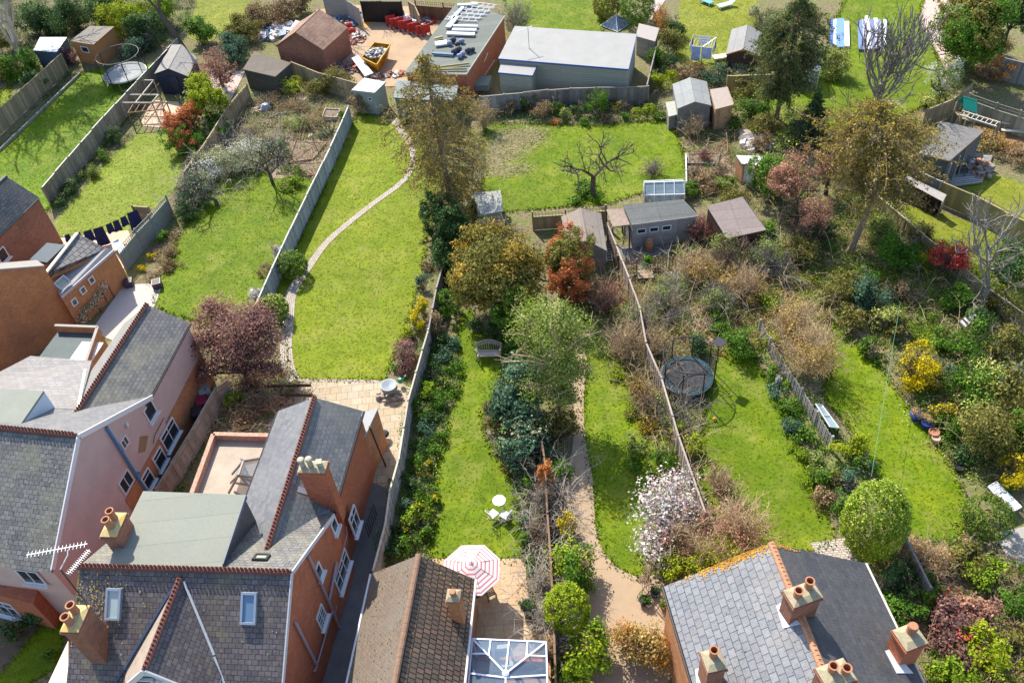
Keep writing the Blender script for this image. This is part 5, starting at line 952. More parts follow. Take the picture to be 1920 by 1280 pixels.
t = thing('glass_cloche', 'clear pyramid cloche on the lawn behind the outbuilding', 'cloche', gz(1155, 52)); cq = [gz(*p, .1) for p in ((1126, 48), (1158, 60), (1185, 42), (1150, 34))]; ap = sum(cq)/4+V3(0, 0, .9)
barspart(t, 'frame', [(p, ap) for p in cq]+[(cq[i], cq[(i+1) % 4]) for i in range(4)], .04, .04, ALU)
for i in range(4): slabpart(t, 'glass_panel', [cq[i], cq[(i+1) % 4], ap], GLASST, .01)
# ================================================================ garden objects
def trampoline(label, c, r, zb, hn, mat_c, pad_c, n=8, tilt=0, pole=DARK):
    t = thing('trampoline', label, 'trampoline', V3(c[0], c[1], 0)); c = V3(c[0], c[1], 0); ring = lambda rr, z: [c+V3(rr*math.cos(2*math.pi*k/32), rr*math.sin(2*math.pi*k/32), z) for k in range(33)]
    mb = MB(); mb.lathe(c+V3(0, 0, zb-.02), [(.001, .0), (r*.82, .0), (r*.82, .02), (.001, .02)], 32); mb.build('jumping_mat', mat_c, t)
    mb = MB(); mb.lathe(c+V3(0, 0, zb), [(r*.82, .0), (r, 0), (r, .04), (r*.82, .04), (r*.82, 0)], 32, 1., False); mb.build('safety_pad', pad_c, t)
    mb = MB(); mb.tube(ring(r, zb-.03), .04, 6); mb.build('frame', METAL, t); mb = MB(); mb.tube(ring(r*.97, zb+hn), .03, 6); mb.build('top_ring', pole, t)
    NET = glassm('net_'+label[:6], (.03, .03, .035), .8, tr=.82); mb = MB(); mb.lathe(c, [(r*.93, zb+.05), (r*.95, zb+hn)], 32, 1., False); mb.build('net', NET, t)
    for k in range(n):
        a = 2*math.pi*(k+.5)/n; p = c+V3(math.cos(a)*r*1.04, math.sin(a)*r*1.04, .1); mb = MB(); mb.tube([p, p+V3(0, 0, zb+hn-.1)], .035, 6); mb.build('pole', pole, t)
    for k in range(n//2):
        a = 2*math.pi*k/(n//2)+.2; da = .28; P_ = [c+V3(math.cos(a+s*da)*r*.97, math.sin(a+s*da)*r*.97, z) for s, z in ((-1, zb), (-1, .04), (1, .04), (1, zb))]; mb = MB(); mb.tube(P_, .03, 6); mb.build('leg', METAL, t)
    return t
trampoline('large trampoline with white bed and net ring on the far left lawn', gz(234, 136, .8), 1.85, .8, 1.7, plain('white_bed', (.27, .29, .3), .7), plain('dark_grey_pad', (.1, .13, .14), .6))
trampoline('dark trampoline with teal padding beside the bleached board fence', gz(1288, 703, .6), 1.4, .6, 1.6, plain('black_bed', (.02, .022, .03), .7, .5, 3), plain('teal_pad', (.008, .045, .065), .8, .4, 4))
def T(name, label, cat, px, py, rz=0, z=0, group=None): return thing(name, label, cat, gz(px, py, z), rz, group, local=True)
# bistro set
t = T('garden_table', 'small round white table on the middle lawn', 'table', 938, 953); mb = MB(); mb.lathe((0, 0, .7), [(.001, 0), (.32, 0), (.33, .015), (.32, .03), (.001, .03)], 28); mb.build('tabletop', WHITE, t)
for a in (.3, 2.4, 4.5): mb = MB(); mb.tube([(math.cos(a)*.28, math.sin(a)*.28, 0), (math.cos(a+1)*.06, math.sin(a+1)*.06, .36), (math.cos(a)*.2, math.sin(a)*.2, .7)], .012, 5); mb.build('leg', WHITE, t)
def fold_chair(label, px, py, rz, sl=WHITE):
    t = T('folding_chair', label, 'chair', px, py, rz); mb = MB()
    for k in range(5): mb.box((0, -.17+.085*k, .45), (.4, .07, .02))
    mb.build('seat', sl, t); mb = MB()
    for k in range(3): mb.box((0, .26+.03*k, .6+.12*k), (.4, .02, .08))
    mb.build('backrest', sl, t)
    for s in (-1, 1): mb = MB(); mb.bar((s*.21, -.22, 0), (s*.21, .3, .88), .025); mb.build('leg', WHITE, t); mb = MB(); mb.bar((s*.19, .26, 0), (s*.19, -.2, .46), .025); mb.build('leg', WHITE, t)
    return t
fold_chair('white folding chair on the lower left of the small round table', 926, 972, 2.3); fold_chair('white slatted folding chair on the lower right of the small round table', 948, 974, -2.3, plain('grey_white_slats', (.5, .5, .52), .5))
# parasol
pc = gz(884, 1068, 2.1); t = thing('parasol', 'open parasol with faded pink and white stripes over the patio', 'parasol', V3(pc[0], pc[1], 0))
tm = NT('striped_canvas'); ta = tm.n('ShaderNodeTexCoord'); sep = tm.n('ShaderNodeSeparateXYZ'); tm.l(tm.tc.outputs['UV'], sep.inputs[0]); wv = tm.n('ShaderNodeMath', operation='MULTIPLY'); wv.inputs[1].default_value = 5.2; tm.l(sep.outputs['X'], wv.inputs[0]); fr = tm.n('ShaderNodeMath', operation='FRACT'); tm.l(wv.outputs[0], fr.inputs[0])
CANV = tm.done(tm.ramp(fr.outputs[0], [(.0, (.55, .51, .5)), (.42, (.55, .51, .5)), (.46, (.42, .07, .11)), (.64, (.42, .07, .11)), (.66, (.5, .4, .38)), (.78, (.3, .2, .23)), (.84, (.55, .51, .5))]), .8, .2)
me = bpy.data.meshes.new('canopy'); apx = pc+V3(.05, .05, .55); rim = [pc+V3(1.35*math.cos(math.pi*k/4+.3), 1.35*math.sin(math.pi*k/4+.3), 0) for k in range(8)]; vs, fs, uvs = [], [], []
for k in range(8):
    a_, b_ = rim[k], rim[(k+1) % 8]; i = len(vs); m1, m2 = (a_+apx)/2-V3(0, 0, .05), (b_+apx)/2-V3(0, 0, .05); vs += [a_, b_, m2, m1, apx]; fs += [(i, i+1, i+2, i+3), (i+3, i+2, i+4)]; uvs += [(0, 0), (0, 0), (.68, 0), (.68, 0), (.68, 0), (.68, 0), (1.36, 0)]
me.from_pydata([tuple(v-V3(pc[0], pc[1], 0)) for v in vs], [], fs); me.materials.append(CANV); l = me.uv_layers.new(name='UVMap')
for q_, uv in zip(l.data, uvs): q_.uv = uv
cn = bpy.data.objects.new('canopy', me); COL.objects.link(cn); cn.parent = t; sm_ = cn.modifiers.new('thick', 'SOLIDIFY'); sm_.thickness = .01
mb = MB(); mb.tube([V3(pc[0], pc[1], 0), apx+V3(0, 0, .08)], .025, 8); mb.build('pole', WOOD_B, t); mb = MB(); mb.lathe(V3(pc[0], pc[1], 0), [(.25, 0), (.25, .06), (.05, .1), (.001, .1)], 14); mb.build('base', DARK, t); mb = MB()
for r_ in rim: mb.bar(r_-V3(0, 0, .03), apx-V3(0, 0, .05), .02)
mb.build('ribs', WOOD_B, t)
def patio_chair(label, px, py, rz, m=None): 
    t = T('patio_chair', label, 'chair', px, py, rz); m = m or WOOD_B; mb = MB()
    for k in range(5): mb.box((0, -.18+.09*k, .42), (.45, .07, .02))
    mb.build('seat', m, t); mb = MB()
    for k in range(5): mb.box((-.18+.09*k, .25, .68), (.05, .02, .5))
    mb.box((0, .25, .93), (.48, .03, .06)); mb.build('backrest', m, t)
    for x in (-.21, .21):
        for y in (-.22, .25): mb = MB(); mb.box((x, y, .21), (.04, .04, .42)); mb.build('leg', m, t)
    return t
patio_chair('dark wooden chair half under the striped parasol', 920, 1118, .4)
t = T('patio_table', 'brown wooden table under the striped parasol', 'table', 885, 1108, .3); mb = MB()
for k in range(8): mb.box((0, -.4+.115*k, .72), (1.1, .1, .03))
mb.build('tabletop', WOOD_B, t)
for x in (-.45, .45):
    for y in (-.35, .35): mb = MB(); mb.box((x, y, .36), (.06, .06, .7)); mb.build('leg', WOOD_B, t)
# swing seat
t = T('garden_bench', 'round backed wooden garden bench with curved slatted roof on the narrow lawn', 'bench', 918, 672, -.12); BW = plain('bench_wood', (.42, .34, .28), .8, .2, 6); mb = MB()
for k in range(6): mb.box((0, -.22+.09*k, .45), (1.3, .075, .025))
mb.build('seat', BW, t); 
for s in (-1, 1):
    for y in (-.25, .28): mb = MB(); mb.box((s*.68, y, .5), (.06, .06, 1.0)); mb.build('leg', BW, t)
mb = MB()
arc = lambda y, z0_, h: [V3(-.78+1.56*k/12, y, z0_+h*math.sin(math.pi*k/12)) for k in range(13)]
for k in range(4): mb.tube(arc(.32-.0*k, .62+.09*k, .35), .022, 4)
for k in range(11): x = -.65+.13*k; mb.bar((x, .32, .5), (x, .32, .7+.35*math.sin(math.pi*(x+.78)/1.56)), .03, .02)
mb.build('backrest', BW, t); mb = MB(); 
for s in (-1, 1): mb.bar((s*.68, -.28, .72), (s*.68, .32, .72), .07, .03)
mb.build('armrests', BW, t)
# water feature
t = T('stone_fountain', 'grey slate fountain tub on a cairn of stones at the patio corner', 'fountain', 733, 738); mb = MB(); mb.lathe((0, 0, .35), [(.35, 0), (.45, .1), (.46, .42), (.4, .42), (.001, .34)], 20); mb.build('basin', plain('grey_slate_tub', (.13, .16, .19), .5, .2, 8), t)
rnd = random.Random(8)
for k in range(26):
    a = rnd.uniform(0, 6.28); rr = rnd.uniform(.3, .8); mb = MB(); mb.lathe((math.cos(a)*rr-.05, math.sin(a)*rr*.8-.35, rnd.uniform(0, .2)), [(.12, 0), (.15, .06), (.1, .13), (.001, .14)], 6, .7); mb.build('stone', plain('cairn_stone', (.3, .26, .22), .9, .35, 9), t)
t = T('watering_can', 'green watering can beside the grey fountain tub', 'watering can', 751, 716, .4, .3); GRP = plain('green_plastic', (.03, .3, .16), .45); mb = MB(); mb.lathe((0, 0, 0), [(.13, 0), (.13, .25), (.08, .3), (.001, .3)], 12); mb.build('body', GRP, t); mb = MB(); mb.tube([(.1, 0, .08), (.34, 0, .3)], .02, 6); mb.lathe((.35, 0, .29), [(.02, 0), (.05, .05), (.001, .06)], 8); mb.build('spout', GRP, t); mb = MB(); mb.tube([(-.12, 0, .05), (-.22, 0, .18), (-.08, 0, .32)], .015, 6); mb.build('handle', GRP, t)
t = T('kettle_barbecue', 'round kettle barbecue lying by the extension wall on the patio', 'barbecue', 723, 822); mb = MB(); mb.lathe((0, 0, .4), [(.001, -.2), (.2, -.12), (.27, 0), (.2, .14), (.001, .2)], 16); mb.build('bowl', DARK, t)
for a in (0, 2.1, 4.2): mb = MB(); mb.tube([(math.cos(a)*.3, math.sin(a)*.3, 0), (math.cos(a)*.15, math.sin(a)*.15, .35)], .015, 5); mb.build('leg', METAL, t)
barspart(thing('handrail', 'dark metal handrail down the side alley', 'handrail', gz(697, 985)), 'bars', [(gz(685, 985, 1.), gz(700, 945, 1.))]+[(gz(685+15*k/6, 985-40*k/6, 1.), gz(685+15*k/6, 985-40*k/6, 1.)-V3(0, 0, 1)) for k in range(7)], .03, .03, DARK)
# washing line with navy clothes
NAVY = plain('navy_cloth', (.01, .015, .07), .9, .3, 5, bump=.2)
l0, l1 = gz(120, 441, 1.7), gz(256, 392, 1.9); t = thing('washing_line', 'line strung over the second lawn from the small house to the screen', 'washing line', V3(l0[0], l0[1], 0)); ln_ = lambda s: l0+(l1-l0)*s-V3(0, 0, .35*math.sin(math.pi*s)); mb = MB(); mb.tube([ln_(k/16) for k in range(17)], .01, 4); mb.build('rope', DARK, t); mb = MB(); mb.tube([V3(l0[0], l0[1], 0), l0], .03, 6); mb.build('post', METAL, t)
for s, w, h, what in ((.03, .25, .35, 'leftmost small navy top'), (.16, .3, .4, 'navy shorts second from the left'), (.29, .4, .6, 'dark navy shirt'), (.43, .5, .95, 'large square navy towel'), (.58, .3, .5, 'black shirt'), (.68, .3, .55, 'navy shorts right of the black shirt'), (.79, .3, .5, 'small navy trousers'), (.93, .55, 1.05, 'long navy sheet')):
    p = ln_(s); w *= 1.3; h *= 1.45; d = unit(l1-l0); mb = MB(); rnd = random.Random(int(s*100)); n_ = V3(-d[1], d[0], 0)
    cols = [[p+d*w*(i/4-.5)*(1+.08*j)+V3(0, 0, -h*j/4)-V3(.02, .12, 0)*h*j/4+n_*rnd.uniform(-.04, .04)*j/2 for j in range(5)] for i in range(5)]
    fl = [q for c_ in cols for q in c_]; F_ = [(i*5+j, i*5+j+1, (i+1)*5+j+1, (i+1)*5+j) for i in range(4) for j in range(4)]; mb.add(fl+[q+n_*.015 for q in fl], F_+[tuple(x+25 for x in f[::-1]) for f in F_])
    tag(mb.build('laundry', NAVY, None, p), what+' hanging on the washing line', 'laundry', 'washing on the line')
# rotary dryer
c_ = gz(1315, 118); t = thing('rotary_dryer', 'rotary clothes dryer standing on the top right lawn', 'clothes dryer', c_); mb = MB(); mb.tube([c_, c_+V3(0, 0, 1.9)], .03, 6); mb.build('pole', METAL, t); arms = [c_+V3(1.3*math.cos(a), 1.3*math.sin(a), 1.85) for a in (.4, 2., 3.5, 5.1)]
barspart(t, 'arms', [(c_+V3(0, 0, 1.4), q) for q in arms]+[(c_+V3(0, 0, 1.4)+(arms[i]-c_-V3(0, 0, 1.4))*s, c_+V3(0, 0, 1.4)+(arms[(i+1) % 4]-c_-V3(0, 0, 1.4))*s) for i in range(4) for s in (.5, .75, 1)], .025, .025, METAL)
rnd = random.Random(12)
for i, (k, s, w, h, col, what) in enumerate(((2, .3, .7, 1.2, (.35, .42, .65), 'long pale blue sheet at the lower left of the rotary dryer'), (2, .75, .8, 1.0, (.4, .48, .7), 'pale blue towel'), (3, .3, .6, .7, (.75, .76, .8), 'white shirt'), (3, .7, .6, .9, (.42, .5, .72), 'light blue shirt on the right of the dryer'), (1, .5, .8, .8, (.4, .46, .66), 'blue cloth at the back left'), (1, .15, .5, .6, (.35, .05, .1), 'dark red top'), (0, .5, .8, .7, (.7, .72, .78), 'white cloth at the back'), (3, .95, .15, .9, (.03, .03, .08), 'narrow navy trousers'))):
    a_, b_ = arms[k], arms[(k+1) % 4]; p = a_+(b_-a_)*s; d = unit(b_-a_); n_ = V3(-d[1], d[0], 0); mb = MB(); fl = [p+d*w*(x/4-.5)+V3(0, 0, -h*j/4)+n_*rnd.uniform(-.05, .05)*j/2 for x in range(5) for j in range(5)]; F_ = [(x*5+j, x*5+j+1, (x+1)*5+j+1, (x+1)*5+j) for x in range(4) for j in range(4)]; mb.add(fl+[q+n_*.015 for q in fl], F_+[tuple(x+25 for x in f[::-1]) for f in F_])
    tag(mb.build('laundry', plain('cloth_%d' % i, col, .9, .15, 4), None, p), what+(' on the rotary dryer' if 'dryer' not in what else ''), 'laundry', 'washing on the rotary dryer')
def lounger(label, px, py, rz, col):
    t = T('sun_lounger', label, 'sun lounger', px, py, rz); F = plain('lounger_fabric_'+label[:5], col, .7); mb = MB(); mb.box((0, 0, .3), (1.2, .6, .04)); mb.build('seat', F, t); mb = MB(); mb.add([(.6, -.3, .3), (.6, .3, .3), (1.05, .3, .7), (1.05, -.3, .7), (.6, -.3, .26), (.6, .3, .26), (1.05, .3, .66), (1.05, -.3, .66)], [(0, 1, 2, 3), (7, 6, 5, 4), (0, 3, 7, 4), (1, 5, 6, 2), (3, 2, 6, 7)]); mb.build('backrest', F, t); 
    for x in (-.5, .5):
        for y in (-.27, .27): mb = MB(); mb.box((x, y, .14), (.05, .05, .28)); mb.build('leg', WHITE, t)
lounger('pale turquoise lounger on the top lawn', 1357, 15, .3, (.4, .62, .7)); lounger('green blue folded lounger at the top edge', 1325, 8, 2.2, (.1, .3, .35)); lounger('white lounger beside the dark red shed', 1350, 112, .1, (.75, .75, .72))
# planters, pots, bins, barrels
def pot(label, px, py, r, h, m, plantpal=None, name='plant_pot', cat='plant pot', sq=False, group=None):
    c = gz(px, py); t = thing(name, label, cat, c, group=group); mb = MB()
    if sq: mb.box(c+V3(0, 0, h/2), (2*r, 2*r, h), .2); k = MB(); k.box(c+V3(0, 0, h+.003), (1.7*r, 1.7*r, .01), .2); mb.build('pot', m, t); k.build('soil', plain('potting_soil', (.04, .03, .02)), t)
    else: mb.lathe(c, [(r*.7, 0), (r, h*.85), (r*1.08, h*.88), (r*1.08, h), (r*.9, h), (r*.85, h*.85), (.001, h*.85)], 14); mb.build('pot', m, t)
    if plantpal: SEED[0] += 1; rng = np.random.default_rng(SEED[0]); mkobj('plant', crown(c+V3(0, 0, h+r*.7), (r*1.1, r*1.1, r), rng, .07, 400), 4, LM(plantpal), t)
    return t
PLUMP = plain('dark_plum_glaze', (.05, .035, .06), .4); BLUEG = plain('cobalt_glaze', (.02, .05, .25), .25, .2, 5)
pot('square dark planter at the right corner of the shingle terrace', 297, 538, .28, .5, PLUMP, sq=True); pot('square dark planter against the fence on the shingle terrace', 244, 536, .26, .5, PLUMP, sq=True)
pot('upper cobalt blue pot by the right hand lawn edge', 1715, 785, .3, .4, BLUEG, 'dry'); pot('lower cobalt blue pot by the right hand lawn edge', 1735, 800, .28, .4, BLUEG, 'dry'); pot('terracotta pot below the cobalt blue pots', 1748, 818, .25, .4, TERRA); pot('terracotta pot with grey stone top near the right lawn', 1752, 828, .2, .35, TERRA_P)
pot('large dark planter against the climbers by the sandstone patio', 992, 1145, .35, .5, DARK, 'dark'); pot('small topiary pot by the corner of the slate roofed house', 1207, 1130, .22, .35, DARK, 'green'); pot('white ringed pot beside the iron plant stand', 1216, 1135, .14, .25, WHITE, 'dark'); pot('pot of dark foliage right of the iron plant stand', 1228, 1115, .22, .3, DARK, 'dark'); pot('terracotta pot against the slate roofed house corner', 1245, 1140, .2, .3, TERRA, 'green'); pot('black pot beside the right garden path', 1796, 882, .2, .3, DARK)
pot('terracotta bowl on the top right lawn corner', 1432, 92, .3, .25, TERRA); pot('small black kettle shaped pot on the upper right lawn', 1709, 90, .25, .4, DARK); pot('pot beside the blue summer chair on the pink terrace', 424, 172, .2, .35, WHITE)
t = T('clay_barrel', 'tall ribbed terracotta barrel standing in front of the workshop', 'barrel', 1217, 470); mb = MB(); mb.lathe((0, 0, 0), [(.2, 0), (.24, .1), (.22, .15), (.27, .3), (.25, .35), (.28, .5), (.26, .6), (.24, .8), (.16, .92), (.17, .96), (.001, .96)], 16); mb.build('barrel', TERRA, t)
def wbin(label, px, py, col, rz=0):
    t = T('wheelie_bin', label, 'bin', px, py, rz); m = plain('bin_'+label[:7], col, .5); mb = MB(); mb.add([(-.22, -.25, .08), (.22, -.25, .08), (.22, .2, .08), (-.22, .2, .08), (-.28, -.32, .95), (.28, -.32, .95), (.28, .32, .95), (-.28, .32, .95)], [(3, 2, 1, 0), (0, 1, 5, 4), (1, 2, 6, 5), (2, 3, 7, 6), (3, 0, 4, 7), (4, 5, 6, 7)]); mb.build('body', m, t); mb = MB(); mb.box((0, .02, .99), (.6, .72, .06)); mb.build('lid', m, t)
    for s in (-1, 1): mb = MB(); mb.tube([(s*.24, .28, .1), (s*.3, .28, .1)], .1, 10); mb.build('wheel', DARK, t)
wbin('pale grey lidded wheelie bin behind the pink house', 393, 752, (.4, .44, .45), .3); wbin('crimson wheelie bin behind the pink house', 388, 772, (.28, .02, .05), .3); wbin('black wheelie bin hidden against the orange brick wall', 380, 792, (.02, .02, .025), .3)
barspart(thing('garden_obelisk', 'rusty iron obelisk with plant rings by the house corner', 'plant stand', gz(1214, 1115)), 'frame', [(gz(1214, 1115)+V3(.3*math.cos(a), .3*math.sin(a), 0), gz(1214, 1115)+V3(0, 0, 1.8)) for a in (0, 1.57, 3.14, 4.71)], .025, .025, plain('rusty_iron', (.12, .08, .06), .8))
for i, (x, y, r, z, lab) in enumerate(((1216, 1068, .28, .9, 'upper wicker globe on an iron stem by the curved path'), (1205, 1085, .24, .8, 'lower wicker globe on an iron stem by the curved path'))):
    c = gz(x, y, z); t = thing('wicker_globe', lab, 'garden ornament', V3(c[0], c[1], 0)); mb = MB()
    for k in range(7): a = k*math.pi/7; mb.tube([c+r*V3(math.cos(a)*math.cos(b_), math.sin(a)*math.cos(b_), math.sin(b_)) for b_ in np.linspace(0, 2*math.pi, 17)], .015, 4)
    mb.build('globe', plain('wicker', (.25, .17, .11), .9), t); mb = MB(); mb.tube([V3(c[0], c[1], 0), c], .012, 5); mb.build('stem', DARK, t)
t = thing('iron_hoop', 'large rusty iron hoop standing beside the curved path', 'garden ornament', gz(1210, 1120)); c = gz(1210, 1108, .5); mb = MB(); mb.tube([c+V3(.4*math.cos(b_), .25*math.cos(b_), .4*math.sin(b_)) for b_ in np.linspace(0, 2*math.pi, 21)], .02, 5); mb.build('hoop', plain('rusty_iron', (.12, .08, .06)), t)
# skip, plank, barriers, building materials
c = [gz(*p, 1.1) for p in ((690, 118), (716, 112), (733, 82), (700, 78))]; c = [gz(678, 108, 1.1), gz(706, 122, 1.1), gz(732, 84, 1.1), gz(702, 80, 1.1)]; ct = sum(c)/4; t = thing('skip', 'yellow builders skip heaped with rubble in the yard', 'skip', V3(ct[0], ct[1], 0)); YEL = plain('skip_yellow', (.45, .26, .015), .75, .5, 3)
mb = MB(); bt = [ct+(p-ct)*.65-V3(0, 0, 1.05) for p in c]; 
for i in range(4): mb.add([c[i], c[(i+1) % 4], bt[(i+1) % 4], bt[i]], [(0, 1, 2, 3), (3, 2, 1, 0)]); mb.bar(c[i], c[(i+1) % 4], .08)
mb.slab(bt, .03); mb.build('hopper', YEL, t); mb = MB()
for i in range(4): mb.bar((c[i]*2+c[(i+1) % 4])/3, (bt[i]*2+bt[(i+1) % 4])/3, .07)
mb.build('rib', YEL, t)
rnd = random.Random(21)
def debris(label, ctr, rx, ry, n, mats, z=0., hmax=.5, size=(.15, .5), name='rubble_heap', cat='rubble'):
    for j, m in enumerate(mats):
        mb = MB()
        for k in range(n//len(mats)):
            a, e = rnd.uniform(0, 6.28), math.sqrt(rnd.random()); s = rnd.uniform(*size); q = rnd.uniform(-1, 1, ) if False else rnd.uniform(-.6, .6); M_ = np.array((Matrix.Rotation(rnd.uniform(0, 6.28), 3, 'Z') @ Matrix.Rotation(q, 3, 'X')))
            mb.box(ctr+V3(rx*e*math.cos(a), ry*e*math.sin(a), z+hmax*(1-e)*rnd.uniform(.3, 1)+.05), (s, s*rnd.uniform(.2, .7), s*rnd.uniform(.1, .5)), M=M_)
        if j == 0: root = tag(mb.build(name, m, None, ctr), label, cat, None, 'stuff')
        else: tag(mb.build(name, m, None, ctr), label+', '+['paler pieces', 'dark pieces', 'coloured pieces'][j-1], cat, None, 'stuff')
sheet('sand_spill', [(668, 48), (682, 40), (705, 38), (702, 47), (690, 53), (676, 54)], plain('orange_sand', (.42, .25, .09), .95, .3, 4), .036, sm=3)
REDP_ = plain('barrier_red_faded', (.4, .04, .03), .5)
RB1, RB2, RB3 = plain('rubble_pale', (.5, .48, .44), .9, .4, 6), plain('rubble_dark', (.12, .12, .14), .8, .4, 6), plain('rubble_brick', (.32, .12, .08), .9, .4, 6)
debris('mixed rubble and boards heaped in the yellow skip', V3(ct[0], ct[1], .95), .9, .75, 150, (RB1, RB2), hmax=.45)
debris('low heap of broken bricks beside the brick garage', gz(655, 128), 1.8, 1.2, 160, (RB3, RB2), hmax=.4); debris('loose rubbish and offcuts on the left side of the yard', gz(648, 40), 1.6, 2.0, 120, (RB1, RB2, BLUEP), hmax=.4); debris('dumped materials behind the red barriers', gz(775, 44), 2.0, 1.2, 110, (RB1, RB2, REDP_), hmax=.5, size=(.2, .8)); debris('scattered stones and boards at the foot of the yard', gz(735, 142), 2.2, .5, 90, (RB3, RB1), hmax=.3); debris('stacked rubble behind the brick garage', gz(668, 72), .9, 1.4, 90, (RB3, RB1), hmax=.6)
tag(obj1(MB().slab([gz(659, 109, .9), gz(672, 104, .9), gz(700, 137, .5), gz(684, 143, .5)], .05), 'ramp_board', plain('pale_sheet', (.5, .53, .57), .6, .15, 2), 'pale grey sheet of board propped beside the yellow skip', 'board', gz(680, 125)))
REDP = plain('barrier_red', (.36, .03, .025), .7, .45, 4)
for i in range(9):
    p = gz(734+i*8.2, 48+i*2.3+(i % 2)*3, 0); t = thing('plastic_barrier', 'red plastic pedestrian barrier stacked in the builders yard', 'barrier', p, .2+.15*(i % 3), 'red barriers in the yard', local=True); mb = MB()
    for x in (-.42, .42): mb.box((x, 0, .5), (.08, .06, 1.0))
    for z in (.25, .92): mb.box((0, 0, z), (.78, .05, .12))
    mb.box((0, 0, .58), (.76, .025, .6))
    mb.build('frame', REDP, t)
    for x in (-.35, .35): mb = MB(); mb.box((x, 0, .03), (.1, .5, .06)); mb.build('foot', DARK, t)
for i, (x, y, w, d, h, c_, lab) in enumerate(((752, 38, .9, .5, .9, (.05, .06, .08), 'black machine behind the red barriers'), (762, 45, 1.0, .4, .8, (.7, .7, .72), 'white crate among the red barriers'), (776, 52, .8, .6, .7, (.4, .5, .7), 'pale blue bag beside the barriers'), (640, 24, .8, .7, .6, (.02, .2, .6), 'bright blue tarpaulin bundle in the yard'), (790, 62, .6, .5, .6, (.75, .75, .75), 'white sack at the right end of the barriers'))):
    mb = MB(); p = gz(x, y); mb.lathe(p, [(w*.4, 0), (w*.52, h*.3), (w*.45, h*.75), (w*.2, h), (.001, h)], 9, d/w); mb.box(p+V3(.1, .1, h*.5), (w*.6, d*.6, h*.8), .5+i); tag(mb.build('yard_bundle', plain('bundle_%d' % i, c_, .7, .2, 5), None, p), lab, 'bundle')
for i in range(2):
    p = gz(656+6*i, 58+10*i); t = thing('red_sack', 'red builders sack against the brick garage, '+('upper one' if i == 0 else 'lower one'), 'sack', p); mb = MB(); mb.lathe(p, [(.35, 0), (.42, .3), (.3, .7), (.15, .8), (.001, .8)], 10, .8); mb.build('sack', REDP, t)
RZ = 2.88
def ladder(label, p, q, w=.38, m=ALU, name='ladder', n=None, sz=.05):
    t = thing(name, label, 'ladder', p); d = unit(q-p); s = unit(np.cross(d, [0, 0, 1.]))*w/2; L = np.linalg.norm(q-p); n = n or int(L/.28)
    barspart(t, 'rail', [(p+s, q+s)], sz, .06, m); barspart(t, 'rail', [(p-s, q-s)], sz, .06, m); barspart(t, 'rungs', [(p+d*L*(k+.5)/n+s, p+d*L*(k+.5)/n-s) for k in range(n)], .035, .035, m); return t
for i in range(5): ladder('aluminium scaffold ladder frame on the flat brick store, '+('nearest the white boxes', 'second of the lower row', 'middle one', 'fourth along', 'farthest one')[i], gz(836+i*11, 34-i*7, RZ+.03), gz(898+i*8, 38-i*6.4, RZ+.03), .5, WHITE, n=5)
for i, (a_, b_, w, lab) in enumerate((((838, 63), (890, 65), .4, 'long white plank pack, lowest'), ((848, 56), (893, 57), .35, 'white plank pack above the lowest'), ((850, 49), (896, 50), .25, 'narrow white plank pack'), ((840, 52), (856, 32), .45, 'white cable tray at the left'), ((847, 37), (868, 14), .3, 'pale board bundle near the far left corner'), ((858, 10), (895, 8), .3, 'pale board bundle at the far end'), ((816, 83), (838, 80), .7, 'stack of white panels beside the black bags'), ((810, 100), (850, 103), .2, 'dark blue length of profile'), ((806, 128), (880, 119), .07, 'long tan timber'), ((800, 131), (875, 129), .07, 'second long tan timber near the front edge'), ((815, 73), (830, 69), .15, 'short orange plank'))):
    p, q = gz(*a_, RZ+.08), gz(*b_, RZ+.08); tag(obj1(MB().bar(p, q, w, .14), 'board_stack', WHITE if i < 7 else (BLUEP if i == 7 else WOOD_N), lab+' on the flat brick store roof', 'boards', p))
for i, (x, y, r) in enumerate(((843, 84, .25), (850, 78, .28), (858, 86, .25), (866, 80, .25), (852, 100, .28), (860, 96, .3), (868, 104, .26), (878, 98, .28), (886, 96, .24), (862, 108, .25))):
    p = gz(x, y, RZ); mb = MB(); mb.lathe(p, [(r*.8, 0), (r, r*.5), (r*.8, r*1.1), (r*.3, r*1.35), (.001, r*1.35)], 9, .8); tag(mb.build('bin_bag', plain('black_bag' if i % 3 else 'grey_blue_bag', (.025, .03, .05) if i % 3 else (.2, .24, .35), .35, .3, 8), None, p), ('black' if i % 3 else 'grey blue')+' tied sack in the %s pile on the brick store roof' % ('upper' if i < 4 else 'lower'), 'sack', 'sacks on the store roof')
ladder('long aluminium ladder leaning on the side of the brick store', gz(889, 150, .3), gz(912, 98, 2.2), .4); ladder('ladder lying on trestles beside the brick store', gz(905, 140, .7), gz(924, 112, .7), .4)
tag(obj1(MB().slab([gz(890, 160, 1.), gz(915, 160, 1.), gz(922, 142, 1.), gz(896, 142, 1.)], .5), 'water_tank', plain('grey_green_tank', (.16, .2, .18), .6), 'grey green lidded tank between the brick store and the grey outbuilding', 'tank', gz(905, 150)))
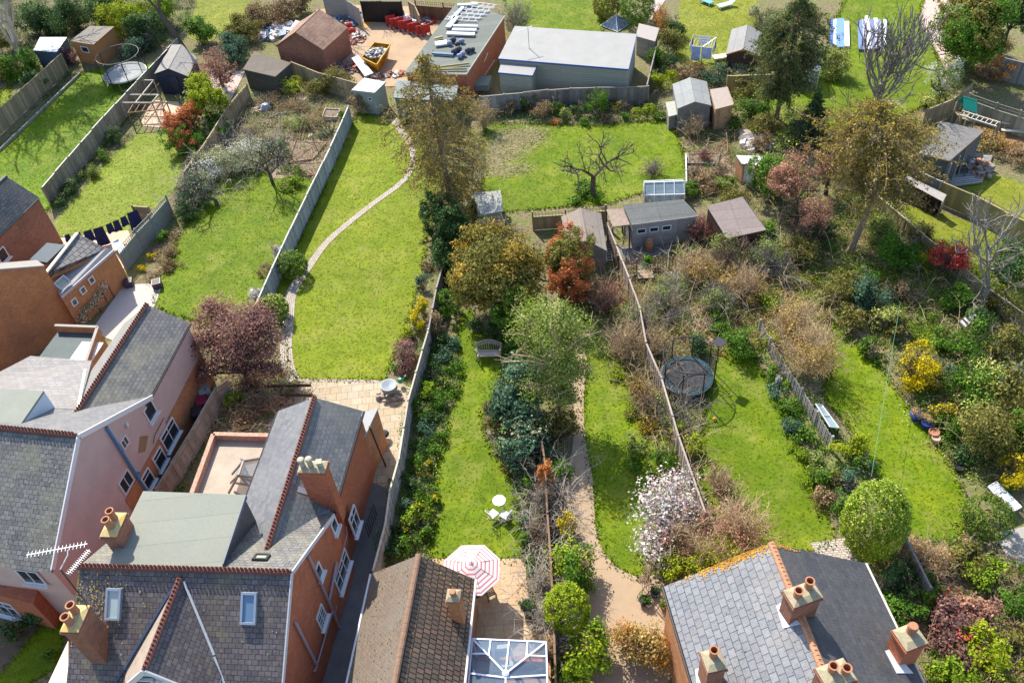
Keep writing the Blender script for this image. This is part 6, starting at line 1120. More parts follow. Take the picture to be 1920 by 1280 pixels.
# pergola
t = thing('pergola', 'white timber pergola beams over the fence beside the navy summerhouse', 'pergola', gz(270, 215)); pg = [gz(*p, 1.4) for p in ((226, 193), (285, 193), (297, 178), (240, 178), (262, 151), (288, 151))]; PGM = plain('pale_pergola', (.42, .36, .31), .7)
barspart(t, 'beams', [(pg[0], pg[1]), (pg[1], pg[2]), (pg[3], pg[2]), (pg[0], pg[3]), (pg[3], pg[4]), (pg[4], pg[5]), (gz(254, 193, 1.4), pg[5])], .07, .1, PGM)
for k in (0, 1, 2, 4, 5): mb = MB(); mb.bar(V3(pg[k][0], pg[k][1], 0), pg[k], .09); mb.build('post', PGM, t)
t = thing('climbing_arch', 'dark timber arch with trellis sides below the white pergola', 'arch', gz(285, 235)); aq = [gz(*p, 1.3) for p in ((240, 212), (305, 205), (312, 192), (250, 196))]; barspart(t, 'beams', [(aq[i], aq[(i+1) % 4]) for i in range(4)]+[(aq[0]+(aq[1]-aq[0])*s, aq[3]+(aq[2]-aq[3])*s) for s in (.2, .4, .6, .8)], .06, .08, WOOD_B)
for p in aq: mb = MB(); mb.bar(V3(p[0], p[1], 0), p, .08); mb.build('post', WOOD_B, t)
# play equipment
t = thing('monkey_bars', 'timber climbing frame with monkey bars and green canopy at upper right', 'climbing frame', gz(1830, 230)); c1, c2 = gz(1802, 212, 1.9), gz(1872, 234, 1.9); d = unit(c2-c1); s = V3(-d[1], d[0], 0)*.3; L = np.linalg.norm(c2-c1)
barspart(t, 'rail', [(c1+s, c2+s)], .07, .09, CREAM); barspart(t, 'rail', [(c1-s, c2-s)], .07, .09, CREAM); barspart(t, 'rungs', [(c1+d*L*(k+.5)/8+s, c1+d*L*(k+.5)/8-s) for k in range(8)], .04, .04, CREAM)
for q in (c1, c2):
    for sg in (-1, 1): mb = MB(); mb.bar(q+s*sg, V3(*(q+s*sg*2.4)[:2], 0), .08); mb.build('leg', WOOD_T, t)
GRC = plain('green_canvas', (.01, .28, .2), .7); q = [gz(*p, 1.8) for p in ((1806, 205), (1832, 213))]; tpz = V3(0, .5, .75); slabpart(t, 'canopy', [q[0], q[1], q[1]+tpz, q[0]+tpz], GRC, .02); slabpart(t, 'canopy', [q[0]+tpz*2*V3(1, 1, 0), q[1]+tpz*2*V3(1, 1, 0), q[1]+tpz, q[0]+tpz], GRC, .02)
mb = MB(); pl_ = [V3(*q[0][:2], 1.1), V3(*q[1][:2], 1.1), V3(*(q[1]+tpz*2)[:2], 1.1), V3(*(q[0]+tpz*2)[:2], 1.1)]; mb.slab(pl_, .06); mb.build('platform', WOOD_T, t)
for p, z in zip(pl_, (1.8,)*4): mb = MB(); mb.bar(V3(p[0], p[1], 0), V3(p[0], p[1], z), .08); mb.build('post', WOOD_T, t)
t = T('picnic_table', 'pale wooden picnic table with benches at the right edge', 'picnic table', 1898, 245, -.35); mb = MB(); mb.box((0, 0, .72), (1.8, .7, .05)); mb.build('tabletop', CREAM, t)
for s_ in (-1, 1): mb = MB(); mb.box((0, s_*.75, .45), (1.8, .28, .05)); mb.build('bench_seat', CREAM, t); mb = MB(); mb.bar((s_*.7, -.7, 0), (s_*.7, -.25, .72), .07); mb.bar((s_*.7, .7, 0), (s_*.7, .25, .72), .07); mb.bar((s_*.7, -.8, .42), (s_*.7, .8, .42), .05, .08); mb.build('leg_frame', WOOD_T, t)
mb = MB(); 
p = gz(1780, 88); t = thing('garden_bench', 'small wooden bench on the gravel path at upper right', 'bench', p, .4, local=True); mb.box((0, 0, .42), (1.1, .4, .05)); mb.build('seat', WOOD_W, t); mb = MB(); mb.box((0, .22, .65), (1.1, .04, .35)); mb.build('backrest', WOOD_W, t)
for x in (-.5, .5): mb = MB(); mb.box((x, 0, .2), (.06, .4, .4)); mb.build('leg', WOOD_W, t)
# striped sheets on the upper right lawn
for i, (x0, x1, col, sk, y0, y1) in enumerate(((1556, 1563, (.05, .12, .5), 0, 36, 86), (1563, 1568, (.7, .74, .8), 0, 36, 84), (1568, 1583, (.13, .25, .5), 1, 35, 88), (1583, 1592, (.75, .77, .82), 1, 40, 86), (1608, 1616, (.12, .18, .35), 2, 38, 92), (1616, 1623, (.3, .32, .42), 3, 36, 92), (1622, 1630, (.8, .8, .84), 5, 30, 92), (1630, 1639, (.14, .16, .28), 4, 36, 92), (1638, 1645, (.8, .8, .84), 3, 34, 90), (1645, 1652, (.2, .22, .32), 1, 36, 88), (1657, 1663, (.75, .78, .8), 0, 36, 84))):
    a_, b_, c_, d_ = gz(x0, y0, .3), gz(x1, y0, .3), gz(x1+sk, y1, .25), gz(x0+sk, y1, .25); tag(obj1(MB().slab([a_, b_, c_, d_], .12), 'cloche_tunnel', plain('tunnel_%d' % i, col, .5, .12, 4), ['deep blue strip at the far left', 'white strip beside the deep blue one', 'broad mid blue strip', 'bright white strip ending the left group', 'dark blue strip starting the right group', 'grey blue strip second in the right group', 'brightest white strip of the right group', 'dark grey strip in the middle of the right group', 'white strip right of the dark grey one', 'grey strip near the right end', 'lone pale strip at the far right end'][i]+' of covers on the lawn', 'cover strip', gz(x0, y0), 'long cover strips on the upper lawn'))
# cold frame against the picket fence, deckchair, tray, feeder, line
t = thing('cold_frame', 'glass lidded cold frame leaning on the silvery picket fence', 'cold frame', gz(1550, 790)); cf = [gz(1529, 757, .9), gz(1541, 759, .5), gz(1573, 802, .5), gz(1556, 800, .9)]; slabpart(t, 'glass_lid', cf, plain('frosted_pane', (.3, .4, .44), .15, .15, 3, spec=.8), .03); barspart(t, 'frame', [(cf[i], cf[(i+1) % 4]) for i in range(4)]+[((cf[0]+cf[3])/2, (cf[1]+cf[2])/2)], .05, .05, ALU)
for p in cf: mb = MB(); mb.bar(V3(p[0], p[1], 0), p, .05); mb.build('leg', DARK, t)
t = thing('deckchair', 'black and white striped deckchair among the shrubs at the right', 'deckchair', gz(1815, 606)); a_, b_ = gz(1802, 610, .3), gz(1828, 588, 1.0); s = unit(np.cross(b_-a_, [0, 0, 1.]))*.27
for k in range(8): mb = MB(); p0_, p1_ = a_+(b_-a_)*k/8, a_+(b_-a_)*(k+1)/8; mb.slab([p0_-s, p0_+s, p1_+s, p1_-s], .02); mb.build('canvas_stripe', WHITE if k % 2 else DARK, t)
barspart(t, 'frame', [(a_-s, b_-s), (a_+s, b_+s), (V3(*(b_-s)[:2], 0), (a_+b_)/2-s), (V3(*(b_+s)[:2], 0), (a_+b_)/2+s)], .04, .04, WOOD_B)
for i, (P_, lab) in enumerate((([(1853, 912), (1868, 903), (1884, 918), (1868, 930)], 'upper glazed cold frame light lying beside the yellow shrub'), ([(1870, 926), (1886, 921), (1915, 950), (1896, 960)], 'lower glazed cold frame light lying beside the yellow shrub'))):
    p = [gz(x, y, .5) for x, y in P_]; t = thing('frame_light', lab, 'glass frame', V3(*(sum(p)/4)[:2], 0)); slabpart(t, 'pane', p, plain('reflective_pane', (.5, .58, .68), .2, .3, 4, spec=.8), .03); barspart(t, 'frame', [(p[k], p[(k+1) % 4]) for k in range(4)]+[((p[0]+p[1])/2, (p[2]+p[3])/2), ((p[1]+p[2])/2, (p[0]+p[3])/2)], .05, .06, WHITE)
    for q in p: mb = MB(); mb.bar(V3(q[0], q[1], 0), q, .05); mb.build('leg', WOOD_W, t)
q = gz(1341, 700); t = thing('bird_feeder', 'dark bird table on a tall pole beside the teal trampoline', 'bird feeder', q); mb = MB(); mb.tube([q, q+V3(0, 0, 2.4)], .03, 6); mb.build('pole', DARK, t); mb = MB(); mb.slab([q+V3(x*.42, y*.42, 2.5) for x, y in ((0, -1), (1, 0), (0, 1), (-1, 0))], .04); mb.build('table', DARK, t)
mb = MB(); c = gz(1340, 785, .12); mb.lathe(c-V3(0, 0, .12), [(.001, 0), (.08, .03), (.12, .12), (.08, .21), (.001, .24)], 14); tag(mb.build('ball', plain('orange_ball', (.6, .35, .03), .5), None, c, True), 'small orange ball under the bare bush by the trampoline', 'ball')
a_, b_ = gz(1688, 568, 2.5), gz(1634, 892, 2.3); t = thing('clothes_line', 'thin green line stretched high over the right hand lawn', 'clothes line', V3(a_[0], a_[1], 0)); mb = MB(); mb.tube([a_+(b_-a_)*k/10-V3(0, 0, .12*math.sin(math.pi*k/10)) for k in range(11)], .009, 4); mb.build('rope', plain('mint_rope', (.1, .26, .18), .6), t)
for q in (a_, b_): mb = MB(); mb.tube([V3(q[0], q[1], 0), q], .02, 6); mb.build('post', WOOD_B, t)
# things in the overgrown plot
def frame_bed(label, P_, z, m): 
    t = thing('raised_bed', label, 'raised bed', gz(*P_[0])); p = [gz(x, y, z) for x, y in P_]
    for k in range(4): barspart(t, 'board', [(p[k]-V3(0, 0, z/2), p[(k+1) % 4]-V3(0, 0, z/2))], .06, z, m)
    slabpart(t, 'soil', [q-V3(0, 0, z*.3) for q in p], plain('bed_soil', (.2, .14, .1), .95, .4, 5), .05)
frame_bed('small raised bed with pale edging in the overgrown plot', [(604, 218), (631, 219), (638, 204), (610, 203)], .35, plain('pale_edging', (.42, .38, .34), .9)); frame_bed('large low bed with brick edge in the overgrown plot', [(541, 303), (586, 297), (612, 266), (553, 265)], .18, plain('brick_edging', (.35, .24, .19), .9))
frame_bed('lower flat bed with rusty edging against the silvery fence', [(538, 330), (590, 328), (604, 305), (541, 306)], .15, RIDGE); frame_bed('bed of dug earth right of the greenhouse', [(1290, 305), (1345, 306), (1350, 286), (1292, 288)], .2, WOOD_W)
t = thing('rope_tripod', 'leaning tripod of dark poles over the large low bed', 'plant support', gz(565, 290)); ap = gz(570, 226, 1.6); barspart(t, 'poles', [(gz(534, 323), ap), (gz(604, 300), ap), (gz(588, 250), ap), (gz(563, 266), ap)], .05, .05, BARK)
t = T('wheelbarrow', 'upturned blue grey wheelbarrow in the overgrown plot', 'wheelbarrow', 498, 206, .5); mb = MB(); mb.add([(-.3, -.2, .5), (.3, -.2, .5), (.3, .2, .5), (-.3, .2, .5), (-.45, -.32, .15), (.5, -.32, .15), (.5, .32, .15), (-.45, .32, .15)], [(0, 1, 2, 3), (4, 5, 1, 0), (5, 6, 2, 1), (6, 7, 3, 2), (7, 4, 0, 3)]); mb.build('tray', plain('blue_grey_metal', (.3, .36, .45), .4), t); mb = MB(); mb.tube([(.55, -.04, .25), (.55, .04, .25)], .17, 12); mb.build('wheel', DARK, t); barspart(t, 'handles', [((.5, -.2, .25), (-.9, -.28, .35)), ((.5, .2, .25), (-.9, .28, .35))], .03, .03, METAL)
for i, (x, y, w, lab, c_) in enumerate(((483, 207, .9, 'sheet of plywood lying at the left of the overgrown plot', (.42, .3, .17)), (502, 228, .5, 'pinkish slab in the overgrown plot', (.45, .34, .28)), (582, 254, .35, 'pale square paving slab in the overgrown plot', (.5, .46, .4)), (568, 320, .45, 'yellowish slab beside the silvery fence', (.5, .4, .25)), (567, 185, .6, 'pale flat stone by the back fence', (.45, .42, .38)))):
    p = gz(x, y, .05); mb = MB(); mb.box(p, (w, w*.8, .06), i*.7); tag(mb.build('paving_slab', plain('slab_%d' % i, c_, .9, .2, 5), None, p), lab, 'slab')
t = thing('log', 'long grey log lying in the overgrown plot', 'log', gz(520, 215, .1)); mb = MB(); mb.tube([gz(505, 222, .12), gz(522, 214, .15), gz(540, 210, .1)], [.12, .1, .07], 7); mb.build('trunk', BARK_G, t)
debris('sticks and planks stacked beside the small fenced bed at upper right', gz(1420, 265), 1.2, .9, 50, (plain('grey_sticks', (.35, .3, .26), .9), WHITE), size=(.3, 1.4), hmax=.3, name='timber_heap', cat='timber'); debris('clutter of pots and tools on the decking', gz(1838, 318, .2), .9, 1., 60, (TERRA, WOOD_W), hmax=.5, name='deck_clutter', cat='clutter'); debris('grey offcuts heaped by the log store', gz(1675, 350), .9, .7, 40, (WOOD_G, RB1), hmax=.3, size=(.2, .8), name='offcuts', cat='timber')
debris('bright building sheets and rubbish left of the brick garage', gz(520, 60), 2.2, 1.5, 46, (WHITE, plain('pinkish_sheet', (.6, .5, .52), .7), BLUEP), size=(.5, 1.6), hmax=.35, name='sheet_heap', cat='building sheets')
patio_chair('dark chair in front of the garden room', 1803, 330, .8, DARK); patio_chair('blue grey chair on the garden room decking', 1816, 312, 1.8, METAL); pot('black round fire bowl on the garden room decking', 1828, 296, .4, .3, DARK)
t = T('fire_log', 'silver trunk beneath', 'log', 1, 1) if False else None
slab_ = [gz(*p, .3) for p in ((1195, 508), (1222, 506), (1226, 520), (1196, 522))]; t = thing('deck_step', 'small square wooden deck between the two trellises', 'deck', gz(1210, 514)); mb = MB()
for k in range(6): mb.bar(slab_[0]+(slab_[3]-slab_[0])*(k+.5)/6, slab_[1]+(slab_[2]-slab_[1])*(k+.5)/6, .13, .03)
mb.build('boards', plain('deck_tan', (.33, .24, .17), .85), t); slabpart(t, 'frame', [p-V3(0, 0, .03) for p in slab_], WOOD_B, .2)
ladder('white ladder lying between the brown shed and the board fence', gz(1143, 490, .2), gz(1138, 445, .2), .35, WHITE, n=9)
tag(obj1(MB().slab([gz(240, 470, .5), gz(222, 448, .5), gz(208, 456, .5), gz(226, 482, .5)], .1), 'paddling_pool_cover', plain('pale_blue_cover', (.35, .5, .7), .5), 'pale blue lid on the terrace below the washing line', 'lid', gz(225, 465)))

# ================================================================ trees
conifer(848, 392, 12.0, 3.3, 'golden', 'tall thin spruce with drooping brown olive branches at the end of the brick path', pal2='olive', nw=26, nb=8, droop=.42, prof=.72, lo=.1, per=110, leaf=.17, spr=.34, tw='brown', top=(792, 95), trunk=.24)
bare(895, 300, 30, 4.0, 'pale', 'pale stemmed sapling to the right of the tall spruce', cat='tree', name='sapling', stems=8, pal='golden', dens=30)
tree(862, 455, 2.3, 66, 2.6, 'dark', 'dark blue green ivy mass under the tall spruce', leaf=.13, dens=330, name='ivy_tree'); tree(830, 420, 1.8, 42, 2.2, 'dark', 'dark ivy covered stump on the lawn edge left of the golden tree', leaf=.13, dens=330, name='ivy_tree')
cloudtree((925, 590), 4.6, [(930, 470, 4.0, 62, 1.5), (890, 520, 3.2, 48, 1.4), (965, 500, 3.6, 50, 1.5), (920, 550, 2.6, 52, 1.5), (870, 480, 3.2, 28, .8), (980, 550, 2.6, 36, 1.2), (890, 440, 3.8, 26, .7)], 'golden', 'golden olive blossoming tree in the centre of the picture', pal2='olive', fln=.6, tw='brown', dens=210, name='golden_tree', lump=.55)
tree(955, 580, 1.7, 50, 1.7, 'green', 'green skirt of the tree mass below the golden tree', leaf=.13, name='evergreen_tree')
tree(1050, 495, 2.7, 58, 2.2, 'olive', 'red topped photinia with dark lower leaves left of the brown shed', fl='red', fln=1.1, leaf=.13, dens=300, name='photinia', lump=.34)
cloudtree((1052, 800), 7.2, [(1040, 610, 6.3, 58, 1.4), (985, 640, 5.1, 48, 1.2), (1090, 630, 5.4, 40, 1.0), (1040, 680, 4.2, 52, 1.2), (1000, 590, 5.4, 40, 1.0), (1080, 690, 3.6, 36, .9), (1010, 730, 3.0, 36, .8), (1060, 740, 2.4, 34, .8)], 'airy', 'light green loose tree coming into leaf in the middle of the gardens', pal2='bright', fln=.3, tw='tan', dens=95, leaf=.12, name='spring_tree', trunk=.13, lump=.6, spread=.42)
shrub(975, 740, 52, 3.2, 'blue', 'large dark blue green rhododendron below the light green tree', name='rhododendron', leaf=.17, dens=200, sy=1.3, fl='airy', fln=.06); shrub(985, 830, 46, 2.4, 'blue', 'glossy silver green rhododendron right of the narrow lawn', name='rhododendron', leaf=.18, dens=190, fl='pale', fln=.1)
shrub(1048, 800, 36, 1.8, 'olive', 'olive and gold shrub spilling over the shaded path', fl='golden', fln=.3); shrub(1052, 882, 24, 1.2, 'green', 'rounded mid green shrub beside the shaded path', leaf=.1)
cloudtree((468, 735), 4.8, [(440, 610, 3.6, 62, 1.3), (395, 640, 3.0, 44, 1.1), (490, 640, 3.0, 44, 1.1), (445, 675, 2.2, 56, 1.1), (400, 590, 3.6, 34, .8), (485, 600, 3.6, 34, .8), (395, 690, 1.8, 36, .7), (500, 690, 1.9, 30, .7)], 'plum', 'round purple bronze plum tree between the pink house and the big lawn', pal2='bronze', fln=.35, tw='dark', dens=150, leaf=.11, name='plum_tree', trunk=.14, lump=.5, spread=.4)
cloudtree((1262, 1030), 2.2, [(1240, 930, 1.6, 42, .9), (1225, 985, 1.2, 40, .8), (1275, 905, 1.5, 30, .7), (1265, 960, 1.6, 36, .8), (1235, 1035, .8, 30, .6), (1290, 950, 1.4, 26, .6), (1215, 1010, .8, 26, .5)], 'pinkw', 'magnolia covered in pale pink and white flowers', pal2='white', fln=.7, tw='grey', dens=34, leaf=.14, name='magnolia', trunk=.08, lump=.6, spread=.62); bare(1290, 1010, 50, 2.2, 'tan', 'wispy pink budded shrub between the magnolia and the slate roof', stems=34, pal='bronze', dens=90)
bare(1390, 985, 68, 2.6, 'tan', 'wide pinkish brown twiggy shrub beyond the slate roof', stems=60, pal='bronze', dens=130, side=8); bare(1340, 1040, 52, 2.2, 'tan', 'yellow budded twiggy shrub touching the slate roof', stems=40, pal='lime', dens=110); shrub(1290, 1068, 44, 1.5, 'lime', 'bright yellow green shrub against the corner of the slate roof', leaf=.1)
baretree(58, 118, 13, 'tall pale trunked bare tree by the mottled roof at the top left', 'pale', r=.3, depth=5, n=4, ang=.35, L=.36, fork=.12, up=.1, nb=3, lean=(-1.5, 0, 0)); baretree(352, 103, 11, 'leaning dark twin trunked tree above the navy summerhouse', 'dark', r=.24, depth=4, n=2, ang=.25, lean=(-3.2, 1.5, 0), fork=.35, L=.4)
baretree(625, 22, 9, 'silvery trunked tree overhanging the brick garage', 'grey', r=.18, depth=4, n=5, ang=.3, lean=(-1.5, 2.5, 0), fork=.2)
baretree(1643, 212, 5.8, 'pollarded bare tree with many upright shoots on the upper right lawn', 'grey', r=.19, depth=4, n=9, ang=.62, L=.46, fork=.14, up=.4, nb=3, lr=.74); baretree(1113, 372, 4.3, 'small pruned apple tree with a forked grey trunk on the middle lawn', 'dark', r=.17, depth=4, n=3, ang=.6, up=.05, L=.33, fork=.42, bl='pale', bsz=.08)
baretree(1690, 185, 2.2, 'young tree', 'grey') if False else None
conifer(1592, 474, 9.0, 3.7, 'golden', 'tall golden olive conifer with a bowed bare trunk at the right', pal2='olive', nw=20, nb=9, droop=.12, prof=.8, lo=.38, per=165, leaf=.17, spr=.4, tw='brown', top=(1650, 190), curve=(.9, .2), trunk=.22)
conifer(1455, 222, 10.0, 2.6, 'dark', 'tall dark green conifer with a slim leaning trunk at the top', pal2='olive', nw=26, nb=9, droop=.35, prof=.8, lo=.22, per=230, leaf=.16, spr=.27, tw='brown', top=(1505, -10), trunk=.2)
conifer(1517, 268, 4.0, 1.7, 'dark', 'small dense dark blue green fir behind the log and stick heap', nw=20, nb=10, prof=.3, lo=.05, per=44, leaf=.15, droop=.2, spr=.17)
tree(1835, 50, 4.5, 80, 2.6, 'olive', 'broad grey green pine at the top right corner', fl='green', fln=.4, leaf=.16, name='pine_tree', dens=230); tree(1900, 30, 4.0, 50, 2.2, 'dark', 'dark tree in the extreme top right corner', leaf=.16, name='pine_tree')
tree(1500, 375, 2.8, 72, 2.2, 'bronze', 'pinkish bronze tree beside the faded mauve roof', leaf=.1, dens=170, lump=.5, name='cherry_plum', depth=4); tree(1560, 310, 2.3, 38, 1.4, 'bronze', 'smaller pink bronze crown at the foot of the olive conifer', leaf=.1, dens=150, lump=.5, name='cherry_plum'); tree(1460, 312, 2.5, 48, 1.9, 'green', 'leafy mid green tree left above the pinkish bronze tree', fl='airy', fln=.2, name='green_tree')
tree(1745, 130, 1.9, 0.1, .1, 'white', 'x') if False else None
tree(1770, 150, 2.0, 32, 1.8, 'airy', 'slender tree in white blossom on the upper right lawn edge', fl='white', fln=.9, leaf=.1, dens=100, name='blossom_tree', lump=.5); tree(1800, 95, 1.4, 26, 1.2, 'pale', 'white flowering bush beside the gravel path bench', fl='white', fln=.4, leaf=.1, dens=200, name='blossom_bush')
shrub(1568, 110, 32, 2.8, 'varieg', 'rounded grey and cream variegated bush beside the pollarded tree', leaf=.11); bare(1860, 130, 38, 1.8, 'brown', 'clipped copper coloured beech hedge at the upper right', stems=30, pal='orange', dens=260, cat='hedge', name='beech_hedge'); bare(1240, 40, 16, 2.0, 'red', 'narrow strip of copper beech hedge between the top lawns', stems=20, pal='orange', dens=240, sy=2.6, cat='hedge', name='beech_hedge')
shrub(1195, 12, 32, 3.0, 'green', 'large clipped dome of yew at the top centre', leaf=.09, dens=420, lump=.08, spread=.16, name='yew_dome'); shrub(1138, 10, 26, 2.4, 'olive', 'yellow edged clipped bush left of the yew dome', leaf=.1, dens=380, lump=.15, name='clipped_bush', fl='lime', fln=.2)
bare(968, 35, 40, 3.0, 'grey', 'pale grey green leafless bush between the brick store and the outbuilding', stems=50, pal='pale', dens=120)
shrub(1640, 978, 57, 4.6, 'bright', 'tall egg shaped light green clipped bush beyond the slate roof', leaf=.1, dens=400, lump=.1, spread=.17, name='egg_bush', fl='varieg', fln=.25); shrub(1853, 970, 44, 1.9, 'green', 'dark clipped globe of box at the right edge', leaf=.085, dens=430, lump=.05, spread=.14, name='box_ball', fl='olive', fln=.3)
shrub(548, 497, 27, 1.7, 'green', 'clipped round green bush between the silvery fence and the brick path', leaf=.09, dens=430, lump=.08, spread=.15, name='clipped_bush', fl='airy', fln=.3); shrub(512, 580, 29, 1.6, 'green', 'round bush with creamy yellow top beside the plum tree', leaf=.09, dens=420, lump=.1, spread=.15, name='variegated_bush', fl='varieg', fln=.7); shrub(838, 568, 26, 1.6, 'green', 'dark clipped globe just right of the yellow shrub border', leaf=.085, dens=430, lump=.06, spread=.14, name='box_ball')
shrub(1063, 1142, 42, 2.8, 'lime', 'tall golden green yew dome beside the curved path', leaf=.09, dens=430, lump=.08, spread=.15, name='golden_yew', fl='bright', fln=.3); shrub(1072, 1065, 44, 2.6, 'green', 'feathery dark green cypress behind the golden yew dome', leaf=.11, dens=380, fl='lime', fln=.15, name='cypress'); shrub(1092, 1228, 48, 1.9, 'bright', 'broad leaved laurel with yellow green shoots at the bottom', leaf=.15, dens=240, fl='lime', fln=.2, name='laurel'); shrub(1205, 1215, 52, 2.3, 'beige', 'orange beige shrub against the wall of the slate roofed house', leaf=.1, dens=330, fl='orange', fln=.3)
cloudtree((30, 100), 9.5, [(10, -62, 9.0, 46, 1.6), (60, -58, 8.2, 42, 1.4), (110, -66, 8.2, 40, 1.3), (-45, -50, 9.6, 46, 1.5)], 'dark', 'added ivy clad tree whose unseen crown casts shade on the far left lawn', tw='grey', dens=150, name='added_shadow_tree', leaf=.15)  # crown out of view, added to deepen the tree shadow on the lawn
# top left corner
for a in ((60, 40, 40, 3.0, 'dark', 'dark laurel behind the tall bare tree at the top left'), (120, 28, 42, 3.2, 'dark', 'dark laurel clump above the mottled white roof'), (185, 20, 45, 3.2, 'dark', 'dark glossy laurel above the orange cabin'), (235, 30, 40, 3.4, 'lime', 'yellow green bamboo like clump at the top left'), (275, 60, 40, 3.0, 'dark', 'dark green laurel right of the big trampoline'), (300, 20, 34, 3.2, 'bright', 'bright green bush below the top edge left of the leaning tree'), (255, 80, 30, 2.2, 'blue', 'pale edged laurel beside the trampoline net'), (375, 60, 30, 2.4, 'green', 'green laurel to the right of the leaning tree'), (22, 70, 34, 2.4, 'olive', 'olive bush at the left edge below the top corner'), (40, 120, 34, 2.2, 'green', 'leafy bush left of the mottled white roof'), (8, 125, 30, 2.0, 'olive', 'sparse olive bush at the left edge of the frame'), (60, 155, 24, 1.6, 'dark', 'dark bush against the far left fence'), (430, 90, 34, 2.6, 'blue', 'silver green bush left of the rickety shed'), (455, 55, 36, 2.0, 'olive', 'olive hedge bush at the edge of the small top lawn'), (500, 30, 40, 2.2, 'brown', 'brown hedge mass left of the brick garage'), (540, 8, 36, 2.2, 'brown', 'brown hedge mass at the top edge left of the garage'), (150, 140, 0, 0, '', '')):
    if a[2]: shrub(*a, leaf=.15, dens=220)
shrub(128, 105, 20, 1.6, 'plum', 'dark red leaved bush in front of the mottled white roof'); tree(405, 120, 2.2, 36, 1.7, 'bronze', 'pink red leaved tree beside the rickety shed', leaf=.1, dens=200, lump=.5, name='red_maple'); tree(378, 188, 2.2, 44, 1.8, 'lime', 'yellow green leafy tree behind the orange tipped photinia', fl='varieg', fln=.3, name='laurel_tree', leaf=.14, dens=230)
tree(348, 240, 1.5, 44, 1.4, 'green', 'low photinia with orange red tips at the second lawn', fl='red', fln=1.0, leaf=.12, name='photinia', dens=300); shrub(400, 240, 26, 1.5, 'green', 'green bush at the right of the orange tipped photinia')
# overgrown plot and the pale hedge band
for i, a in enumerate(((355, 360, 36, 1.9, 'blue', 'grey green euphorbia clump at the left end of the pale shrub band'), (380, 320, 38, 1.8, 'pale', 'pale variegated shrub in the band above the third lawn'), (430, 300, 38, 1.9, 'pale', 'creamy grey shrub in the middle of the pale band'), (475, 285, 34, 1.6, 'pale', 'pale grey leaved shrub right of the middle of the band'), (515, 285, 26, 1.3, 'blue', 'small blue grey shrub beside the brick edged bed'), (345, 395, 24, 1.1, 'dark', 'dark lavender like clump at the lower end of the band'), (635, 150, 30, 1.9, 'olive', 'olive thicket against the tan back fence'), (590, 165, 26, 1.3, 'olive', 'straggly green shrub below the tan back fence'), (672, 192, 24, 1.6, 'brown', 'brown green climber over the end of the silvery fence'), (545, 165, 24, 1.2, 'lime', 'yellowish shrub right of the rickety shed'), (640, 215, 14, .8, 'green', 'little green bush beside the small raised bed'), (612, 250, 14, .6, 'blue', 'small blue green clump near the silvery fence'), (560, 235, 20, .6, 'airy', 'low pale green weeds in the middle of the plot'), (550, 320, 22, .5, 'green', 'leafy clump at the foot of the rusty edged bed'), (545, 345, 26, .6, 'bright', 'fresh green tuft at the top of the third lawn'))):
    shrub(*a, leaf=.11, dens=220, tw='pale' if a[4] == 'pale' else 'tan', twn=16, fl='white' if a[4] == 'pale' else None, fln=.25)
for a in ((500, 190, 30, 1.2, 'brown', 'dead twig heap by the upturned wheelbarrow'), (560, 195, 34, 1.0, 'tan', 'dry brown stems across the overgrown plot'), (590, 225, 28, .9, 'tan', 'dry straw coloured stems left of the raised bed'), (470, 250, 26, 1.2, 'grey', 'bare grey twigs between the pale shrubs')): bare(*a, stems=26, pal='brown', dens=60)
baretree(512, 345, 3.4, 'small blossoming fruit tree at the top of the third lawn', 'dark', r=.12, depth=4, n=3, ang=.6, up=.1, bl='pale', bsz=.1); baretree(408, 385, 2.8, 'crooked fruit tree leaning over the third lawn', 'dark', r=.13, depth=4, n=3, ang=.75, up=.0, bl='pale', bsz=.1, lean=(-.8, 0, 0)); baretree(625, 262, 1.8, 'thin sapling by the silvery fence', 'dark', r=.06, depth=3, n=3)
# borders of the left gardens
for i, a in enumerate(((165, 322, 17, 1.0, 'airy', 'pale green bush against the second long fence'), (195, 290, 15, .9, 'green', 'green bush higher up against the second long fence'), (215, 255, 16, 1.1, 'dark', 'dark bush near the arch end of the second long fence'), (130, 350, 18, 1.0, 'dark', 'dark bush low on the second long fence'), (110, 375, 16, .9, 'dark', 'darkest bush behind the left brick house'), (320, 470, 16, .7, 'brown', 'brown green clump in the narrow fence border'), (300, 445, 16, .8, 'green', 'green clump beside the concrete fence'), (285, 480, 9, .5, 'yellow', 'yellow flowering tuft in the fence border'), (268, 502, 9, .45, 'yellow', 'lower yellow flowering tuft by the shingle'), (320, 500, 20, .6, 'brown', 'dry border plants at the third lawn edge'), (500, 505, 16, 1.1, 'brown', 'smoky brown bush against the left of the silvery fence'), (516, 468, 12, 1.3, 'white', 'white flowering shrub against the left of the silvery fence'), (478, 555, 14, 1.3, 'white', 'white blossom above the plum tree'), (400, 270, 0, 0, '', ''))):
    if a[2]: shrub(*a, leaf=.09)
SEED[0] += 1; rng = np.random.default_rng(77); t = thing('climbing_rose', 'white flowered climber trained over the brick wall above the shingle', 'climber', G(178, 590)); pts_ = [onw(x, y, wa_, wb_)+V3(.15, -.1, 0) for x, y in ((146, 606), (152, 585), (168, 570), (180, 555), (192, 530))]; C_ = np.vstack([pts_[i]+(pts_[i+1]-pts_[i])*rng.random((160, 1))+rng.normal(0, .17, (160, 3)) for i in range(4)]); mkobj('foliage', leafmesh(C_, np.array([[.6, -.6, .6]])+0*C_, .1, rng), 4, LM('olive'), t); C_ = C_[::2]+V3(.06, -.06, .05); mkobj('blossom', leafmesh(C_, np.array([[.6, -.6, .6]])+0*C_, .1, rng), 4, LM('white'), t)
